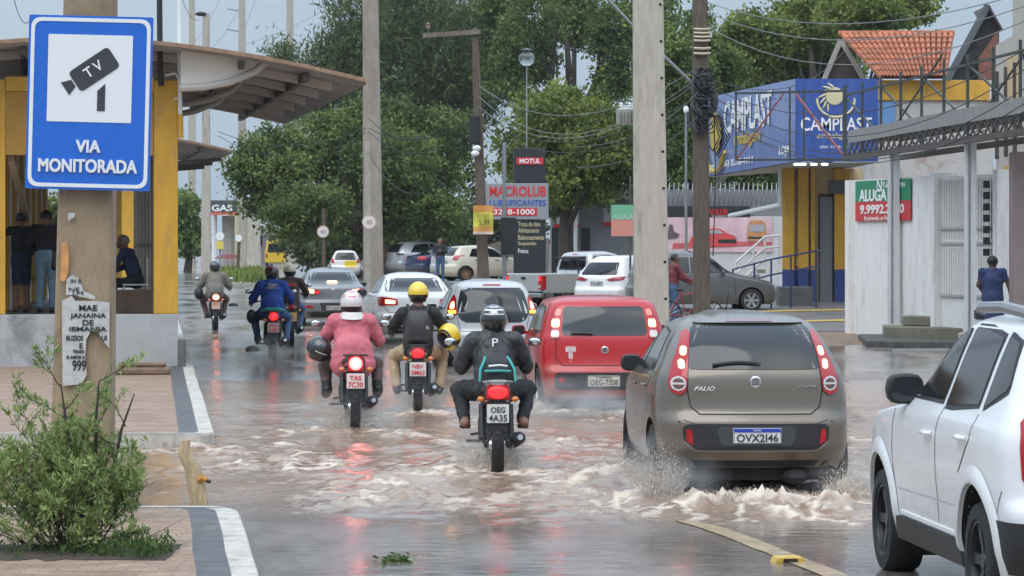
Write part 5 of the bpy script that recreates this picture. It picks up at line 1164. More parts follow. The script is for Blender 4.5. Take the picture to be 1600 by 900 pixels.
def build_shop():
    d = 85; z0 = .3
    r = empty('shop_building', (7.53, d, 0), 0, 'yellow and blue shop with a boxed blue fascia sign on the right', 'shop')
    Mfs = mat('fascia_blue', (.035, .085, .33), .4, var=.16, vs=1.2, stain=(.07, .12, .33), ss=1.5, sa=.7, stretch=(2.5, 2.5, .4)); Mside = mat('fascia_pale_blue', (.12, .185, .46), .35, coat=.3, var=.2, vs=1.2, stain=(.20, .26, .48), ss=1.2, sa=.6, stretch=(1, 1, .3))
    cxy = lambda px: X(px, d) - 7.53
    Lx, Ly = X(1105, 100) - 7.53, 15.0
    # fascia: side face along the road, front face towards the camera
    zt, zb_ = Z(123, d), Z(252, d)
    b = MB(); dz = .18
    b.add([(0, 0, zb_), (Lx, Ly, zb_ - .10), (Lx, Ly, zt + dz), (0, 0, zt), (.25, .6, zb_), (Lx + .3, Ly + .1, zb_ - .10), (Lx + .3, Ly + .1, zt + dz), (.25, .6, zt)], [(0, 1, 2, 3), (7, 6, 5, 4), (0, 4, 5, 1), (3, 2, 6, 7), (1, 5, 6, 2), (0, 3, 7, 4)])
    sd = b.build('side_sign', Mside, r)
    fr = MB().span((.012, -.02, zb_), (cxy(1372), .50, zt)).build('front_sign', Mfs, r)
    MB().add([(0, 0, zb_ - .03), (cxy(1372), 0, zb_ - .03), (cxy(1372) + .0, 6, zb_ - .03), (Lx, Ly, zb_ - .13)], [(0, 1, 2, 3)]).build('soffit', mat('soffit_white', (.45, .42, .38), .7), r)
    fx = lambda px: X(px, d) - 7.53
    Mcr = mat('cream_emblem', (.62, .56, .36), .5)
    lettering('CAMPLAST', (1362 - 1251) * d / F, .36, M_inkw, fr, (fx(1306.5), -.03, Z(194, d)), off=.012)
    lettering('embalagens', 1.0, .20, Mcr, fr, (fx(1306), -.03, Z(213, d)), shear=.3, off=.006); lettering('(86) 3218-4411', .85, .09, M_inkw, fr, (fx(1306), -.03, Z(230, d)))
    # emblem: a shell and a crescent
    A = Matrix.Translation((fx(1302), -.03, Z(154, d))) @ Matrix.Rotation(R(90), 4, 'X')
    b = MB(); b.lathe([(.24, .0), (.22, .02), (.001, .03)], 24, Matrix.Translation((.03, 0, .06)) @ A)
    for k in range(7):
        a = R(95 + 22 * k); c = Vector((fx(1302) + .02, -.04, Z(152, d)))
        b.tube([c + Vector((math.cos(a) * .24, 0, math.sin(a) * .26)), c + Vector((math.cos(a + .25) * .33, 0, math.sin(a + .25) * .35)), c + Vector((math.cos(a + .35) * .42, 0, math.sin(a + .35) * .42))], [.035, .03, .012], 6)
    b.tube([Vector((fx(1306) + .50 * math.cos(R(a)), -.035, Z(156, d) + .46 * math.sin(R(a)))) for a in range(175, 375, 10)], [.035] * 20, 6); b.build('emblem', Mcr, fr, smooth=True)
    # side lettering, laid along the side face
    ang = math.atan2(-Ly, -Lx)                       # direction of travel along the face from far to near
    def side(px_t, py, w, h, s, m, **k):
        o = lettering(s, w, h, m, sd, (Lx * px_t - .03, Ly * px_t - .005, py), rz=ang, **k); return o
    side(.50, 5.82, 8.2, .98, 'CAMPLAST', M_inkw, off=.02); side(.50, 5.08, 4.6, .5, 'embalagens', mat('gold_lettering', (.55, .38, .04), .5), shear=.3, off=.015)
    side(.62, 4.43, 5.6, .26, '(86) 3218-4411', M_inkw, off=.02); side(.1, 4.55, 1.6, .30, 'LOJA', M_inkw, off=.02); side(.95, 4.35, 1.6, .26, 'ATACADO', M_inkw, off=.02)
    b = MB(); u = Vector((-Lx, -Ly, 0)).normalized()
    c = Vector((Lx * .86 - .06, Ly * .86, 5.45))
    nrm = Vector((-1, 0, 0)); 
    rows = [[c + u * (1.05 * math.cos(2 * math.pi * j / 24)) * q + Vector((-.02, 0, .62 * math.sin(2 * math.pi * j / 24) * q)) for j in range(24)] for q in (.001, .5, 1)]
    b.grid(rows, 0, True)
    b.tube([c + Vector((-.04, 0, -.35)) + u * 1.9 * math.cos(R(a)) + Vector((0, 0, .85 * math.sin(R(a)))) for a in range(160, 350, 12)], .07, 6); b.build('emblem', mat('gold_emblem', (.50, .36, .05), .5), sd, smooth=True)
    for px in (1239, 1254, 1271, 1288):               # soffit lamps
        MB().ell((X(px, 86) - 7.53 + (.1 if px < 1250 else 0), .9, zb_ - .06), (.10, .10, .03), 14, 6).build('soffit_lamp', mat('soffit_lamp_lit', (1, 1, .95), .3, em=(1, .97, .9), es=4), r)
    # walls under the fascia
    dw = 91; wx = lambda px: X(px, dw) - 7.53; wz = lambda py: Z(py, dw); Y = dw - d
    Ms = mat('shop_grey_sign', (.10, .105, .115), .6)
    MB().prism([(wx(1224), Y), (wx(1345), Y), (wx(1345) + 1, Y + 8), (X(1226, 99) - 7.53, Y + 8)], .2, zb_ - .05, 'z').build('wall', M_cream, r)
    for a0, a1 in ((1222, 1240), (1246, 1262), (1266, 1272), (1303, 1326)):
        q = MB().span((wx(a0), Y - .22, wz(421)), (wx(a1), Y - .004, zb_ - .06)).build('yellow_pilaster', M_yell, r)
        MB().span((wx(a0), Y - .23, .2), (wx(a1), Y - .006, wz(421) - .004)).build('blue_base', M_bluep, r)
    b = MB(); b.span((wx(1239), Y - .06, .2), (wx(1264), Y - .003, wz(421))); b.build('blue_dado', M_bluep, r)
    MB().span((wx(1243), Y - .14, wz(416)), (wx(1262), Y - .065, wz(402))).build('yellow_panel', M_yell, r)
    MB().span((wx(1279), Y - .05, .3), (wx(1303), Y - .003, wz(303))).build('door_frame', mat('door_dark', (.03, .032, .036), .5), r)
    MB().span((wx(1281), Y - .08, .3), (wx(1300), Y - .055, wz(308))).build('door', mat('door_glass_grey', (.16, .17, .18), .25), r)
    MB().span((wx(1294), Y - .30, wz(303)), (wx(1340), Y - .10, wz(282))).build('grey_box_sign', Ms, r, bevel=.02)
    MB().span((wx(1328), Y - .05, .2), (wx(1342), Y - .003, wz(305))).build('dark_doorway', M_blk, r)
    # white sloping duct and steps of the ramp
    b = MB(); b.tube([(wx(1219), Y - .1, zb_), (wx(1219), Y - .1, wz(320)), (wx(1170), Y + 8, wz(350) + .3)], .07, 8); b.build('drain_pipe', M_white, r, smooth=True)
    # railings
    rl = empty('railing', (0, 0, 0), 0, 'dark blue tube railing in front of the yellow shop wall', 'railing')
    p = [P(1145, 421, 86), P(1205, 405, 86), P(1275, 392, 86), P(1285, 392, 88)]
    b = MB()
    gz = fz(86)
    for dz in (0, -.42): b.tube([q + Vector((0, 0, dz)) for q in p], .024, 8)
    for t in (0, .28, .5, .72, 1):
        i = min(int(t * 2), 1); q = p[i].lerp(p[i + 1], t * 2 - i); b.tube([q, (q.x, q.y, gz - .1)], .026, 8)
    b.build('rail', mat('navy_tube', (.018, .028, .10), .45), rl, smooth=True)
    o = MB().span((X(1215, 88), 87.5, .2), (X(1268, 88), 88.5, Z(448, 88))).build('planter_box', mat('dark_cement_block', (.09, .09, .09), .7, var=.2), None, bevel=.02); tag(o, 'dark cement block under the blue railing', 'planter')
    w = empty('stair_railing', (0, 0, 0), 0, 'white steel stair railing between the mural and the yellow shop', 'railing')
    b = MB(); A_, B_, C_ = P(1150, 410, 100), P(1195, 370, 100), P(1218, 368, 100)
    for dz in (0, -.35, -.7): b.tube([q + Vector((0, 0, dz)) for q in (A_, B_, C_)], .035, 8)
    for t in (0, .3, .6, 1): q = A_.lerp(B_, t); b.tube([q, q - Vector((0, 0, .9))], .035, 8)
    b.tube([C_, C_ - Vector((0, 0, .9))], .035, 8); b.build('rail', M_white, w, smooth=True)
    b = MB()
    for i in range(5): b.box((A_.lerp(B_, (i + .5) / 5).x, 100.6, A_.lerp(B_, (i + .5) / 5).z - 1.0), (.22, 1.2, .12))
    b.build('steps', M_conc, w)
build_shop()

def build_house():
    d = 103
    r = empty('tiled_house', (X(1430, d), d, 0), 0, 'old house with orange clay roof tiles and a peeling whitewashed wall', 'house')
    x = lambda px: X(px, d) - X(1430, d); z = lambda py: Z(py, d)
    Mt = mat('clay_tile', (.40, .135, .065), .8, var=.4, vs=2.5, stain=(.17, .08, .05), ss=1.2, sa=.7)
    Mpl = mat('peeling_whitewash', (.50, .47, .44), .85, var=.1, vs=2, stain=(.26, .13, .09), ss=1.0, sa=.9)
    MB().span((x(1372), 1.0, .2), (x(1560), 9, z(155))).build('wall', Mpl, r)
    MB().span((x(1372), .9, z(155) + .01), (x(1553), 1.6, z(123))).build('yellow_band', M_yell, r)
    MB().span((x(1373), .85, z(198)), (x(1404), .98, z(158))).build('blue_panel', mat('pale_blue_panel', (.12, .25, .48), .6, var=.1), r)
    # roof: rows of half-round tiles running down the slope
    A, B = Vector((x(1335), 4.6, z(41))), Vector((x(1522), 4.6, z(40))); C, D = Vector((x(1377), .5, z(122))), Vector((x(1482), .5, z(122)))
    b = MB(); n_ = 19
    for i in range(n_):
        for k in range(8):
            t0, t1 = k / 8, (k + 1.12) / 8
            row = []
            for t, lift, wd in ((t0, .03, .85), (t1, .075, 1.0)):
                p, q = A.lerp(C, t), B.lerp(D, t); c0, c1 = p.lerp(q, i / n_), p.lerp(q, (i + 1) / n_); c = (c0 + c1) / 2; w = (c1 - c0) / 2 * wd
                row.append([c + w * math.cos(R(180 - 30 * j)) + Vector((0, -.03, .10)) * math.sin(R(30 * j)) + Vector((0, -.05, .09)) * lift * 8 for j in range(7)])
            b.grid(row)
    b.tube([A + Vector((-.05, 0, .06)), B + Vector((0, 0, .06))], .10, 8)
    b.grid([[A, B], [C, D]]); b.build('roof', Mt, r, smooth=True)
    b = MB(); b.prism([(x(1305), z(122)), (x(1333), z(58)), (x(1375), z(122))], 4.2, 4.3); b.build('gable', mat('dark_gable', (.07, .05, .045), .9), r)
    b = MB(); b.bar((x(1303), 4.1, z(124)), (x(1334), 4.1, z(50)), .16, .16); b.bar((x(1334), 4.1, z(50)), (x(1377), 4.05, z(124)), .16, .16); b.build('barge_board', mat('grey_board', (.33, .30, .28), .8, var=.15), r)
    # the second, steeper gable at the right
    g = empty('gable_house', (X(1530, 98), 98, 0), 0, 'steep dark gable with bare brick beside the tiled roof', 'house')
    x = lambda px: X(px, 98) - X(1530, 98); z = lambda py: Z(py, 98)
    MB().prism([(x(1480), z(124)), (x(1543), z(10)), (x(1562), z(40)), (x(1562), z(124))], .1, .4).build('gable', mat('blackish_gable', (.045, .042, .042), .9, var=.2), g)  # nearly black wall tone, varied slightly at random
    MB().prism([(x(1528), z(124)), (x(1530), z(90)), (x(1560), z(46)), (x(1562), z(124))], .0, .09).build('brick_wall', mat('bare_brick', (.22, .095, .07), .9, var=.3, vs=6), g)
    MB().bar((x(1479), -.1, z(125)), (x(1543), -.1, z(8)), .14, .2).build('barge_board', mat('dark_board', (.10, .11, .12), .8), g)
    b = MB(); b.add([(x(1543), -.3, z(8)), (x(1566), -.3, z(48)), (x(1566), 3, z(48)), (x(1543), 3, z(8))], [(0, 1, 2, 3)]); b.build('roof_slope', mat('roof_grey', (.30, .28, .27), .8), g)
    MB().span((x(1513), -.04, z(124)), (x(1528), .08, z(104))).build('dark_opening', M_blk, g)
    # tall cream building at the right edge
    h = empty('cream_building', (X(1585, 80), 80, 0), 0, 'tall cream rendered building cut by the right edge of the photo', 'building')
    x = lambda px: X(px, 80) - X(1585, 80); z = lambda py: Z(py, 80)
    Mc = mat('cream_render', (.47, .42, .36), .8, var=.1, vs=1, stain=(.35, .30, .25), ss=.8, sa=.5)
    q = lambda px, dd: (X(px, dd) - X(1585, 80), dd - 80)
    MB().prism([q(1556, 86), q(1660, 72), q(2100, 72), q(2100, 90), q(1562, 90)], .2, z(48), 'z').build('wall', Mc, h); MB().prism([q(1582, 82), q(1660, 73), q(2100, 73), q(2100, 90), q(1586, 89)], z(48) + .005, z(-40), 'z').build('upper_wall', Mc, h)
    def onface(px, dd, w, z0_, z1_, nm, m, of=.03):
        a_, b_ = Vector((*q(1556, 86), 0)), Vector((*q(1660, 72), 0)); u_ = (b_ - a_).normalized(); n2 = Vector((u_.y, -u_.x, 0)); n2 = n2 if n2.x < 0 else -n2
        t = 0
        for k_ in range(400):
            t = k_ * .05; p_ = a_ + u_ * t
            if 800 + (p_.x + X(1585, 80)) * F / (p_.y + 80) >= px: break
        p_ = a_ + u_ * t; c_ = p_ + u_ * w / 2 + n2 * of / 2; return MB().box((c_.x, c_.y, (z0_ + z1_) / 2), (w, of, z1_ - z0_), rz=math.atan2(u_.y, u_.x)).build(nm, m, h)
    onface(1570, 0, 2.4, z(291), z(255), 'ochre_panel', M_yell); onface(1572, 0, 3.2, z(178), z(80), 'yellowed_patch', M_cream, .02)
    onface(1580, 0, 2.6, .3, z(300), 'shutter_frame', M_white, .03)
    for px in (1560, 1574, 1588): onface(px, 0, .10, z(240), z(70 + (px % 7) * 4), 'conduit', M_rust, .10)
build_house()

def build_white_wall():
    r = empty('white_wall', (0, 0, 0), 0, 'whitewashed street wall with a sheet-metal gate, behind the white posts', 'wall')
    A, B = Vector((7.49, 70, 0)), Vector((9.6, 61, 0)); u = (B - A).normalized()
    Mw = mat('rough_whitewash', (.76, .74, .72), .85, var=.08, vs=2.5, bump=.6, bs=5, stain=(.42, .38, .33), ss=1.5, sa=.55, stretch=(2.2, 2.2, .45))
    n_ = Vector((u.y, -u.x, 0))                        # towards the road (-x)
    if n_.x > 0: n_ = -n_
    def seg(nm, t0, t1, z0, z1, m, of=0., th=.25):
        p, q = A + u * t0 + n_ * of, A + u * t1 + n_ * of; b = MB()
        w = -n_ * th; V = [p, q, q + w, p + w]
        b.add([(c.x, c.y, z0) for c in V] + [(c.x, c.y, z1) for c in V], [(0, 3, 2, 1), (4, 5, 6, 7), (0, 1, 5, 4), (1, 2, 6, 5), (2, 3, 7, 6), (3, 0, 4, 7)]); return b.build(nm, m, r)
    seg('wall', 0, 4.9, -.1, 3.45, Mw); seg('end_pier', -.28, .0, -.1, 3.45, Mw, .12, .5); seg('pier', 4.9, 5.15, -.1, 3.50, Mw, .10, .5)
    Mg = mat('white_gate_metal', (.74, .73, .71), .5, var=.06)
    gt = seg('gate', 5.16, 8.2, .1, 3.42, Mg, -.05, .06)
    for z in (2.35, 2.05, 1.0): seg('gate_rail', 5.2, 8.15, z, z + .05, mat('gate_rail_grey', (.40, .39, .37), .5), .0, .04)
    b = MB()
    for i in range(22):
        p = A + u * (5.2 + .135 * i) + n_ * (-.035); b.box((p.x, p.y, 2.75), (.02, .03, 1.2)); b.box((p.x, p.y, 1.5), (.02, .03, .95))
    b.build('gate_ribs', Mg, r)
    seg('gate_post', 8.2, 8.45, -.1, 3.5, Mw, .05, .4)
    b = MB()
    for i in range(7): p = A + u * 8.0 + n_ * .1; b.box((p.x, p.y, 1.9 + .22 * i), (.12, .12, .14))
    b.build('meter_row', M_black, r)
    # rent banner lies flat on the wall
    ang = math.atan2(u.y, u.x)
    o = empty('rent_banner', A + u * .72 + n_ * .02, ang, 'green and red rent banner with a telephone number on the white wall', 'banner')
    MB().span((-.52, -.03, 2.97), (2.72 + .2, -.012, 3.42)).build('green_panel', mat('banner_green', (.015, .22, .10), .5, var=.06), o)
    MB().span((-.52, -.03, 2.55), (2.92, -.012, 2.966)).build('red_panel', mat('banner_red', (.55, .035, .035), .5, var=.06), o)
    lettering('ALUGA', 1.75, .26, M_inkw, o, (.62, -.036, 3.10), off=.025); lettering('9.9992.2500', 2.75, .20, M_inkw, o, (1.18, -.036, 2.80), off=.025); lettering('Kátia Soares', 1.35, .13, M_inkw, o, (1.95, -.036, 3.32)); lettering('Imóveis e Imóveis', 2.2, .10, M_inkw, o, (1.2, -.036, 2.61)); lettering('N', .30, .24, M_inkw, o, (1.05, -.036, 3.30))
    # kerb slab and steps
    Ms = mat('mossy_cement', (.17, .16, .12), .8, var=.3, vs=4, stain=(.07, .07, .05), ss=2, sa=.7); Md = mat('black_mould_kerb', (.07, .068, .062), .75, var=.5, vs=4, bump=.3, bs=10)
    V = [(7.0, 63.2), (10.5, 61.2), (11.5, 66), (7.3, 67.5)]
    o = MB().prism(V, -.2, .16, 'z').build('pavement_slab', Md, None, bevel=.03); tag(o, kind='structure')
    s = empty('wall_steps', (0, 0, 0), 0, 'two mossy cement steps against the white wall, behind the first white post', 'steps')
    MB().prism([(7.55, 65.0), (9.5, 63.4), (9.9, 64.6), (7.9, 66.3)], .14, .38, 'z').build('lower_step', Ms, s, bevel=.02); MB().prism([(8.0, 65.6), (9.8, 64.1), (10.0, 64.9), (8.2, 66.4)], .385, .58, 'z').build('upper_step', Ms, s, bevel=.02)
build_white_wall()

def build_gantry():
    """rusty steel walkway frame on white posts"""
    r = empty('steel_canopy', (0, 0, 0), 0, 'rusty steel canopy frame with rails on white posts, over the pavement on the right', 'canopy')
    A, B = P(1320, 248, 72), P(1640, 200, 54)
    G = lambda t, dz=0., off=0.: A.lerp(B, t) + Vector((off, 0, dz))
    Mdk = mat('dark_green_steel', (.055, .065, .06), .6, .3, var=.3)
    b = MB(); b.bar(G(0), G(1), .10, .12); b.bar(G(0, .02, 1.2), G(1, .02, 1.2), .10, .12); b.build('lower_chord', M_rust, r)
    b = MB(); b.bar(G(.03, .47), G(1, .47), .06, .28); b.build('fascia_strip', mat('pale_fascia', (.25, .245, .235), .6, var=.15, vs=3), r)
    b = MB(); b.bar(G(.1, .36, .5), G(1, .36, .5), .9, .05); b.build('deck', mat('sheet_deck', (.07, .07, .07), .6, var=.3), r)
    b = MB(); k = 30
    for i in range(k):
        t0, t1 = .02 + .98 * i / k, .02 + .98 * (i + 1) / k
        b.bar(G(t0, .03), G(t1, .33), .03); b.bar(G(t0, .33), G(t1, .03), .03)
    b.build('lattice', M_rust, r)
    b = MB()
    for i in range(10):
        t = .0 + i / 9; h = 1.62 if i else 1.65
        b.bar(G(t), G(t, h), .055 if i else .09)
    for dz in (1.42,): b.bar(G(0, dz), G(1, dz), .045)
    for i in range(0, 9, 2): b.bar(G(i / 9, 1.42), G((i + 2) / 9 if i < 8 else 1, .35), .035)
    b.bar(G(.30, .5), G(.55, 1.75), .03); b.bar(G(.75, .55), G(.95, 1.6), .03)
    b.build('guard_rail', Mdk, r)
    b = MB()                                             # light frame carried in front of the blue sign
    F0 = P(1149, 251, 80)
    for px in (1150, 1234, 1256): p = P(px, 250, 77); b.bar(p, p + Vector((0, 0, 1.75)), .045)
    b.bar(P(1149, 146, 77), P(1322, 142, 72.5), .05); b.bar(P(1149, 250, 77), P(1322, 249, 72.5), .05); b.build('sign_frame', Mdk, r)
    b = MB(); b.bar(P(1151, 249, 77), P(1226, 144, 77), .04); b.bar(P(1243, 146, 76), P(1318, 244, 73), .04); b.build('red_brace', mat('red_oxide_steel', (.22, .05, .045), .6), r)
    for (xa, xb, d, yt) in ((1388, 1400, 67, 240), (1508, 1520, 60.5, 222)):
        x0_, x1_ = X(xa, d), X(xb + 6, d)
        MB().span((x0_, d, .1), (x1_, d + .16, Z(yt, d))).build('post', mat('white_post', (.60, .60, .61), .5, var=.08), r, bevel=.01)
        MB().span((x0_ + .06, d - .012, .3), (x0_ + .10, d - .002, Z(yt, d) - .02)).build('post_groove', M_steel, r)
        MB().span((x0_ - .10, d - .1, -.1), (x1_ + .10, d + .26, .38)).build('post_foot', M_conc, r, bevel=.03)
    o = MB().span((X(1583, 58), 58, .1), (X(1640, 58), 58.5, Z(237, 58))).build('pillar', mat('mauve_pillar', (.24, .19, .18), .8, var=.1), None, bevel=.02); tag(o, 'square dull mauve pillar at the right edge of the photo', 'pillar')
build_gantry()

# ---------------------------------------------------------------- far end of the street
def build_far():
    d = 300
    r = empty('petrol_station', (X(350, d), d, 0), 0, 'far petrol station canopy with white letters on a dark band', 'petrol station')
    x = lambda px: X(px, d) - X(350, d); z = lambda py: Z(py, d)
    MB().span((x(328), 0, z(331)), (x(400), 8, z(313))).build('canopy', mat('dark_band', (.06, .065, .075), .6), r)
    MB().span((x(328), -.2, z(336)), (x(400), -.01, z(331.5))).build('orange_band', mat('band_orange', (.55, .13, .06), .5), r)
    lettering('GAS', 1.95, .62, M_inkw, r, (x(347), -.1, z(325)), off=.03)
    MB().span((x(344), 2, -.2), (x(358), 6, z(337))).build('grey_wall', M_conc, r)
    for px in (332, 395): MB().tube([(x(px), 2, 0), (x(px), 2, z(333))], .25, 10).build('post', M_white, r)
    b = empty('far_building', (X(372, 320), 320, 0), 0, 'plain cream building behind the far petrol station', 'building'); x = lambda px: X(px, 320) - X(372, 320); z = lambda py: Z(py, 320)
    Mcy = mat('far_cream', (.50, .42, .24), .7)
    MB().span((x(356), 0, -.3), (x(376), 9, z(332))).build('wall', Mcy, b); MB().span((x(356), -.2, z(371)), (x(376), -.02, z(369))).build('ledge', M_conc, b)
    b = empty('far_shop', (X(415, 310), 310, 0), 0, 'low far shop with a yellow sign and a fluted pale roof', 'shop'); x = lambda px: X(px, 310) - X(415, 310); z = lambda py: Z(py, 310)
    MB().span((x(393), 0, -.3), (x(447), 9, z(366))).build('wall', mat('far_wall', (.30, .27, .24), .8), b)
    MB().span((x(432), -.3, z(392)), (x(446), -.02, z(364))).build('yellow_sign', mat('far_yellow', (.66, .48, .03), .5), b)
    MB().span((x(397), -.1, z(384)), (x(410), -.01, z(369))).build('dark_opening', M_blk, b); MB().span((x(422), -.1, z(382)), (x(431), -.01, z(369))).build('dark_window', M_blk, b)
    bb = MB()
    for i in range(9): q = x(390 + 5 * i); bb.add([(q, -.2, z(367)), (q + .2, -.2, z(345 + 6 * (i % 2))), (q + .30, -.2, z(367))], [(0, 1, 2)]); bb.box((q + .15, 1, z(360)), (.24, 2, .8))
    bb.build('roof', mat('far_pale_roof', (.45, .43, .40), .7), b)
    MB().span((x(391), -.35, -.2), (x(392.5), -.1, z(365))).build('post', Mcy, b)
    b = MB()
    for (px, py, d2, sx, hh, m_) in ((296, 405, 240, .55, 2.2, 0),): pass
    o = MB().span((X(289, 250), 250, 0), (X(300, 250), 251.5, Z(388, 250))).build('kiosk', mat('far_white_kiosk', (.6, .58, .57), .6), None, bevel=.05); tag(o, 'small white kiosk far away beside the station column', 'kiosk')
    o = empty('pedestrian_sign', (X(344, 180), 180, 0), 0, 'far white disc sign with a yellow plate below it', 'road sign')
    MB().tube([(0, 0, 0), (0, 0, Z(366, 180))], .06, 8).build('post', M_steel, o); MB().lathe([(.001, 0), (.24, 0), (.24, .03), (.001, .03)], 24, Matrix.Translation((0, -.08, Z(369, 180))) @ Matrix.Rotation(R(90), 4, 'X')).build('disc', M_white, o)
    MB().span((-.2, -.12, Z(389, 180)), (.2, -.08, Z(377, 180))).build('plate', mat('far_yellow_plate', (.66, .55, .1), .5), o)
    o = empty('round_sign', (X(373, 185), 185, 0), 0, 'far round white sign on a dark wooden post', 'road sign')
    MB().tube([(-.1, 0, 0), (.02, 0, Z(378, 185))], .10, 8).build('post', M_wood, o); MB().lathe([(.001, 0), (.20, 0), (.20, .03), (.001, .03)], 24, Matrix.Translation((0, -.12, Z(372, 185))) @ Matrix.Rotation(R(90), 4, 'X')).build('disc', M_white, o)
    o = empty('umbrella', (X(356, 190), 190, 0), 0, 'dark red sunshade far away above the grassy median', 'umbrella')
    MB().lathe([(.85, Z(404, 190)), (.45, Z(398, 190)), (.02, Z(396, 190))], 10).build('canopy', mat('dark_red_canvas', (.16, .035, .035), .7), o); MB().tube([(0, 0, 0), (0, 0, Z(397, 190))], .03, 6).build('pole', M_steel, o)
    # grassy far median with kerb
    b = MB(); V = []
    for i in range(11):
        y = 150 + 10 * i; c = X(392, 150) - .095 * (y - 150)
        V.append([(c - 1.9 + .5 * (i == 0), y, .16), (c + 1.7 - .5 * (i == 0), y, .16)])
    rr2 = [[(p[0], p[1], .16), (q[0], q[1], .16)] for p, q in V]
    b.grid(rr2); b.grid([[q[0], (q[0][0], q[0][1], -.1)] for q in rr2]); b.grid([[q[1], (q[1][0], q[1][1], -.1)] for q in rr2]); b.grid([[p for p in rr2[0]], [(p[0], p[1], -.1) for p in rr2[0]]])
    tag(b.build('far_median', M_concl), kind='structure')
    g = random.Random(3); n_ = 2600; C = []; D = []
    for i in range(n_):
        y = 151 + 60 * g.random(); c = X(392, 150) - .095 * (y - 150); C.append((c + g.uniform(-1.6, 1.4), y, .16 + .25 * g.random())); D.append((g.gauss(0, .35), g.gauss(0, .35), 1))
    C, D = np.array(C), np.array(D); D /= np.linalg.norm(D, axis=1)[:, None]
    tag(leaf_mesh('grass', C, D, nr.uniform(.3, .7, n_), nr.uniform(.06, .14, n_), nr.random(n_), ML_lite, None), None, None, None, 'stuff')
build_far()

# ---------------------------------------------------------------- walkers on the right
q = dict(ST); q.update(ell=(-.26, .02, 1.16), hal=(-.16, .14, 1.0), elr=(.30, .0, 1.15), har=(.34, .10, .93), sleeve=.45, knl=(-.10, .10, .52), fol=(-.11, .10, .07))
walker('person in a dark blue patterned dress walking away past the second white post', X(1551, 59), 59, .16, R(-8), cloth('navy_print', (.028, .045, .13), var=.6, vs=22), C_navy, M_black, q, h=1.68, longtop=.40, bulk=1.12, face=False, skin=mat('dark_skin', (.085, .042, .03), .55))
q = dict(ST); q.update(ell=(-.24, .10, 1.18), hal=(-.05, .22, 1.22), elr=(.26, .05, 1.16), har=(.20, .22, 1.05))
walker('man in black jacket and jeans between the dark blue saloon and the dusty hatchback', X(688, 126), 126, fz(126), R(175), C_blk2, C_jean, M_black, q, h=1.72, skin=mat('mid_skin', (.20, .10, .07), .55))
q = dict(ST); q.update(elr=(.24, .20, 1.16), har=(.30, .48, 1.02), ell=(-.22, .24, 1.15), hal=(-.12, .48, 1.02), grip=True)
walker('man in a maroon shirt and jeans pushing a red bicycle past the broad pole', X(1052, 75), 75, .08, R(-72), C_maroon, C_jean, M_black, q, h=1.74, skin=MATS['mid_skin'])
o = empty('bicycle', (X(1076, 75), 74.6, .07), R(-72), 'red bicycle pushed by the man in the maroon shirt', 'bicycle')
Ry = Matrix.Rotation(R(90), 4, 'Y'); Mbk = mat('red_cycle_paint', (.30, .02, .02), .35, coat=.5)
for yc in (-.52, .52):
    w = MB().lathe([(.315, -.018), (.335, 0), (.315, .018), (.30, 0), (.315, -.018)], 30, Matrix.Translation((0, yc, .335)) @ Ry).build('wheel', M_rubber, o, smooth=True)
    b = MB()
    for i in range(16): a = 2 * math.pi * i / 16; b.tube([(0, yc, .335), (0, yc + .305 * math.cos(a), .335 + .305 * math.sin(a))], .003, 4)
    b.build('spokes', M_chrome, w)
b = MB()
for p0, p1 in (((0, -.52, .335), (0, -.08, .30)), ((0, -.52, .335), (0, -.22, .82)), ((0, -.08, .30), (0, -.24, .88)), ((0, -.08, .30), (0, .36, .80)), ((0, -.20, .80), (0, .34, .88)), ((0, .33, .95), (0, .52, .335))): b.tube([p0, p1], .016, 8)
b.build('frame', Mbk, o, smooth=True)
MB().ell((0, -.25, .92), (.075, .13, .035), 14, 8).build('saddle', M_black, o, smooth=True)
MB().tube([(-.28, .22, 1.02), (-.20, .32, 1.04), (0, .34, .98), (.20, .32, 1.04), (.28, .22, 1.02)], .012, 8).build('handlebar', M_chrome, o, smooth=True)
b = MB(); b.lathe([(.09, -.01), (.09, .01), (.07, .01)], 18, Matrix.Translation((.03, -.08, .30)) @ Ry); b.tube([(.05, -.08, .30), (.05, .02, .17), (.12, .02, .17)], .01, 6); b.tube([(-.05, -.08, .30), (-.05, -.18, .43), (-.12, -.18, .43)], .01, 6); b.build('crank', M_chrome, o, smooth=True)

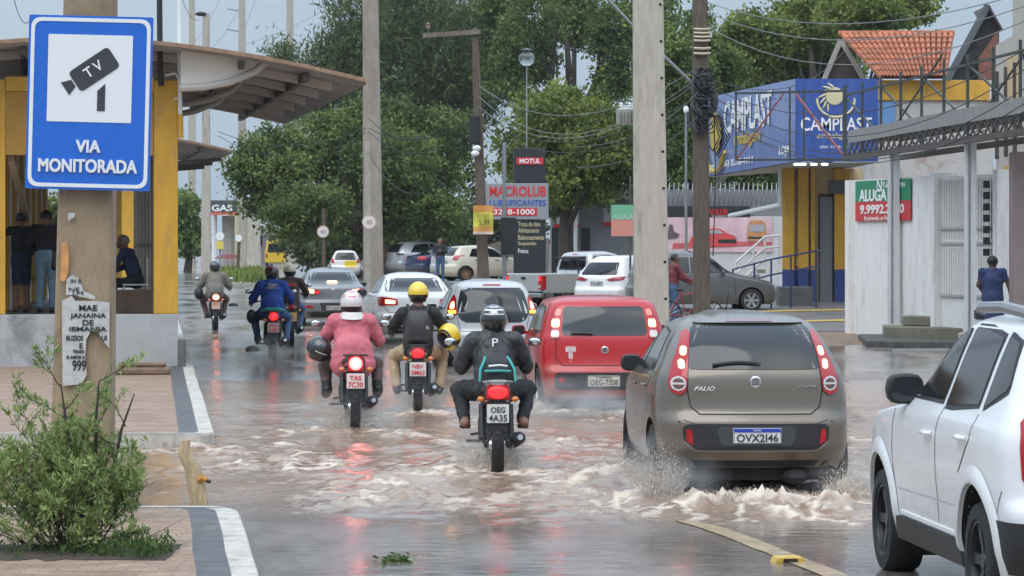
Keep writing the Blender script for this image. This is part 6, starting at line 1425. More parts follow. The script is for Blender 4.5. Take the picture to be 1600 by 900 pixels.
# ---------------------------------------------------------------- near planting and small things
def build_bush():
    d = 20.3; base = Vector((X(105, d), d, .14)); g = random.Random(11)
    r = empty('shrub', base, 0, 'straggly light green shrub in the foreground at the foot of the brown pole', 'shrub')
    b = MB(); C, D, L, W_ = [], [], [], []
    def leaves(p, t, n, s):
        for _ in range(n):
            q = Vector((g.gauss(0, 1), g.gauss(0, 1), g.gauss(.5, .8))).normalized(); dd = (t * .55 + q * .75).normalized(); l = g.uniform(.026, .062) * s
            C.append(p + dd * l * .5 + Vector((g.gauss(0, .010), g.gauss(0, .010), g.gauss(0, .010)))); D.append(dd); L.append(l); W_.append(l * g.uniform(.20, .34))
    def branch(p, t, ln, r0, depth, lf):
        pts = [p]; n_ = 7; q = p
        for i in range(n_):
            t = (t + Vector((g.gauss(0, .16), g.gauss(0, .16), g.gauss(.04, .10)))).normalized(); q = q + t * ln / n_; pts.append(q)
            if lf and i > 0 and (depth > 0 or i > 3): leaves(q, t, g.randint(2, 5) if depth else g.randint(0, 3), 1)
            if depth < 2 and i > 1 and g.random() < (.85 if depth == 0 else .6):
                s_ = Vector((g.gauss(0, 1), g.gauss(0, .8), g.uniform(-.1, .8))).normalized(); branch(q, (t * .6 + s_ * .75).normalized(), ln * g.uniform(.35, .6), r0 * .5, depth + 1, lf)
        b.tube(pts, [r0 * (1 - .75 * i / n_) for i in range(n_ + 1)], 5)
        if lf: leaves(q, t, 8, 1.05)
    for i in range(27):
        a = g.uniform(0, 2 * math.pi); sp = g.uniform(.05, 1.0) ** .8; o_ = Vector((math.cos(a) * .16 * g.random(), math.sin(a) * .14 * g.random(), 0))
        branch(o_, Vector((math.cos(a) * sp * 1.0, math.sin(a) * sp * .8, g.uniform(.55, 1.0))).normalized(), g.uniform(.34, .62) * (1.15 if sp < .3 else 1), .008, 0, True)
    for i in range(24):                              # low leafy shoots spreading over the bed
        a = g.uniform(0, 2 * math.pi); branch(Vector((math.cos(a) * .22 * g.random(), math.sin(a) * .15, .02)), Vector((math.cos(a), math.sin(a) * .8, g.uniform(.15, .55))).normalized(), g.uniform(.28, .55), .006, 1, True)
    for (px, py, tx, ty) in ((125, 850, 95, 600), (135, 840, 155, 595), (140, 830, 210, 615)):      # the few thick bare stems
        p0 = P(px, py, d) - base; p1 = P(tx, ty, d) - base; k = [p0, p0.lerp(p1, .4) + Vector((.03, 0, .0)), p0.lerp(p1, .7) + Vector((.0, .02, .03)), p1]
        b.tube(k, [.017, .014, .010, .004], 6)
        for j in range(4):
            s_ = k[1].lerp(k[3], g.random()); branch(s_, Vector((g.gauss(0, .7), g.gauss(0, .4), .7)).normalized(), .26, .005, 1, True)
    b.build('stems', mat('shrub_bark', (.045, .032, .026), .85, var=.3, vs=30), r, smooth=True)
    C, D = np.array([c[:] for c in C]), np.array([c[:] for c in D])
    k = C[:, 2] > .01; k &= ~((C[:, 0] > .50))
    C, D, L_, Wd = C[k], D[k], np.array(L)[k], np.array(W_)[k]
    hue = np.clip(nr.random(len(C)) * .7 + .45 * np.array([noise.noise(Vector(q) * 5) for q in C.tolist()]) + .15, 0, 1)
    leaf_mesh('leaves', C, D, L_, Wd, hue, ML_bush, r, bend=.3)
    # soil bed, grass and low plants in it
    so_ = MB(); rows = []
    for i in range(9):
        t = i / 8; rows.append([(X(-30, d) + (X(278, d) - X(-30, d)) * u / 14 + (.05 * noise.noise((t * 6, 2, 2)) if u == 14 else 0), 19.6 + 1.0 * t + (.16 * noise.noise((u * .9, i, 5)) if i in (0, 8) else 0), .153 + (.03 * math.sin(math.pi * t) if u < 14 else 0) * (.6 + .5 * noise.noise((u * .6, t * 3, 0)))) for u in range(15)])
    tag(so_.grid(rows).build('planting_bed', mat('dark_soil', (.05, .036, .026), .95, var=.4, vs=12, bump=.6, bs=20), None, smooth=True), kind='structure')
    n_ = 5200; xx = nr.uniform(X(-20, d), X(276, d), n_); yy = nr.uniform(19.6, 20.5, n_); w = (sstep(X(150, d), X(190, d), xx) * .8 + .2) * sstep(-.35, .25, fb(xx * 4, yy * 5, 3)); keep = nr.random(n_) < w; xx, yy = xx[keep], yy[keep]; n_ = len(xx)
    C = np.stack([xx, yy, .16 + nr.random(n_) * .10 * (.5 + .5 * sstep(X(140, d), X(230, d), xx))], 1); D = np.stack([nr.normal(0, .75, n_), nr.normal(0, .6, n_), np.ones(n_)], 1); D /= np.linalg.norm(D, axis=1)[:, None]
    tag(leaf_mesh('grass', C, D, nr.uniform(.02, .085, n_), nr.uniform(.004, .018, n_), nr.random(n_), leafmat('grass_green', (.03, .06, .015), (.10, .17, .04)), None), kind='stuff')
build_bush()
# drift of timber standing in the gap between the islands
dL = dg(783, .0); o = empty('tree_stump', (X(312, dL), dL, -.02), 0, 'yellowish weathered stump leaning in the flooded gap between the islands', 'stump')
Mst = mat('pale_rotten_wood', (.42, .32, .19), .85, var=.4, vs=10, bump=.7, bs=14, stretch=(3, 3, .6))
s_ = dL / F; pts = [Vector(((a - 312) * s_, 0, (783 - b_) * s_)) for a, b_ in ((313, 786), (308, 760), (303, 735), (292, 712), (287, 698), (290, 684))]
b = MB(); rows = []
for i, (p, w) in enumerate(zip(pts, (17, 17, 15, 13, 11, 8))):
    rows.append([p + Vector((math.cos(a), math.sin(a) * .7, 0)) * w * s_ * .85 * (1 + .22 * noise.noise((math.cos(a) * 1.5, math.sin(a) * 1.5, i * .9))) for a in [2 * math.pi * j / 18 for j in range(18)]])
b.grid(rows, 0, True); b.f.append(tuple(len(b.v) - 18 + i for i in range(18))); b.m.append(0); b.build('trunk', Mst, o, smooth=True)
b = MB(); b.tube([Vector((0, -.03, .19)), Vector((.035, -.05, .21)), Vector((.062, -.06, .19))], [.03, .026, .018], 8); b.build('branch_stub', mat('orange_wood', (.45, .22, .04), .8, var=.3), o, smooth=True)
MB().ell((.078, -.065, .185), (.022, .02, .016), 10, 6).build('dark_end', M_black, o, smooth=True)
# raised reflector on the lane line, debris
o = MB().span((-.55, -.12, 0), (.55, .12, .035)).build('board', mat('wet_plank', (.33, .33, .34), .35, var=.2), None, loc=(X(1440, 61.2), 61.2, .02), rz=.25); tag(o, 'pale wet board floating beside the black kerb slab', 'board')
o = empty('road_stud', (X(1231, 20.85), 20.85, .008), R(9), 'yellow raised reflector stud on the lane line near the bottom edge', 'road stud')
b = MB(); b.prism([(-.11, 0), (.11, 0), (.085, .045), (-.085, .045)], -.07, .07); b.build('housing', mat('yellow_stud', (.55, .36, .06), .5, var=.15), o, bevel=.01)
MB().prism([(-.05, .012), (.05, .012), (.045, .035), (-.045, .035)], -.078, -.072).build('reflector', M_black, o)
o = leaf_mesh('leaf_debris', np.array([(X(622, 21) + nr.normal(0, .055), 21 + nr.normal(0, .16), .012 + .02 * nr.random()) for _ in range(70)]), (lambda q: q / np.linalg.norm(q, axis=1)[:, None])(nr.normal(size=(70, 3)) * (1, 1, .25)), nr.uniform(.04, .09, 70), nr.uniform(.015, .03, 70), nr.random(70) * .5, ML_mid, None); tag(o, 'dark green clump of leaves lying on the wet road near the bottom edge', 'debris')
for (px, py, s1, lb) in ((365, 478, 1, 'dark stone lying in the road beside the riders, further one'), (395, 548, .9, 'dark stone lying on the wet road left of the rider in blue')):
    dd = dg(py, .02); o = MB().ell((0, 0, .05), (.16 * s1, .12, .07), 10, 6).build('stone', M_conc if False else mat('dark_stone', (.035, .03, .028), .6, var=.4, vs=9), None, smooth=True, loc=(X(px, dd), dd, 0)); tag(o, lb, 'stone')
# ---------------------------------------------------------------- vehicles
def paint(name, col, metal=0., rough=.28, dirt=None):
    m = mat(name, col, rough, metal, coat=.45, spec=.45)
    n, l, b = nodes(m)
    # road film thrown up by the wet road: a band of grime, thicker near the sills
    t = N(n, 'ShaderNodeTexCoord'); s = N(n, 'ShaderNodeSeparateXYZ'); l.new(t.outputs['Object'], s.inputs[0])
    z = N(n, 'ShaderNodeTexNoise', Scale=5., Detail=8., Roughness=.7); l.new(t.outputs['Object'], z.inputs['Vector'])
    a = N(n, 'ShaderNodeMath', operation='MULTIPLY_ADD'); a.inputs[1].default_value = .9; l.new(z.outputs['Fac'], a.inputs[0]); 
    iv = N(n, 'ShaderNodeMath', operation='MULTIPLY'); iv.inputs[1].default_value = -1.; l.new(s.outputs['Z'], iv.inputs[0]); l.new(iv.outputs[0], a.inputs[2])
    r = N(n, 'ShaderNodeMapRange'); r.inputs[1].default_value = -.25; r.inputs[2].default_value = .35; r.inputs[4].default_value = .65; l.new(a.outputs[0], r.inputs[0])
    x = N(n, 'ShaderNodeMix', data_type='RGBA'); x.inputs['A'].default_value = (*col, 1); x.inputs['B'].default_value = (*(dirt or (.17, .135, .10)), 1)
    l.new(r.outputs[0], x.inputs[0]); l.new(x.outputs['Result'], b.inputs['Base Color'])
    rr = N(n, 'ShaderNodeMapRange'); rr.inputs[3].default_value = rough; rr.inputs[4].default_value = .6; l.new(r.outputs[0], rr.inputs[0]); l.new(rr.outputs[0], b.inputs['Roughness'])
    return m
M_rim = mat('alloy_rim', (.42, .42, .43), .35, .8)
M_rimd = mat('dark_alloy_rim', (.05, .05, .055), .35, .6)
M_under = mat('underbody_black', (.012, .012, .012), .8)
M_disc = mat('brake_disc', (.16, .15, .14), .5, .8)
M_seal = mat('seam_shadow_gap', (.01, .01, .011), .8)

class Shell:
    """car body from horizontal slices; local x right, y forward from the rear bumper, z up"""
    def __init__(s, R_, F_, S_, L, bow=.06, bowf=.16, rcr=None, rcf=None, tr=(.10, .9), tf=(.16, 1.2), zs=None):
        s.R, s.F, s.S = pchip(R_), pchip(F_), pchip(S_)
        s.rr, s.rf = pchip(rcr or [(0, .22), (3, .22)]), pchip(rcf or [(0, .4), (3, .4)])
        s.z0, s.z1 = R_[0][0], R_[-1][0]; s.bow, s.bowf, s.tr, s.tf, s.L = bow, bowf, tr, tf, L
    def ring(s, z):
        y0, y1, w = s.R(z), s.F(z), s.S(z); d = y1 - y0
        rc, rf = min(s.rr(z), .4 * d, .7 * w), min(s.rf(z), .4 * d, .7 * w)
        h = []
        for i in range(9):
            x = (w - rc) * i / 8; h.append((x, y0 + s.bow * (x / w) ** 2))
        yb = y0 + s.bow * ((w - rc) / w) ** 2
        for i in range(1, 7):
            t = math.pi / 2 * i / 6; h.append((w - rc + rc * math.sin(t), yb + rc - rc * math.cos(t)))
        ye = y1 - s.bowf * ((w - rf) / w) ** 2
        a, b = yb + rc, ye - rf
        for i in range(1, 33): h.append((w, a + (b - a) * i / 32))
        for i in range(1, 7):
            t = math.pi / 2 * i / 6; h.append((w - rf + rf * math.cos(t), ye - rf + rf * math.sin(t)))
        for i in range(1, 9):
            x = (w - rf) * (1 - i / 8); h.append((x, y1 - s.bowf * (x / w) ** 2))
        out = []
        for x, y in h:
            k = 1 - s.tr[0] * max(0, (s.tr[1] - y) / s.tr[1]) ** 2 - s.tf[0] * max(0, (y - s.L + s.tf[1]) / s.tf[1]) ** 2
            out.append((x * k, y))
        return [(x, y, z) for x, y in out] + [(-x, y, z) for x, y in out[-2:0:-1]]
    def mesh(s, name, m, dz=.028, crown=.12, n=14):
        zt = s.z1 - crown
        zs = list(np.linspace(s.z0, zt, int((zt - s.z0) / dz) + 2)) + [s.z1 - crown * (1 - (i + 1) / n) ** 1.8 for i in range(n)]
        rows = [s.ring(z) for z in zs]
        b = MB(); b.grid(rows, 0, True); k = len(rows[0])
        b.f.append(tuple(range(k))); b.m.append(0); b.f.append(tuple((len(rows) - 1) * k + i for i in range(k))); b.m.append(0)
        return b

def rowspan(poly, v):
    xs = []
    for i in range(len(poly)):
        (x0, y0), (x1, y1) = poly[i - 1], poly[i]
        if (y0 <= v < y1) or (y1 <= v < y0): xs.append(x0 + (x1 - x0) * (v - y0) / (y1 - y0))
    return (min(xs), max(xs)) if len(xs) > 1 else None

class Car:
    def __init__(c, name, label, cat, shell, paintm, loc, rz, axles, wr, group=None, ww=.19, track=None, arch=None, rim=None, spokes=6, arch_m=None, cut=True, zlift=0.):
        c.root = empty(name, loc, rz, label, cat, group); c.sh = shell; c.p = paintm
        b = shell.mesh('body', paintm); body = b.build('body', [paintm, M_under], c.root, smooth=True, ang=38)
        me = body.data
        c.bvh = BVHTree.FromPolygons([v.co for v in me.vertices], [p.vertices[:] for p in me.polygons])
        arch = arch or wr * 1.17; hw = max(abs(v.co.x) for v in me.vertices)
        tw = track or hw - ww / 2 - .012
        if cut:
            k = MB()
            for y in axles:
                for sd in (-1, 1):
                    k.tube([(sd * (hw - ww - .16), y, wr), (sd * (hw + .3), y, wr)], arch, 36)
            ko = k.build('cut', [M_under, M_under]); ko.parent = c.root
            bo = body.modifiers.new('b', 'BOOLEAN'); bo.object = ko; bo.operation = 'DIFFERENCE'; bo.solver = 'EXACT'
            try: bo.material_mode = 'TRANSFER'
            except Exception: pass
            bpy.context.view_layer.update()
            nm = bpy.data.meshes.new_from_object(body.evaluated_get(bpy.context.evaluated_depsgraph_get()))
            body.modifiers.clear(); body.data = nm; nm.name = 'body'; bpy.data.objects.remove(ko)
            nm.set_sharp_from_angle(angle=R(38))
        c.body = body
        first = None
        for y in axles:
            for sd in (-1, 1):
                if first is None:
                    first = c.wheel(wr, ww, rim or M_rim, spokes); w = first
                else:
                    w = first.copy(); COL.objects.link(w); w.parent = c.root
                    for ch in first.children:
                        q = ch.copy(); COL.objects.link(q); q.parent = w
                w.location = (sd * tw, y, wr); w.rotation_euler = (0, 0, 0 if sd < 0 else math.pi)
    def wheel(c, r, w, rim, spokes):
        """outer face towards local -x"""
        b = MB(); Mx = Matrix.Rotation(R(-90), 4, 'Y')
        h = w / 2; ri = r * .66
        b.lathe([(ri, -h * .8), (r * .93, -h * .95), (r, -h * .55), (r, h * .55), (r * .93, h * .95), (ri * 1.06, h), (ri, h * .86), (ri, -h * .8)], 32, Mx)
        t = b.build('wheel', M_rubber, c.root, smooth=True)
        b = MB()
        b.lathe([(ri * 1.01, h * .9), (ri * .95, h * .88), (ri * .90, h * .3), (ri * .9, -h * .5)], 32, Mx)
        b.lathe([(0.001, h * .72), (r * .15, h * .70), (r * .17, h * .5), (r * .17, -.02)], 14, Mx)
        for i in range(spokes):
            a = 2 * math.pi * i / spokes
            d = Vector((0, math.cos(a), math.sin(a))); e = Vector((0, -math.sin(a), math.cos(a)))
            q = [Vector((-h * .62, 0, 0)) + d * r * .12 + e * r * .075, Vector((-h * .62, 0, 0)) + d * r * .12 - e * r * .075, Vector((-h * .74, 0, 0)) + d * ri * .95 - e * r * .10, Vector((-h * .74, 0, 0)) + d * ri * .95 + e * r * .10]
            b.add(q + [p + Vector((.03, 0, 0)) for p in q], [(0, 1, 2, 3), (7, 6, 5, 4), (0, 4, 5, 1), (1, 5, 6, 2), (2, 6, 7, 3), (3, 7, 4, 0)])
        b.build('rim', rim, t, smooth=True, ang=30)
        b = MB(); b.lathe([(ri * .9, h * .05), (.001, h * .05)], 24, Mx); b.build('brake_disc', M_disc, t)
        return t
    # -- panels laid on the shell ------------------------------------------------
    def hit(c, ax, u, z, sd=-1):
        if ax == 'r': o, d = Vector((u, -2, z)), Vector((0, 1, 0))
        elif ax == 'f': o, d = Vector((u, c.sh.L + 2, z)), Vector((0, -1, 0))
        elif ax == 't': o, d = Vector((u, z, 5)), Vector((0, 0, -1))
        else: o, d = Vector((sd * 3, u, z)), Vector((-sd, 0, 0))
        h = c.bvh.ray_cast(o, d)
        return h[0], d
    def panel(c, name, poly, m, ax='r', sd=-1, off=.006, th=.012, n=12, k=12, parent=None, smooth=True, flat=None):
        us = [p[0] for p in poly]; vs = [p[1] for p in poly]; lo, hi = min(vs), max(vs); e = (hi - lo) * .004
        rows = []
        for i in range(n + 1):
            v = lo + e + (hi - lo - 2 * e) * i / n; sp = rowspan(poly, v)
            if not sp: continue
            row = []
            for j in range(k + 1):
                u = sp[0] + (sp[1] - sp[0]) * j / k; p, d = c.hit(ax, u, v, sd)
                if p is None: row.append(row[-1] if row else None); continue
                row.append(p - d * off)
            if row[0] is None:
                g = next((q for q in row if q is not None), None)
                if g is None: continue
                row = [q if q is not None else g for q in row]
            rows.append(row)
        if len(rows) < 2: return None
        if ax == 'r' and flat is not None:
            rows = [[Vector((p.x, p.y * (1 - flat) + flat * min(q.y for r in rows for q in r), p.z)) for p in row] for row in rows]
        b = MB(); b.grid(rows)
        nr_, nc = len(rows), len(rows[0])
        bd = [rows[0][j] for j in range(nc)] + [rows[i][-1] for i in range(1, nr_)] + [rows[-1][j] for j in range(nc - 2, -1, -1)] + [rows[i][0] for i in range(nr_ - 2, 0, -1)]
        b.grid([bd + [bd[0]], [p + d * (off + th) for p in bd] + [bd[0] + d * (off + th)]])
        return b.build(name, m, parent or c.root, smooth=smooth, ang=50)
    def seam(c, name, pts, w=.007, ax='r', sd=-1, m=None, parent=None, step=.03, off=.0025):
        P_ = []
        for i in range(len(pts) - 1):
            a, b_ = Vector(pts[i]), Vector(pts[i + 1]); k = max(1, int((b_ - a).length / step))
            P_ += [a.lerp(b_, j / k) for j in range(k)]
        P_.append(Vector(pts[-1])); rows = []
        for i, q in enumerate(P_):
            t = (P_[min(i + 1, len(P_) - 1)] - P_[max(i - 1, 0)]).normalized(); nn = Vector((-t.y, t.x)) * w / 2
            r = []
            for s_ in (1, -1):
                p, d = c.hit(ax, q.x + nn.x * s_, q.y + nn.y * s_, sd)
                if p is None: break
                r.append(p - d * off)
            if len(r) == 2: rows.append(r)
        if len(rows) > 1: return MB().grid(rows).build(name, m or M_seal, parent or c.root)
    def both(c, name, poly, m, **k):
        return [c.panel(name, poly if s > 0 else [(-x, z) for x, z in poly], m, 'r', **k) for s in (1, -1)]
    def plate(c, z, s, w=.40, h=.13, m=None, ink=None, band=False, top=None, x=0., dy=.02, y=None):
        p, d = c.hit('r', x, z)
        y = (p.y if y is None else y) - dy
        b = MB(); b.box((x, y, z), (w, .012, h)); o = b.build('number_plate', m or M_plate, c.root, bevel=.004)
        f = MB(); t = .006
        for q, e in (((x, y - .0075, z + h / 2 - t), (w - .01, .003, t * .8)), ((x, y - .0075, z - h / 2 + t), (w - .01, .003, t * .8)), ((x - w / 2 + t, y - .0075, z), (t * .8, .003, h - .01)), ((x + w / 2 - t, y - .0075, z), (t * .8, .003, h - .01))): f.box(q, e)
        f.build('plate_rim', ink or M_ink, o)
        if band:
            MB().box((x, y - .009, z + h * .36), (w - .012, .004, h * .24)).build('plate_band', M_blueband, o)
            lettering('BRASIL', w * .16, h * .10, M_inkw, o, (x, y - .014, z + h * .36), ext=.002)
            lettering(s, w * .86, h * .50, ink or M_ink, o, (x, y - .010, z - h * .12), ext=.002, off=.012)
        else:
            if top: lettering(top, w * .5, h * .13, ink or M_ink, o, (x, y - .010, z + h * .34), ext=.002)
            lettering(s, w * .86, h * .50, ink or M_ink, o, (x, y - .010, z - (h * .10 if top else 0)), ext=.002, off=.012)
        return o
    def mirror(c, y, z, w=.2, h=.14, m=None, sides=(-1, 1), d=.09):
        for sd in sides:
            p, _ = c.hit('s', y, z, sd); x0 = p.x if p else sd * .8
            b = MB(); cx = x0 + sd * (.045 + w / 2)
            rows = []
            for i, (t, f) in enumerate(((0, .62), (.15, .95), (.5, 1.0), (.8, .85), (1, .45))):
                o = rpoly([(cx - w / 2 * f * 1.0, z - h / 2 * f), (cx + w / 2 * f, z - h / 2 * f), (cx + w / 2 * f, z + h / 2 * f), (cx - w / 2 * f, z + h / 2 * f)], .45 * h * f, 3)
                rows.append([(q[0], y - d * .5 + d * t, q[1]) for q in o])
            b.grid(rows, 0, True); kk = len(rows[0]); b.f.append(tuple(len(b.v) - kk + i for i in range(kk))); b.m.append(0)
            b.bar((x0 - sd * .02, y, z - h * .25), (cx - sd * w * .3, y, z - h * .25), .05, .045)
            o = b.build('side_mirror', m or M_black, c.root, smooth=True)
            g = MB(); kk = rpoly([(cx - w * .40, z - h * .40), (cx + w * .40, z - h * .40), (cx + w * .40, z + h * .40), (cx - w * .40, z + h * .40)], .3 * h, 3)
            g.prism(kk, y - d * .56, y - d * .5); g.build('mirror_glass', M_glass2, o)
    def handle(c, y, z, m=None, sides=(-1, 1), w=.17):
        for sd in sides:
            p, _ = c.hit('s', y, z, sd)
            if not p: continue
            b = MB(); b.tube([(p.x + sd * .002, y - w / 2, z), (p.x + sd * .03, y - w / 2 + .03, z), (p.x + sd * .03, y + w / 2 - .03, z), (p.x + sd * .002, y + w / 2, z)], .013, 8)
            b.build('door_handle', m or c.p, c.root, smooth=True)
    def badge(c, z, r=.04, x=0., s=None):
        p, _ = c.hit('r', x, z); b = MB(); Mx = Matrix.Translation((x, p.y, z)) @ Matrix.Rotation(R(90), 4, 'X')
        b.lathe([(r, -.01), (r, .008), (r * .82, .012), (r * .80, .006), (.001, .006)], 22, Mx); o = b.build('badge', M_chrome, c.root, smooth=True)
        MB().prism(rpoly([(x - r * .6, z - r * .55), (x + r * .6, z - r * .55), (x + r * .6, z + r * .55), (x - r * .6, z + r * .55)], r * .15), p.y - .012, p.y - .008).build('badge_field', mat('badge_dark_field', (.16, .12, .12), .3, .3), o)
        if s: lettering(s, r * 1.05, r * .7, M_chrome, o, (x, p.y - .013, z), ext=.002)
    def wiper(c, z, x0, x1, dz=.03):
        b = MB(); pts = []
        for i in range(9):
            t = i / 8; p, d = c.hit('r', x0 + (x1 - x0) * t, z + dz * math.sin(t * 3.1) * .6 + dz * .4 * t); pts.append(p - Vector((0, .03, 0)))
        b.tube(pts, [.016] + [.011] * 7 + [.006], 6); b.build('rear_wiper', M_black, c.root, smooth=True)
    def sides_glass(c, polys, m=None, frame=.022, sides=(-1, 1), fm=None):
        for sd in sides:
            for q in polys:
                if frame:
                    cx = sum(p[0] for p in q) / len(q); cz = sum(p[1] for p in q) / len(q)
                    e = []
                    for p in q:
                        v = Vector((p[0] - cx, p[1] - cz)); e.append((p[0] + frame * (1 if v.x > 0 else -1), p[1] + frame * (1 if v.y > 0 else -1)))
                    fr = c.panel('window_frame', e, fm or M_black, 's', sd, off=.003, th=.006)
                    c.panel('window_glass', q, m or M_glass, 's', sd, off=.007, th=.003, parent=fr)
                else: c.panel('side_window', q, m or M_glass, 's', sd, off=.005, th=.006)

def hatch_shell(L, W_, H_, zb=.2, belt=.95, tail=.66, rw=.53, wtop=None, wy=.42, hood=.98, slope=1.15, bow=.07, rcr=.24, hatch_y=.07):
    wtop = wtop or H_ - .08
    Rp = [(zb, .10), (zb + .12, .03), (.40, 0), (tail - .06, .0), (tail, .035), (tail + .04, hatch_y), (belt, hatch_y + .04), (belt + .08, hatch_y + .08), (wtop, wy), (H_ - .035, wy + .22), (H_ - .012, wy + .7), (H_, wy + 1.1)]
    Fp = [(zb, L - .12), (.3, L - .02), (.5, L), (.68, L - .05), (.80, L - .22), (.90, L - .65), (hood, L - slope), (hood + .02, L - slope - .06), (wtop, L - slope - .78), (H_ - .02, L - slope - 1.15), (H_, wy + 1.7)]
    w = W_ / 2
    Sp = [(zb, w * .93), (.3, w * .97), (.5, w), (.75, w * .995), (belt, w * .955), (belt + .03, w * .94), (wtop - .06, rw + .045), (wtop, rw), (H_ - .035, rw * .80), (H_ - .012, rw * .55), (H_, rw * .3)]
    return Shell(Rp, Fp, Sp, L, bow, .16, [(0, rcr), (belt, rcr), (H_, rcr * .9)], [(0, .42), (3, .42)])

# ---- the grey-brown hatchback wading on the right -------------------------------------------------
def build_palio():
    sh = hatch_shell(3.87, 1.66, 1.50, zb=.24, belt=.98, tail=.66, rw=.555, wtop=1.41, wy=.50, bow=.10, rcr=.30)
    pm = paint('taupe_metallic_paint', (.150, .127, .102), .35, .28)
    d = 26.3
    c = Car('hatchback', 'grey-brown hatchback wading through the flood nearest the camera, brake lamps lit', 'car', sh, pm, (X(1183, d), d, .0), R(3.0), (.66, 3.08), .29, rim=M_rimd)
    c.panel('spoiler_lip', [(-.56, 1.425), (.56, 1.425), (.50, 1.465), (-.50, 1.465)], pm, off=.05, th=.05, n=4)
    c.panel('high_brake_lamp', [(-.19, 1.435), (.19, 1.435), (.19, 1.458), (-.19, 1.458)], mat('unlit_red_strip', (.16, .012, .015), .25, coat=.6), off=.062, th=.02, n=2)
    c.panel('rear_window', rpoly([(-.555, 1.045), (.555, 1.045), (.49, 1.41), (-.49, 1.41)], .04), M_glass2, off=.006)
    lp = rpoly([(.50, 1.37), (.565, 1.37), (.625, 1.20), (.685, 1.06), (.71, .95), (.695, .855), (.62, .83), (.565, .87), (.555, 1.02), (.535, 1.18)], .03)
    for s, o in zip((1, -1), c.both('tail_light', lp, M_lens, off=.018, th=.03, n=18, k=8)):
        f = lambda q: [(x * s, z) for x, z in q]
        c.panel('brake_lamp', f(rpoly([(.575, 1.01 + .04), (.625, 1.01 + .04), (.625, 1.13), (.575, 1.13)], .02)), M_hot, off=.021, th=.004, n=6, k=4, parent=o)
        c.panel('running_lamp', f(rpoly([(.555, 1.16), (.605, 1.16), (.595, 1.235), (.545, 1.235)], .015)), M_hot, off=.021, th=.004, n=5, k=4, parent=o)
        ci = [(.632 + .062 * math.cos(a), .93 + .062 * math.sin(a)) for a in [2 * math.pi * i / 20 for i in range(20)]]
        c.panel('reversing_lamp', f(ci), M_clear, off=.022, th=.004, n=10, k=6, parent=o)
        ci = [(.632 + .046 * math.cos(a), .93 + .046 * math.sin(a)) for a in [2 * math.pi * i / 20 for i in range(20)]]
        c.panel('lamp_bowl', f(ci), mat('dark_lamp_bowl', (.12, .06, .05), .3), off=.025, th=.003, n=10, k=6, parent=o)
        c.panel('lamp_bar', f([(.575, .922), (.69, .922), (.69, .938), (.575, .938)]), M_clear, off=.028, th=.003, n=2, k=4, parent=o)
    c.seam('tailgate_seam', [(-.555, 1.03), (-.56, .87), (-.535, .74), (-.46, .68), (.46, .68), (.535, .74), (.56, .87), (.555, 1.03)], .010)
    c.seam('tailgate_edge', [(-.60, .635), (-.5, .60), (.5, .60), (.60, .635)], .006)
    c.panel('bumper_insert', rpoly([(-.60, .45), (-.50, .385), (.50, .385), (.60, .45), (.61, .60), (-.61, .60)], .05), M_black, off=.008)
    c.panel('plate_recess', rpoly([(-.30, .42), (.30, .42), (.33, .585), (-.33, .585)], .05), mat('grey_plastic', (.045, .046, .05), .5), off=.011, th=.006)
    c.seam('bumper_lip', [(-.60, .46), (-.50, .38), (.50, .38), (.60, .46)], .012, m=mat('pale_edge', (.26, .24, .21), .3, .4), off=.012)
    for s in (1, -1): c.panel('reflector', rpoly([(s * .52, .43), (s * .575, .44), (s * .58, .56), (s * .535, .56)], .01), M_lens, off=.013, th=.008, n=5, k=4)
    c.plate(.505, 'OVX2I46', .40, .13, band=True)
    c.badge(.945, .048, s='FIAT'); c.wiper(1.085, -.35, .05)
    p, _ = c.hit('r', -.4, .89); lettering('PALIO', .17, .035, M_inkw, c.root, (-.42, p.y - .004, .89), shear=.35, rz=R(-6), name='model_lettering')  # white paint stands in for the bright shine of chrome letters
    p, _ = c.hit('r', .42, .905); lettering('ATTRACTIVE', .15, .018, mat('silver_lettering', (.42, .41, .38), .4), c.root, (.43, p.y - .004, .905), rz=R(6), name='model_lettering')
    for s in (-1, 1):
        p, _ = c.hit('r', s * .63, .62); MB().ell((p.x, p.y, .62), (.011, .006, .011), 10, 6).build('parking_sensor', M_black, c.root, smooth=True)
    c.panel('under_apron', [(-.56, .245), (.56, .245), (.62, .30), (-.62, .30)], M_under, off=.004, n=3)
    c.sides_glass([rpoly([(.78, 1.04), (1.66, 1.0), (1.66, 1.36), (1.05, 1.33)], .03), rpoly([(1.74, 1.0), (2.86, .98), (2.25, 1.30), (1.74, 1.365)], .03)])
    for sd in (-1, 1):
        c.seam('door_seam', [(.95, 1.03), (.90, .75), (1.05, .6)], .008, 's', sd); c.seam('door_seam', [(1.70, 1.0), (1.70, .30)], .008, 's', sd); c.seam('door_seam', [(2.80, .98), (2.86, .5), (2.78, .30)], .008, 's', sd)
    c.handle(1.15, .88); c.handle(2.05, .86); c.mirror(2.42, 1.02, .19, .15, M_black)
    underbody(c, .20, 3.5, .66, .08)
    MB().tube([(0, 2.2, 1.48), (0, 2.05, 1.56), (0, 1.95, 1.66)], [.008, .004, .003], 6).build('aerial', M_black, c.root)
    return c
def underbody(c, y0, y1, w, z0=.12, z1=.25):
    b = MB(); b.span((-w, y0, z0 + .05), (w, y1, z1)); b.tube([(-w, y0 + .3, z0 + .08), (w, y0 + .3, z0 + .08)], .05, 8); b.ell((w * .5, y0 + .05, z0 + .08), (.12, .30, .07), 12, 8); b.build('underbody', M_under, c.root)
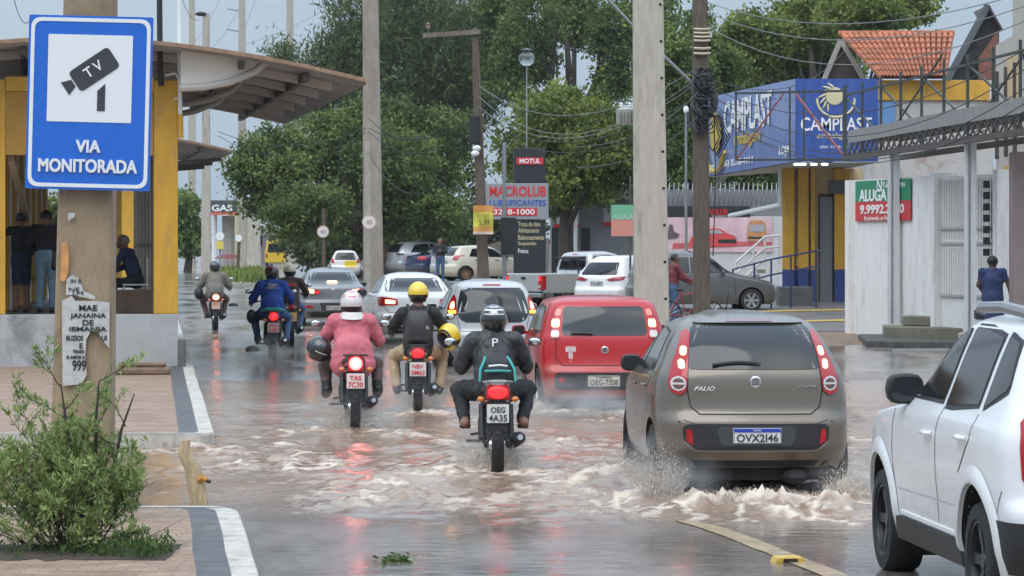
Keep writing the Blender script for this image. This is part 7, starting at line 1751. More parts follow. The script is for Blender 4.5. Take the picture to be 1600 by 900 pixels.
def build_uno():
    L = 3.77
    Rp = [(.2, .08), (.32, .02), (.42, 0), (.52, 0), (.56, .03), (.60, .06), (.93, .10), (.98, .12), (1.34, .30), (1.40, .40), (1.43, .65), (1.445, 1.1)]
    Fp = [(.2, L - .1), (.35, L), (.6, L - .02), (.78, L - .1), (.88, L - .35), (.95, L - .95), (.98, L - 1.0), (1.36, L - 1.6), (1.42, L - 1.95), (1.445, 1.7)]
    Sp = [(.2, .76), (.4, .805), (.7, .82), (.94, .80), (.97, .79), (1.33, .665), (1.38, .63), (1.42, .5), (1.435, .38), (1.445, .2)]
    sh = Shell(Rp, Fp, Sp, L, .06, .14, [(0, .17), (2, .17)], [(0, .35), (2, .35)])
    pm = paint('red_paint', (.42, .011, .015), 0, .3)
    d = 39.3
    c = Car('hatchback', 'bright red boxy hatchback between the black-jacketed rider and the concrete pole', 'car', sh, pm, (X(946, d), d, -.02), R(3.6), (.6, 2.98), .285)
    c.panel('rear_window', rpoly([(-.53, .965), (.53, .965), (.495, 1.325), (-.495, 1.325)], .05), M_glass2)
    for s in (1, -1):
        f = lambda q: [(x * s, z) for x, z in q]
        o = c.panel('tail_light', f(rpoly([(.545, .93), (.685, .93), (.665, 1.15), (.615, 1.31), (.515, 1.31), (.54, 1.15)], .03)), M_lens, off=.016, th=.03)
        c.panel('running_lamp', f(rpoly([(.53, 1.215), (.61, 1.215), (.585, 1.295), (.52, 1.295)], .015)), mat('pink_lamp', (.7, .2, .17), .2, em=(1, .12, .08), es=.6), off=.02, th=.004, n=5, k=4, parent=o)
        c.panel('brake_lamp', f(rpoly([(.555, 1.07), (.65, 1.07), (.64, 1.17), (.548, 1.17)], .015)), M_hot, off=.021, th=.004, n=5, k=4, parent=o)
        c.panel('reversing_lamp', f(rpoly([(.56, .95), (.665, .95), (.655, 1.035), (.56, 1.035)], .02)), M_clear, off=.02, th=.004, n=5, k=4, parent=o)
        c.panel('reflector', f(rpoly([(.50, .395), (.57, .395), (.57, .455), (.50, .455)], .02)), M_lens, off=.013, n=4, k=4)
    c.panel('bumper_insert', rpoly([(-.62, .30), (.62, .30), (.62, .515), (-.62, .515)], .05), M_black, off=.008)
    c.panel('plate_recess', rpoly([(-.36, .31), (.36, .31), (.36, .49), (-.36, .49)], .04), mat('grey_plastic2', (.03, .03, .033), .5), off=.011)
    c.plate(.41, 'OEG-7358', .40, .135, M_plateg, top='PI TERESINA', x=-.02)
    c.badge(.79, .046)
    c.seam('tailgate_seam', [(-.60, .95), (-.60, .68), (-.52, .60), (.52, .60), (.60, .68), (.60, .95)], .009)
    c.wiper(.99, -.15, -.42, .01)
    for i, (zz, ww, hh) in enumerate(((.80, .13, .035), (.73, .055, .05), (.65, .03, .012))):
        p, _ = c.hit('r', -.42, zz); o = c.panel('sticker', rpoly([(-.42 - ww / 2, zz - hh), (-.42 + ww / 2, zz - hh), (-.42 + ww / 2, zz + hh), (-.42 - ww / 2, zz + hh)], .01), mat('pale_sticker', (.55, .42, .42), .5, var=.5, vs=60) if i < 2 else M_amber, off=.002, th=.001, n=4, k=4)
    c.sides_glass([rpoly([(.55, 1.0), (1.45, .98), (1.45, 1.31), (.72, 1.30)], .03), rpoly([(1.53, .98), (2.72, .96), (2.15, 1.29), (1.53, 1.315)], .03)])
    for sd in (-1, 1):
        c.seam('door_seam', [(1.49, .98), (1.49, .30)], .008, 's', sd); c.seam('door_seam', [(.72, 1.0), (.74, .6)], .008, 's', sd); c.seam('door_seam', [(2.66, .95), (2.7, .4)], .008, 's', sd)
    c.handle(1.0, .84); c.handle(1.9, .82); c.mirror(2.3, .98, .18, .14, pm); underbody(c, .18, 3.4, .66)
def build_march():
    sh = hatch_shell(3.8, 1.64, 1.49, zb=.2, belt=.95, tail=.62, rw=.56, wtop=1.40, wy=.40, bow=.12, rcr=.36)
    pm = paint('silver_white_paint', (.50, .51, .515), .1, .3)
    d = 53
    c = Car('hatchback', 'silver-white rounded hatchback with a wide black rear window, left of the red car', 'car', sh, pm, (X(772, d), d, -.02), R(5.6), (.6, 3.03), .285)
    c.panel('rear_window', rpoly([(-.50, .78), (.50, .78), (.60, .90), (.585, 1.10), (.51, 1.36), (-.51, 1.36), (-.585, 1.10), (-.60, .90)], .07), M_glass2, n=16)
    c.panel('high_brake_lamp', rpoly([(-.15, 1.395), (.15, 1.395), (.15, 1.42), (-.15, 1.42)], .008), M_lens, off=.012, n=3)
    for s in (1, -1):
        f = lambda q: [(x * s, z) for x, z in q]
        o = c.panel('tail_light', f(rpoly([(.60, .90), (.75, .90), (.74, 1.02), (.69, 1.14), (.635, 1.26), (.60, 1.20)], .03)), M_lens, off=.02, th=.03, n=14, k=8)
        c.panel('brake_lamp', f(rpoly([(.635, 1.01), (.715, 1.01), (.675, 1.12), (.635, 1.14)], .02)), M_hot, off=.023, th=.004, n=6, k=5, parent=o)
        c.panel('running_lamp', f(rpoly([(.615, .935), (.735, .935), (.73, .985), (.62, .985)], .015)), M_amberlit, off=.023, th=.004, n=5, k=5, parent=o)
    c.seam('tailgate_seam', [(-.6, .88), (-.55, .64), (.55, .64), (.6, .88)], .009)
    c.plate(.72, 'NIE-5H21', .38, .11); c.badge(.74 + .08, .03, x=0)
    c.panel('bumper_insert', rpoly([(-.5, .26), (.5, .26), (.55, .36), (-.55, .36)], .03), M_black)
    c.sides_glass([rpoly([(.72, 1.02), (1.50, .99), (1.50, 1.33), (.98, 1.31)], .04), rpoly([(1.58, .99), (2.66, .97), (2.1, 1.28), (1.58, 1.34)], .04)])
    for sd in (-1, 1): c.seam('door_seam', [(1.54, .98), (1.54, .3)], .008, 's', sd)
    c.handle(1.05, .86); c.handle(1.95, .84); c.mirror(2.3, 1.0, .18, .13, pm)
def sedan_shell(L=4.4, W_=1.72, H_=1.46, deck=1.0, bow=.10):
    w = W_ / 2
    Rp = [(.22, .1), (.35, .02), (.45, 0), (.62, .01), (.66, .05), (.92, .06), (deck, .10), (deck + .03, .30), (deck + .05, .50), (1.36, 1.12), (1.42, 1.4), (H_ - .01, 1.8), (H_, 2.1)]
    Fp = [(.22, L - .1), (.35, L), (.55, L - .01), (.72, L - .12), (.84, L - .4), (.97, L - 1.15), (1.0, L - 1.2), (1.36, L - 1.85), (1.42, L - 2.1), (H_, 2.35)]
    Sp = [(.22, w * .93), (.4, w * .985), (.6, w), (.8, w * .99), (deck - .03, w * .955), (deck + .03, w * .87), (1.34, .58), (1.39, .53), (H_ - .03, .42), (H_, .2)]
    return Shell(Rp, Fp, Sp, L, bow, .2, [(0, .30), (3, .26)], [(0, .45), (3, .4)])
def build_grey_sedan():
    pm = paint('grey_metallic_paint', (.20, .205, .21), .4, .3)
    d = 79
    c = Car('sedan', 'grey sedan with brake lamps lit behind the rider in the pink hooded jacket', 'car', sedan_shell(), pm, (X(521, d), d, 0), R(6.2), (.72, 3.30), .30)
    c.panel('rear_window', rpoly([(-.62, 1.06), (.62, 1.06), (.53, 1.345), (-.53, 1.345)], .04), M_glass2)
    c.panel('high_brake_lamp', rpoly([(-.14, 1.075), (.14, 1.075), (.12, 1.135), (-.12, 1.135)], .01), M_hot, off=.015, n=3)
    for s in (1, -1):
        f = lambda q: [(x * s, z) for x, z in q]
        o = c.panel('tail_light', f(rpoly([(.32, .82), (.72, .80), (.76, .96), (.70, .97), (.34, .90)], .02)), M_lens, off=.015, th=.03, k=14)
        c.panel('brake_lamp', f(rpoly([(.47, .83), (.66, .83), (.66, .94), (.47, .92)], .02)), M_hot, off=.02, th=.004, parent=o)
        c.panel('running_lamp', f(rpoly([(.35, .835), (.45, .835), (.45, .885), (.35, .88)], .015)), M_lit, off=.02, th=.004, parent=o)
        c.panel('reflector', f(rpoly([(.50, .47), (.74, .47), (.74, .53), (.50, .53)], .015)), M_lens, off=.014, n=4)
    c.panel('bumper_insert', rpoly([(-.55, .24), (.55, .24), (.66, .38), (-.66, .38)], .04), M_black)
    c.panel('plate_recess', rpoly([(-.28, .40), (.28, .40), (.34, .60), (-.34, .60)], .03), M_black)
    c.plate(.47, 'PIV-2042', .36, .11, M_plateg, x=.0); c.seam('tailgate_seam', [(-.72, .80), (-.6, .64), (.6, .64), (.72, .80)], .012); c.badge(.90, .04)
    c.sides_glass([rpoly([(1.05, 1.06), (1.9, 1.03), (1.9, 1.35), (1.45, 1.34)], .03), rpoly([(1.98, 1.03), (3.05, 1.01), (2.6, 1.28), (1.98, 1.36)], .03)])
    c.mirror(2.75, 1.02, .2, .13, pm); c.handle(1.5, .9); c.handle(2.4, .88)
    MB().prism([(1.5, 1.45), (1.72, 1.45), (1.55, 1.53)], -.012, .012, 'x').build('aerial', M_black, c.root)
def build_white_sedan():
    pm = paint('white_car_paint', (.70, .70, .69), 0, .3)
    d = 65
    c = Car('sedan', 'white sedan half hidden behind the rider with the yellow helmet', 'car', sedan_shell(4.5, 1.75, 1.47, 1.02), pm, (X(655, d), d, 0), R(7.5), (.75, 3.40), .30)
    c.panel('rear_window', rpoly([(-.64, 1.08), (.64, 1.08), (.55, 1.36), (-.55, 1.36)], .04), M_glass2)
    c.panel('high_brake_lamp', rpoly([(.0, 1.09), (.26, 1.09), (.24, 1.17), (.02, 1.17)], .01), M_hot, off=.015, n=3)
    for s in (1, -1):
        f = lambda q: [(x * s, z) for x, z in q]
        o = c.panel('tail_light', f(rpoly([(.42, .82), (.80, .80), (.84, .98), (.74, .99), (.44, .94)], .03)), M_lens, off=.015, th=.03, k=14)
        c.panel('brake_lamp', f(rpoly([(.48, .845), (.68, .845), (.68, .93), (.48, .91)], .02)), M_hot, off=.02, th=.004, parent=o)
    c.panel('bumper_insert', rpoly([(-.6, .24), (.6, .24), (.66, .38), (-.66, .38)], .04), M_black)
    c.plate(.75, 'QRT-8C30', .36, .11); c.seam('tailgate_seam', [(-.72, .80), (-.6, .66), (.6, .66), (.72, .80)], .012)
    c.sides_glass([rpoly([(1.05, 1.08), (1.9, 1.05), (1.9, 1.36), (1.45, 1.35)], .03), rpoly([(1.98, 1.05), (3.05, 1.03), (2.6, 1.30), (1.98, 1.37)], .03)])
    c.mirror(2.9, 1.03, .22, .14, mat('brown_mirror', (.10, .07, .06), .4)); c.handle(1.5, .92, M_chrome); c.handle(2.4, .9, M_chrome)
    for sd in (-1, 1): c.seam('door_seam', [(1.94, 1.05), (1.94, .3)], .01, 's', sd)
def build_duster():
    L = 4.31
    Rp = [(.26, .12), (.36, .05), (.5, 0), (.62, 0), (.68, .03), (.72, .08), (1.02, .10), (1.12, .12), (1.20, .17), (1.57, .40), (1.63, .48), (1.67, .72), (1.695, 1.2), (1.70, 1.5)]
    Fp = [(.26, L - .12), (.38, L - .01), (.6, L), (.80, L - .03), (.92, L - .10), (1.0, L - .25), (1.06, L - .7), (1.12, L - 1.18), (1.15, L - 1.26), (1.57, L - 1.88), (1.65, L - 2.1), (1.70, 1.9)]
    w = .89
    Sp = [(.26, w * .93), (.36, w * .955), (.44, w * .975), (.60, w * .985), (.80, w), (.95, w * 1.0), (1.06, w * .985), (1.12, w * .95), (1.16, w * .93), (1.55, .66), (1.62, .62), (1.665, .53), (1.685, .40), (1.70, .2)]
    sh = Shell(Rp, Fp, Sp, L, .08, .16, [(0, .24), (3, .22)], [(0, .40), (3, .4)], tr=(.07, .8), tf=(.10, 1.0))
    pm = paint('suv_white_paint', (.72, .73, .74), 0, .26, dirt=(.30, .27, .24))
    a = math.atan(.083); wr = .335; ax = (.82, 3.49)
    # rear-left wheel outer face is at (2.52, 17.75): place the root from it
    ux, uy = math.cos(a), math.sin(a)
    rx = 2.555 + .89 * ux + ax[0] * uy * 1.0; ry = 17.7 + .89 * uy - ax[0] * ux
    c = Car('suv', 'large white off-road car with black wheels, cut by the right edge of the photo', 'car', sh, pm, (rx, ry, 0), a, ax, wr, ww=.23, rim=M_rimd, spokes=5, arch=.425)
    # lower cladding
    for sd in (-1, 1):
        c.panel('sill_cladding', rpoly([(1.20, .262), (3.05, .262), (3.02, .34), (2.95, .41), (1.30, .41), (1.24, .34)], .02), M_black, 's', sd, off=.03, th=.04, n=6, k=20)
        c.panel('sill_strip', [(1.34, .425), (2.88, .425), (2.88, .45), (1.34, .45)], M_white, 's', sd, off=.012, n=2, k=16)
        c.panel('bumper_cladding', rpoly([(.05, .31), (.41, .31), (.40, .50), (.42, .60), (.03, .60)], .02), M_black, 's', sd, off=.012, th=.03)
        c.panel('front_bumper_cladding', rpoly([(3.93, .30), (4.2, .30), (4.2, .52), (3.93, .52)], .02), M_black, 's', sd, off=.012, th=.03)
        c.seam('door_seam', [(1.80, 1.14), (1.83, .9), (1.80, .46)], .010, 's', sd); c.seam('door_seam', [(3.02, 1.13), (3.08, .85), (3.02, .45)], .010, 's', sd)
        c.seam('door_seam', [(.93, 1.14), (.96, 1.0), (1.22, .80)], .010, 's', sd); c.seam('crease_shade_line', [(1.34, .60), (2.98, .58)], .006, 's', sd, m=mat('crease_shade_grey', (.42, .43, .44), .4))  # last ribbon: grey paint in place of the shading along a door crease
        c.seam('bumper_seam', [(.40, .61), (.30, .76)], .006, 's', sd)
        # flared arches
        for y in ax:
            b = MB(); rows = []
            for i in range(31):
                t = R(-8 + 196 * i / 30); r0, r1, r2 = .425, .455, .53
                q = []
                for r_, of in ((r0, -.035), (r0 + .006, .024), (r1, .030), (r1 + .045, .018), (r2, .0035)):
                    p, d = c.hit('s', y + r_ * math.cos(t), max(.27, wr + r_ * math.sin(t)), sd)
                    if p is None: break
                    q.append(p - d * of)
                if len(q) == 5: rows.append(q)
            if len(rows) > 2: b.grid(rows); b.build('wheel_arch_flare', pm, c.root, smooth=True, ang=60)
    c.panel('bumper_cladding', rpoly([(-.70, .30), (.70, .30), (.80, .60), (-.80, .60)], .03), M_black, off=.012, th=.03)
    for s in (1, -1):
        f = lambda q: [(x * s, z) for x, z in q]
        c.panel('tail_light', f(rpoly([(.68, .80), (.775, .80), (.785, 1.0), (.765, 1.16), (.68, 1.16)], .03)), M_lens, off=.015, th=.03)
        c.panel('reflector', f(rpoly([(.56, .50), (.74, .50), (.74, .545), (.56, .545)], .01)), M_lit, off=.03, th=.03, n=4, k=6)  # a reflector, no lamp: its red shine is given as emission
        b = MB(); b.tube([(s * .53, .62, 1.645), (s * .545, .70, 1.69), (s * .555, 1.5, 1.725), (s * .545, 2.10, 1.71), (s * .53, 2.25, 1.655)], [.03, .035, .035, .035, .03], 8); b.build('roof_rail', mat('roof_rail_grey', (.26, .265, .27), .4, .5), c.root, smooth=True)
        for yy in (.66, 2.18):
            MB().bar((s * .545, yy - .04, 1.668), (s * .545, yy + .04, 1.668), .05, .06).build('rail_foot', M_black, c.root, bevel=.01)
    c.panel('rear_window', rpoly([(-.56, 1.17), (.56, 1.17), (.50, 1.48), (-.50, 1.48)], .05), M_glass2)
    gl = mat('car_glass_clear', (.012, .014, .016), .05, spec=.3)
    c.sides_glass([rpoly([(1.88, 1.155), (3.02, 1.135), (2.64, 1.43), (2.36, 1.56), (1.92, 1.60)], .025), rpoly([(1.00, 1.165), (1.76, 1.155), (1.80, 1.60), (1.06, 1.595)], .03), rpoly([(.50, 1.30), (.86, 1.18), (.93, 1.575), (.66, 1.55)], .04)], gl, frame=.028)
    c.handle(1.13, 1.0, sides=(-1, 1), w=.20); c.handle(2.02, .975, w=.20)
    c.mirror(2.78, 1.20, .24, .19, M_black, d=.12)
    c.plate(.80, 'RSB-4F19', .40, .13, band=True); c.seam('tailgate_seam', [(-.62, 1.10), (-.64, .70), (.64, .70), (.62, 1.10)], .010); c.wiper(1.21, .02, .38)
    c.panel('windscreen', rpoly([(-.62, 1.17), (.62, 1.17), (.54, 1.50), (-.54, 1.50)], .04), M_glass, 'f')
    b = MB()
    for i in range(5): b.box((0, ax[0] + .18, .45 - .03 * i), (.5, .01, .012))
    for sd in (-1, 1):
        MB().prism(rpoly([(sd * .58 - .12, .13), (sd * .58 + .12, .13), (sd * .58 + .12, .42), (sd * .58 - .12, .42)], .03), ax[0] - .42, ax[0] - .41).build('mud_flap', M_rubber, c.root)
        MB().prism(rpoly([(sd * .62 - .14, .15), (sd * .62 + .14, .15), (sd * .62 + .14, .5), (sd * .62 - .14, .5)], .03), ax[1] - .46, ax[1] - .45).build('mud_flap', M_rubber, c.root)
# ---- parked vehicles -----------------------------------------------------------------------------
PK = 'vehicles standing on the right-hand side'
def simple_car(name, label, px, d, z, rz, shell, pm, wr, axles, rear=(), glass=(), sw=None, back=None, group=PK, anchor=0., **k):
    a = R(rz); lx, ly = anchor if isinstance(anchor, tuple) else (anchor, 0)
    x = X(px, d) - (lx * math.cos(a) - ly * math.sin(a)); y = d - (lx * math.sin(a) + ly * math.cos(a))
    c = Car(name, label, 'car', shell, pm, (x, y, z), a, axles, wr, group, **k)
    if back: c.panel('rear_window', rpoly(back, .04), M_glass)
    if glass: c.sides_glass(glass)
    for poly, m in rear: c.both('tail_light', rpoly(poly, .02), m, off=.015, th=.03)
    return c
def build_parked():
    wm = paint('parked_white_paint', (.68, .67, .64), 0, .32)
    sil = paint('parked_silver_paint', (.42, .43, .45), .4, .3)
    gry = paint('parked_grey_paint', (.115, .115, .118), .4, .32)
    blu = paint('parked_dark_blue_paint', (.02, .03, .085), .3, .3)
    tan = paint('dusty_white_paint', (.62, .56, .46), 0, .4, dirt=(.40, .28, .17))
    hs = lambda L=3.9, W_=1.66, H_=1.48: hatch_shell(L, W_, H_)
    HG = [rpoly([(.80, 1.02), (1.60, .99), (1.60, 1.34), (1.02, 1.31)], .03), rpoly([(1.68, .99), (2.75, .97), (2.2, 1.28), (1.68, 1.345)], .03)]
    # grey estate facing right
    c = simple_car('estate_car', 'dark grey estate car standing side-on behind the brown pole, facing right', 1095, 85, .26, -84, hatch_shell(4.0, 1.66, 1.60, belt=1.0, wtop=1.50, wy=.35, hood=1.02), gry, .30, (.62, 3.22), anchor=(0, 2.0),
        glass=[rpoly([(.70, 1.06), (1.55, 1.03), (1.55, 1.42), (.86, 1.40)], .03), rpoly([(1.63, 1.03), (2.80, 1.0), (2.25, 1.34), (1.63, 1.425)], .03)], rear=[([(.60, .85), (.76, .85), (.74, 1.05), (.64, 1.05)], M_lens)])
    c.handle(1.75, .92, M_chrome); c.handle(1.0, .92, M_chrome)
    for sd in (-1, 1): c.seam('door_seam', [(1.59, 1.03), (1.59, .32)], .012, 's', sd); c.seam('door_seam', [(2.75, 1.0), (2.8, .4)], .012, 's', sd)
    c.mirror(2.45, 1.03, .2, .14, gry)
    # white five-door with dusty tail
    c = simple_car('hatchback', 'dusty white hatchback with brown wheels parked behind the pole with the orange banner', 757, 131, fz(131) - .02, -66, hs(3.9, 1.66, 1.47), tan, .30, (.62, 3.08), anchor=(0, 1.8), glass=HG, rear=[([(.60, .86), (.76, .86), (.75, 1.06), (.62, 1.06)], M_lens)],
        back=[(-.55, 1.04), (.55, 1.04), (.48, 1.38), (-.48, 1.38)], rim=mat('rusty_rim', (.33, .18, .10), .5, .3), spokes=8)
    c.handle(1.1, .88, M_black); c.handle(2.0, .86, M_black); c.plate(.78, 'LWH-1190'); c.mirror(2.4, 1.0, .2, .15, M_black)
    # silver crossover
    c = simple_car('suv', 'silver crossover parked furthest left of the row under the trees', 665, 150, fz(150) - .02, -62, hatch_shell(4.4, 1.8, 1.64, belt=1.05, wtop=1.54, wy=.55, hood=1.05, slope=1.2), sil, .34, (.85, 3.5), anchor=(0, 1.9),
        glass=[rpoly([(.72, 1.14), (1.75, 1.10), (1.75, 1.50), (1.10, 1.47)], .04), rpoly([(1.83, 1.10), (3.05, 1.06), (2.5, 1.42), (1.83, 1.505)], .04)], back=[(-.58, 1.12), (.58, 1.12), (.5, 1.5), (-.5, 1.5)], rear=[([(.5, 1.0), (.84, .98), (.82, 1.08), (.5, 1.06)], mat('dark_tail', (.05, .02, .02), .2))])
    c = simple_car('sedan', 'dark blue saloon parked between the silver crossover and the man in black', 678, 142, fz(142) - .05, -58, sedan_shell(4.4, 1.72, 1.45), blu, .3, (.72, 3.3), anchor=(0, 1.2),
        glass=[rpoly([(1.05, 1.06), (1.9, 1.03), (1.9, 1.35), (1.45, 1.34)], .03), rpoly([(1.98, 1.03), (3.05, 1.01), (2.6, 1.28), (1.98, 1.36)], .03)], back=[(-.62, 1.06), (.62, 1.06), (.53, 1.345), (-.53, 1.345)], rear=[([(.44, .86), (.82, .84), (.80, 1.0), (.46, .98)], mat('bright_tail', (.5, .04, .05), .25))])
    c = simple_car('sedan', 'silver saloon parked behind the dusty white hatchback', 728, 137, fz(137) - .03, -60, sedan_shell(4.3, 1.7, 1.44), paint('parked_pale_silver', (.52, .53, .55), .3, .3), .3, (.72, 3.3), anchor=(0, 1.5),
        glass=[rpoly([(1.05, 1.06), (1.9, 1.03), (1.9, 1.35), (1.45, 1.34)], .03), rpoly([(1.98, 1.03), (3.05, 1.01), (2.6, 1.28), (1.98, 1.36)], .03)], back=[(-.62, 1.06), (.62, 1.06), (.53, 1.345), (-.53, 1.345)])
    # white crossover
    c = simple_car('suv', 'white crossover with slanted red tail lamps, between the red car and the concrete pole', 930, 91, .06, -33, hatch_shell(4.2, 1.78, 1.66, belt=1.0, tail=.72, wtop=1.50, wy=.52, hood=1.03, slope=1.2, rw=.56), paint('bright_white_paint', (.74, .74, .74), 0, .28), .33, (.8, 3.35),
        glass=[rpoly([(.95, 1.12), (1.75, 1.08), (1.75, 1.46), (1.15, 1.42)], .04), rpoly([(1.83, 1.08), (2.95, 1.05), (2.4, 1.40), (1.83, 1.465)], .04)], back=[(-.60, 1.10), (.60, 1.10), (.50, 1.46), (-.50, 1.46)])
    c.both('tail_light', rpoly([(.30, .97), (.42, .92), (.78, .95), (.82, 1.07), (.55, 1.05)], .02), mat('deep_red_lens', (.30, .01, .02), .15, coat=.8), off=.015, th=.03)
    c.plate(.86, 'RTA-3B07'); c.panel('bumper_insert', rpoly([(-.6, .25), (.6, .25), (.7, .42), (-.7, .42)], .03), M_black); c.mirror(2.6, 1.08, .2, .15); c.handle(1.3, .95); c.handle(2.2, .93)
    # white hatch and taxi further off
    c = simple_car('hatchback', 'white hatchback waiting far off under the trees left of the first concrete pole', 540, 175, .1, 4, hs(3.9, 1.7, 1.55), wm, .3, (.62, 3.08), back=[(-.60, 1.0), (.60, 1.0), (.52, 1.42), (-.52, 1.42)], rear=[([(.60, .85), (.80, .85), (.78, 1.1), (.64, 1.1)], M_lens)], glass=HG, group=None)
    c.panel('yellow_panel', rpoly([(-.05, .62), (.62, .62), (.62, .98), (-.05, .98)], .03), mat('taxi_yellow', (.65, .45, .03), .4), off=.01); c.plate(.5, 'ODX-7712')
    c = simple_car('hatchback', 'small white car standing furthest away under the dark trees', 512, 195, .1, 10, hs(3.8, 1.6, 1.45), wm, .3, (.62, 3.08), back=[(-.55, 1.0), (.55, 1.0), (.48, 1.36), (-.48, 1.36)], rear=[([(.60, .85), (.76, .85), (.74, 1.1), (.62, 1.1)], M_lens)], group=None)
def build_pickup():
    L = 5.3; w = .93
    pm = paint('pickup_silver_paint', (.46, .47, .47), .35, .3)
    Rp = [(.42, .1), (.5, .02), (.6, 0), (1.05, .03), (1.12, .03)]
    d = 97; a = R(-52); 
    x, y = X(818, d), d
    root = empty('pickup_truck', (x, y, .0), a, 'silver pickup truck with an open bed, left of the white crossover', 'pickup'); root['group'] = PK
    b = MB()
    # bed: sides, tailgate, floor
    b.span((-.93, .06, .55), (-.86, 1.75, 1.14)); b.span((.86, .06, .55), (.93, 1.75, 1.14)); b.span((-.85, .10, .60), (.85, 1.75, .66))
    b.span((-.85, 1.66, .67), (.85, 1.74, 1.14)); b.span((-.93, 1.76, .42), (.93, 1.80, 1.12))
    b.build('cargo_bed', pm, root, bevel=.02)
    t = MB().span((-.85, .0, .60), (.85, .055, 1.13)).build('tailgate', pm, root, bevel=.02)
    MB().span((-.10, -.02, .96), (.10, -.002, 1.04)).build('handle', M_black, t, bevel=.01)
    MB().span((-.92, -.10, .42), (.92, .05, .56)).build('rear_bumper', M_chrome, root, bevel=.03)
    for s in (-1, 1):
        o = MB().span((s * .80 - .075, -.012, .66) if s > 0 else (s * .80 - .075, -.012, .66), (s * .80 + .14 * (1 if s > 0 else .5), .14, 1.09)).build('tail_light', M_lens, root, bevel=.015)
        MB().span((s * .80 - .05, -.022, .93), (s * .80 + .05, -.010, 1.04)).build('brake_lamp', M_lit, o, bevel=.01)
        MB().span((s * .80 - .05, -.022, .71), (s * .80 + .05, -.010, .80)).build('reversing_lamp', M_clear, o, bevel=.01)
    # cab and nose from a slice shell
    Rc = [(.40, 1.86), (.6, 1.82), (1.12, 1.82), (1.20, 1.86), (1.72, 2.02), (1.78, 2.15), (1.81, 2.5), (1.82, 2.8)]
    Fc = [(.40, L - .1), (.6, L), (.95, L - .03), (1.05, L - .15), (1.12, L - .8), (1.16, L - 1.25), (1.20, L - 1.32), (1.70, L - 1.95), (1.78, L - 2.2), (1.82, 3.0)]
    Sc = [(.40, .90), (.7, .93), (1.10, .92), (1.18, .89), (1.70, .70), (1.76, .64), (1.80, .5), (1.82, .25)]
    sh = Shell(Rc, Fc, Sc, L, .03, .16, [(0, .14), (3, .14)], [(0, .35), (3, .35)], tr=(0, .9))
    c = Car.__new__(Car); c.root = root; c.sh = sh; c.p = pm
    bd = sh.mesh('cab', pm).build('cab', pm, root, smooth=True, ang=38)
    c.bvh = BVHTree.FromPolygons([v.co for v in bd.data.vertices], [p.vertices[:] for p in bd.data.polygons])
    c.panel('rear_window', rpoly([(-.64, 1.24), (.64, 1.24), (.58, 1.66), (-.58, 1.66)], .04), M_glass)
    c.sides_glass([rpoly([(2.05, 1.22), (2.85, 1.20), (2.85, 1.68), (2.16, 1.66)], .04), rpoly([(2.95, 1.20), (3.95, 1.18), (3.45, 1.62), (2.95, 1.68)], .04)])
    c.panel('high_brake_lamp', [(-.12, 1.71), (.12, 1.71), (.12, 1.74), (-.12, 1.74)], M_lens, n=2)
    c.mirror(3.6, 1.22, .2, .2); c.handle(2.25, 1.05, M_black); c.handle(3.1, 1.05, M_black)
    for sd in (-1, 1): c.seam('door_seam', [(2.90, 1.2), (2.90, .45)], .012, 's', sd)
    f = None
    for yy in (.95, 4.25):
        for sd in (-1, 1):
            if f is None: f = w_ = c.wheel(.37, .24, M_rim, 6)
            else: w_ = copy_tree(f, root)
            w_.location = (sd * .80, yy, .37); w_.rotation_euler = (0, 0, 0 if sd < 0 else math.pi)
    b = MB(); b.tube([(-.55, 1.70, 1.14), (-.55, 1.70, 1.60), (.55, 1.70, 1.60), (.55, 1.70, 1.14)], .03, 8); b.build('roll_bar', M_black, root, smooth=True)
def build_far_traffic():
    ym = mat('far_yellow_van', (.62, .42, .03), .4)
    o = empty('van', (X(433, 260), 260, 0), R(5), 'yellow van standing far away beyond the rider in the blue shirt', 'van')
    MB().prism(rpoly([(-.95, .4), (.95, .4), (.95, 1.2), (.80, 2.2), (-.80, 2.2), (-.95, 1.2)], .1), 0, 4.6).build('body', ym, o, bevel=.08)
    MB().prism(rpoly([(-.78, 1.25), (.78, 1.25), (.68, 1.95), (-.68, 1.95)], .08), -.02, -.004).build('rear_window', M_glass, o)
    for s in (-1, 1):
        MB().span((s * .84 - .07, -.03, .8), (s * .84 + .07, -.004, 1.15)).build('tail_light', M_lens, o)
        for yy in (.9, 3.6): MB().lathe([(.001, -.1), (.33, -.1), (.33, .1), (.001, .1)], 18, Matrix.Translation((s * .8, yy, .33)) @ Matrix.Rotation(R(90), 4, 'Y')).build('wheel', M_rubber, o)
build_palio(); build_uno(); build_march(); build_grey_sedan(); build_white_sedan(); build_duster(); build_pickup(); build_parked(); build_far_traffic()
# black-jacketed rider nearest the camera
bx, by = dpos(772, 29.2); H1 = R(2.5)
motorbike('red and black motorcycle with a silver tail trim, under the rider in black', bx, by + .62, H1, M_red_bike, ('OEG', '4A35'), lit=M_lit, z=-.06, tl=(.09, .058), chrome_rail=True, fender=M_black)
t = rider('rider in a loose black rain jacket and black helmet with white marks, nearest the camera', bx, by + .62, -.05, H1, C_blackj, C_blk2, M_skin, wide=1.0, hipz=.79, sh=.185, elbow=(.305, .20, .99), grip=(.33, .44, 1.015), lean=.16, knee=(.33, .30, .76), foot=(.27, .03, .49), sleeve=1.12, belly=.165, headz=.60)
r = finish(t, H_blk, stripes=[(-150, 40, -30, 40, .10, M_inkw), (-140, 22, -40, 22, .05, M_inkw), (-125, 56, -55, 56, .09, M_inkw), (-105, 30, -75, 30, .16, M_inkw)], wr=.017)
lettering('P', .055, .075, M_inkw, r, (.005, -.045, 1.215), name='jacket_mark', tilt=R(-8))
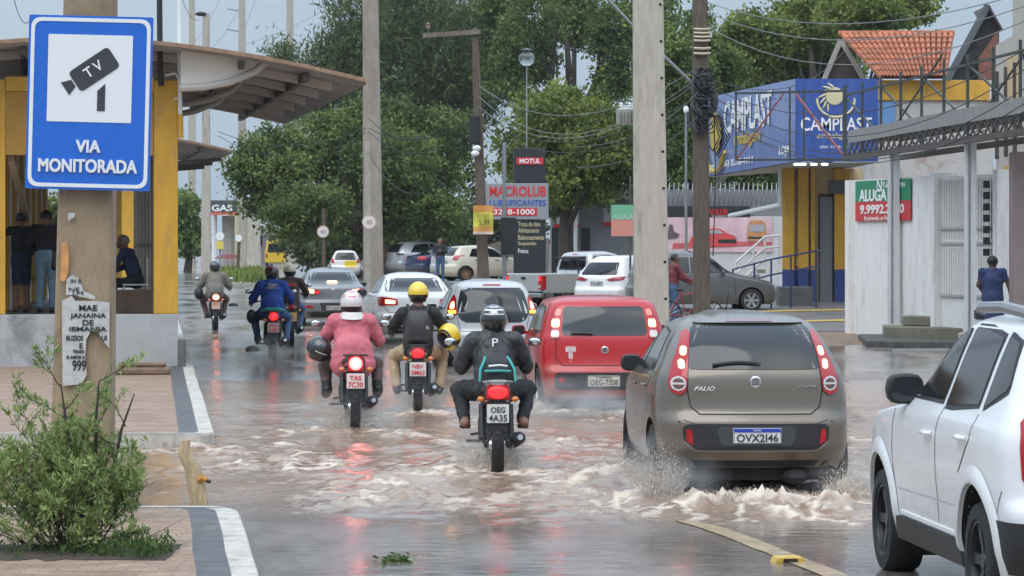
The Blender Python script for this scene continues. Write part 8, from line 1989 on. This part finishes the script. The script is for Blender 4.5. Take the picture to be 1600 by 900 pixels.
for s in (-1, 1):
    b = MB(); b.prism(rpoly([(s * .27 - .045, -.05), (s * .27 + .045, -.05), (s * .27 + .05, .20), (s * .27 - .05, .20)], .03), .415, .435, 'z'); b.tube([(s * .27 - .05, .10, .43), (s * .27, .12, .485), (s * .27 + .05, .10, .43)], .008, 6); b.build('sandal', M_rubber, r, smooth=True)
o = empty('luggage_net', (bx, by + .62, -.06), H1, 'black bundle with teal straps tied on the seat behind the rider in black', 'bag')
rows = [[(q[0], yy, q[1]) for q in rpoly([(-w, z0), (w, z0), (w * .8, z1), (-w * .8, z1)], .05, 4)] for yy, w, z0, z1 in ((-.74, .10, .89, .97), (-.62, .17, .88, 1.06), (-.45, .18, .88, 1.10), (-.32, .13, .88, 1.06))]
b = MB(); b.grid(rows, 0, True); b.f.append(tuple(range(len(rows[0])))); b.m.append(0); b.build('bundle', C_blk2, o, smooth=True)
teal = mat('teal_strap', (.03, .30, .27), .6)
for xx in (-.13, .13):
    MB().tube([(xx * 1.25, -.74, .89), (xx * 1.2, -.70, 1.0), (xx * .9, -.62, 1.075), (xx * .8, -.40, 1.10), (xx, -.30, .95)], .012, 6).build('strap', teal, o, smooth=True)
MB().tube([(-.12, -.74, .985), (0, -.755, .99), (.12, -.74, .985)], .012, 6).build('strap', teal, o, smooth=True)
for zz in (.945, 1.03): MB().tube([(-.08, -.72, zz), (.02, -.73, zz + .01), (.09, -.71, zz)], .009, 5).build('band', M_white, o, smooth=True)
# pink hooded jacket
bx, by = dpos(546, 36.0); H2 = R(5.5)
motorbike('dark red motorcycle with a bright white-hot tail lamp, under the rider in pink', bx, by + .62, H2, M_red_bike, ('TAS', '7C30'), mat('white_plate_red_text', (.66, .60, .58), .5), M_inkr, lit=mat('white_hot_lamp', (.8, .1, .1), .2, em=(1, .05, .05), es=12), core=.045, z=-.06, tl=(.075, .075))
t = rider('rider in a pink hooded jacket and a pink and white helmet', bx, by + .62, -.05, H2, C_pink, C_brown, M_black, wide=1.06, hipz=.81, sh=.195, elbow=(.315, .18, 1.02), grip=(.33, .42, 1.0), lean=.12, knee=(.30, .34, .72), foot=(.29, .02, .50), sleeve=1.05, belly=.185, hoodie=1, headz=.61)
t[1].append((Vector((0, -.16, .77)), Vector((0, -.14, .92)), .20, .18, 0, (1.25, .75, 1)))
r = finish(t, H_wht, (M_black, -.32), [(-160, 34, -135, 34, .30, H_pink), (-45, 34, -20, 34, .30, H_pink), (-115, 30, -65, 30, .12, H_pink), (-130, 62, -50, 62, .16, H_pink)])
b = MB(); rows = []
for i in range(9):
    a = R(180 + 180 * i / 8); rows.append([(.115 * math.cos(a), .06 + .10 * math.sin(a), 1.345), (.150 * math.cos(a), .045 + .145 * math.sin(a), 1.29 - .03 * abs(math.sin(a)))])
b.grid(rows); b.build('hood_lining', C_white, r, smooth=True)
for s in (-1, 1): MB().tube([(s * .29, .0, .56), (s * .29, -.03, .45), (s * .295, .12, .41), (s * .30, .20, .40)], [.055, .062, .055, .035], 12).build('boot', M_black, r, smooth=True)
# spare helmet on the left arm
o = empty('helmet', (bx, by + .62, -.08), H2, 'glossy black helmet hanging on the left elbow of the rider in pink', 'helmet')
helmet(o, (-.375, .08, .955), H_blk, .150, yaw=R(35), name='helmet_shell', pitch=R(20), stripes=[(-150, 5, -90, -5, .05, M_inkw)])
# yellow helmet
bx, by = dpos(651, 39.3); H3 = R(1.5)
motorbike('yellow and black motorcycle with its left indicator lit, under the rider with the backpack', bx, by + .62, H3, M_yel_bike, ('NBV', '0M63'), None, M_inkr, lit=M_lit, z=-.06, ind=None, tl=(.072, .055))
t = rider('rider in a dark jacket and khaki trousers wearing a yellow helmet', bx, by + .62, -.05, H3, C_dark, C_khaki, M_black, hipz=.82, sh=.19, elbow=(.31, .22, 1.10), grip=(.34, .42, 1.015), lean=.14, knee=(.31, .34, .72), foot=(.26, .06, .32), sleeve=1.1, headz=.66)
r = finish(t, H_yel, (H_blk, -.10))
o = empty('backpack', (bx, by + .62, -.08), H3, 'dark grey backpack worn by the rider with the yellow helmet', 'backpack')
rows = [[(q[0], yy, q[1]) for q in rpoly([(-w, z0), (w, z0), (w * .72, z1), (-w * .72, z1)], .07, 4)] for yy, w, z0, z1 in ((-.34, .09, .96, 1.18), (-.30, .15, .92, 1.27), (-.20, .175, .90, 1.33), (-.08, .16, .92, 1.33))]
b = MB(); b.grid(rows, 0, True); b.f.append(tuple(range(len(rows[0])))); b.m.append(0); b.build('pack', cloth('grey_nylon', (.035, .03, .03), rough=.6), o, smooth=True)
for s in (-1, 1): MB().tube([(s * .10, -.08, 1.30), (s * .13, .06, 1.39), (s * .14, .20, 1.30), (s * .15, .14, 1.05), (s * .14, -.06, .95)], .02, 6).build('strap', M_black, o, smooth=True)
rows = [[(q[0], yy, q[1]) for q in rpoly([(-.10, .97), (.10, .97), (.09, 1.10), (-.09, 1.10)], .03, 3)] for yy in (-.355, -.30)]
b = MB(); b.grid(rows, 0, True); b.f.append(tuple(range(len(rows[0])))); b.m.append(0); b.build('front_pocket', cloth('grey_nylon2', (.03, .026, .026), rough=.6), o, smooth=True)
lettering('K', .03, .04, M_inkw, o, (.12, -.325, 1.12), name='mark')
o = empty('helmet', (bx, by + .62, -.08), H3, 'yellow and black helmet hanging on the right arm of the rider with the backpack', 'helmet')
helmet(o, (.385, .09, 1.0), H_yel, .155, yaw=R(-35), name='helmet_shell', pitch=R(-70))
o = MB().prism(rpoly([(-.04, -.08), (.04, -.08), (.05, .08), (-.05, .08)], .03), -.02, .02).build('side_case', M_amberlit, None) if False else None
# rider in the blue jersey, and the one beyond him
bx, by = dpos(421, 56); H4 = R(6)
motorbike('black motorcycle of the rider in the blue jersey', bx, by + .62, H4, M_blk_bike, ('PIX', '2A87'), mat('pinkish_plate', (.6, .42, .38), .5), M_inkr, lit=M_lit, tl=(.07, .065))
t = rider('rider in a royal blue jersey and black helmet, left of the grey sedan', bx, by + .62, 0, H4, C_blue, C_jean, M_black, sh=.20, elbow=(.335, .20, 1.10), grip=(.36, .46, 1.02), lean=.12, knee=(.30, .36, .74), foot=(.25, .06, .36), wide=1.08, headz=.63, hipz=.90)
r = finish(t, H_blk, None, [(-150, 30, -40, 30, .10, H_red), (-140, 48, -60, 48, .10, M_inkw)])
lettering('TEAM', .15, .05, mat('yellow_print', (.62, .48, .06), .5), r, (0, -.085, 1.34), name='jersey_print', tilt=R(-8)); lettering('RIDER 10', .20, .03, MATS['yellow_print'], r, (0, -.09, 1.29), name='jersey_print', tilt=R(-8))
b = MB(); b.tube([(-.185, -.06, .90), (-.10, -.215, .905), (.10, -.215, .905), (.185, -.06, .90)], .042, 8); b.build('waistband', mat('teal_cloth', (.03, .24, .22), .7), r, smooth=True)
for s in (-1,): MB().ell((-.36, .12, .78), (.09, .12, .13), 14, 10).build('knee_guard', M_black, r, smooth=True)
bx, by = dpos(450, 64); H5 = R(6)
motorbike('motorcycle with a yellow number plate beyond the rider in blue', bx, by + .62, H5, M_blk_bike, ('QUA', '4J12'), M_platey, M_inkr, lit=M_lens, tl=(.06, .04))
t = rider('rider in a dark brown jacket and beige helmet, partly behind the rider in blue', bx, by + .62, 0, H5, C_brn2, C_jean, M_black, sh=.21, lean=.14, headz=.63)
r = finish(t, H_bei, (M_black, -.2))
b = MB(); b.box((.03, -.115, 1.24), (.18, .02, .045)); b.build('jacket_band', H_red, r)
# the far one
bx, by = dpos(332, 75.5); H6 = R(7)
motorbike('small black motorcycle furthest down the road, under the rider in olive grey', bx, by + .62, H6, M_blk_bike, ('RT', ''), mat('tan_plate', (.55, .40, .33), .5), M_inkr, lit=M_hot, tl=(.075, .065))
t = rider('rider in an olive grey jacket and black helmet, furthest down the road', bx, by + .62, 0, H6, C_olive, C_brown, M_black, wide=1.08, sh=.20, elbow=(.345, .18, 1.06), grip=(.37, .42, 1.0), lean=.16, knee=(.28, .34, .72), sleeve=1.2)
r = finish(t, H_blk, None, [(-30, 20, 10, 30, .3, H_red)])
MB().ell((-.38, .10, .88), (.11, .15, .15), 14, 10).build('elbow_bag', M_black, r, smooth=True)

# ---------------------------------------------------------------- flood, wakes and spray last: they follow the vehicles
def wheels_of(px, d, rz, dx, ys):
    a = R(rz); x = X(px, d)
    return [(x + sx * dx * math.cos(a) - y * math.sin(a), d + sx * dx * math.sin(a) + y * math.cos(a)) for sx in (-1, 1) for y in ys]
for px, d, rz, dx, ys, s_, r_ in ((1183, 26.3, 3.0, .72, (.45, 3.0), 1.0, .50), (945, 39.3, 3.6, .70, (.45, 2.9), .85, .45), (772, 53, 5.6, .68, (.4,), .35, .4)):
    for x, y in wheels_of(px, d, rz, dx, ys): WHEELS.append((x, y, s_, r_))
for px, d, s_, r_ in ((773, 29.7, .8, .42), (773, 29.25, .55, .26), (547, 36.05, .55, .28), (651, 39.3, .4, .26), (547, 36.5, .8, .44), (651, 39.7, .6, .38), (421, 56, .3, .4)): WHEELS.append((X(px, d), d, s_, r_))
for x, y, s_, r_ in ((X(1250, 25), 25.6, .5, .7), (X(1110, 25.8), 25.8, .6, .6), (X(640, 26.2), 26.6, .35, .8), (X(440, 30), 30.5, .35, .9), (X(900, 33), 33, .4, .9), (X(1390, 24), 24.6, .3, .6), (X(1500, 19.8), 19.8, .3, .4), (X(560, 26), 25.6, .4, .35), (X(300, 32), 32.2, .5, .25)): WHEELS.append((x, y, s_, r_))
build_flood()
GS = 'spray'
for i, (px, d, z, n_, sx, sy, sz, vx, lab) in enumerate((
    (1040, 26.5, .0, 11000, .32, .35, .52, -.10, 'spray thrown up by the left rear wheel of the grey-brown hatchback'),
    (1312, 26.5, .0, 6000, .30, .35, .38, .10, 'spray thrown up by the right rear wheel of the grey-brown hatchback'),
    (990, 29.2, .0, 2600, .30, .4, .40, -.12, 'spray at the left front wheel of the grey-brown hatchback'),
    (773, 29.45, .0, 9000, .40, .30, .40, 0, 'spray around the rear wheel under the rider in black'),
    (547, 36.2, .0, 7000, .42, .35, .46, 0, 'spray around the rear wheel under the rider in pink'),
    (651, 39.6, .0, 2600, .32, .3, .40, 0, 'spray around the rear wheel under the rider with the backpack'),
    (850, 39.6, .0, 2600, .35, .35, .35, -.08, 'spray thrown up by the left wheels of the red hatchback'),
    (960, 38.6, .0, 900, .6, .3, .20, 0, 'low spray behind the rear bumper of the red hatchback'),
    (1180, 25.6, .0, 8000, .65, .25, .16, 0, 'low spray behind the rear bumper of the grey-brown hatchback'),
    (421, 55.6, .0, 500, .2, .3, .26, 0, 'light spray behind the rider in blue'))):
    splash(X(px, d), d, z, n_, sx, sy, sz, vx, 100 + i, lab)

# fine mist hanging over the churned water
M_mist = mat('spray_mist', (1, 1, 1)); n, l = M_mist.node_tree.nodes, M_mist.node_tree.links; n.remove(n['Principled BSDF'])
pv = n.new('ShaderNodeVolumePrincipled'); pv.inputs['Color'].default_value = (.96, .93, .90, 1)
t = n.new('ShaderNodeTexCoord'); ln = N(n, 'ShaderNodeVectorMath', operation='LENGTH'); l.new(t.outputs['Object'], ln.inputs[0])
mr = N(n, 'ShaderNodeMapRange'); mr.inputs[1].default_value = 1.0; mr.inputs[2].default_value = .1; mr.inputs[3].default_value = 0; mr.inputs[4].default_value = 1; l.new(ln.outputs['Value'], mr.inputs[0])
tn = N(n, 'ShaderNodeTexNoise', Scale=2.6, Detail=4.); l.new(t.outputs['Object'], tn.inputs['Vector'])
m2 = N(n, 'ShaderNodeMapRange'); m2.inputs[1].default_value = .38; m2.inputs[2].default_value = .68; m2.inputs[4].default_value = 2.5; l.new(tn.outputs['Fac'], m2.inputs[0])
mm = N(n, 'ShaderNodeMath', operation='MULTIPLY'); l.new(mr.outputs[0], mm.inputs[0]); l.new(m2.outputs[0], mm.inputs[1]); l.new(mm.outputs[0], pv.inputs['Density']); l.new(pv.outputs[0], n['Material Output'].inputs['Volume'])
for px, d, z, s in ((773, 29.6, .10, (.62, .6, .30)), (547, 36.4, .10, (.8, .8, .36)), (651, 39.6, .12, (.6, .7, .4)), (1035, 26.5, .1, (.62, .8, .46)), (1318, 26.7, .1, (.5, .7, .36)), (900, 38.2, .1, (1.2, .8, .44)), (421, 55.4, .12, (.5, .7, .4))):
    o = MB().ell((0, 0, 0), (1, 1, 1), 16, 10).build('mist', M_mist, None, loc=(X(px, d), d, z)); o.scale = s; tag(o, kind='stuff')
# ---------------------------------------------------------------- rain haze: one even box of air
hz = MB().span((-140, -8, -1.5), (140, 420, 32)).build('haze', mat('haze_air', (1, 1, 1)))
hm = MATS['haze_air']; n, l = hm.node_tree.nodes, hm.node_tree.links
n.remove(n['Principled BSDF']); pv = n.new('ShaderNodeVolumePrincipled'); pv.inputs['Color'].default_value = (.90, .93, .97, 1); pv.inputs['Density'].default_value = .00015; pv.inputs['Anisotropy'].default_value = .2
l.new(pv.outputs[0], n['Material Output'].inputs['Volume']); tag(hz, kind='stuff')
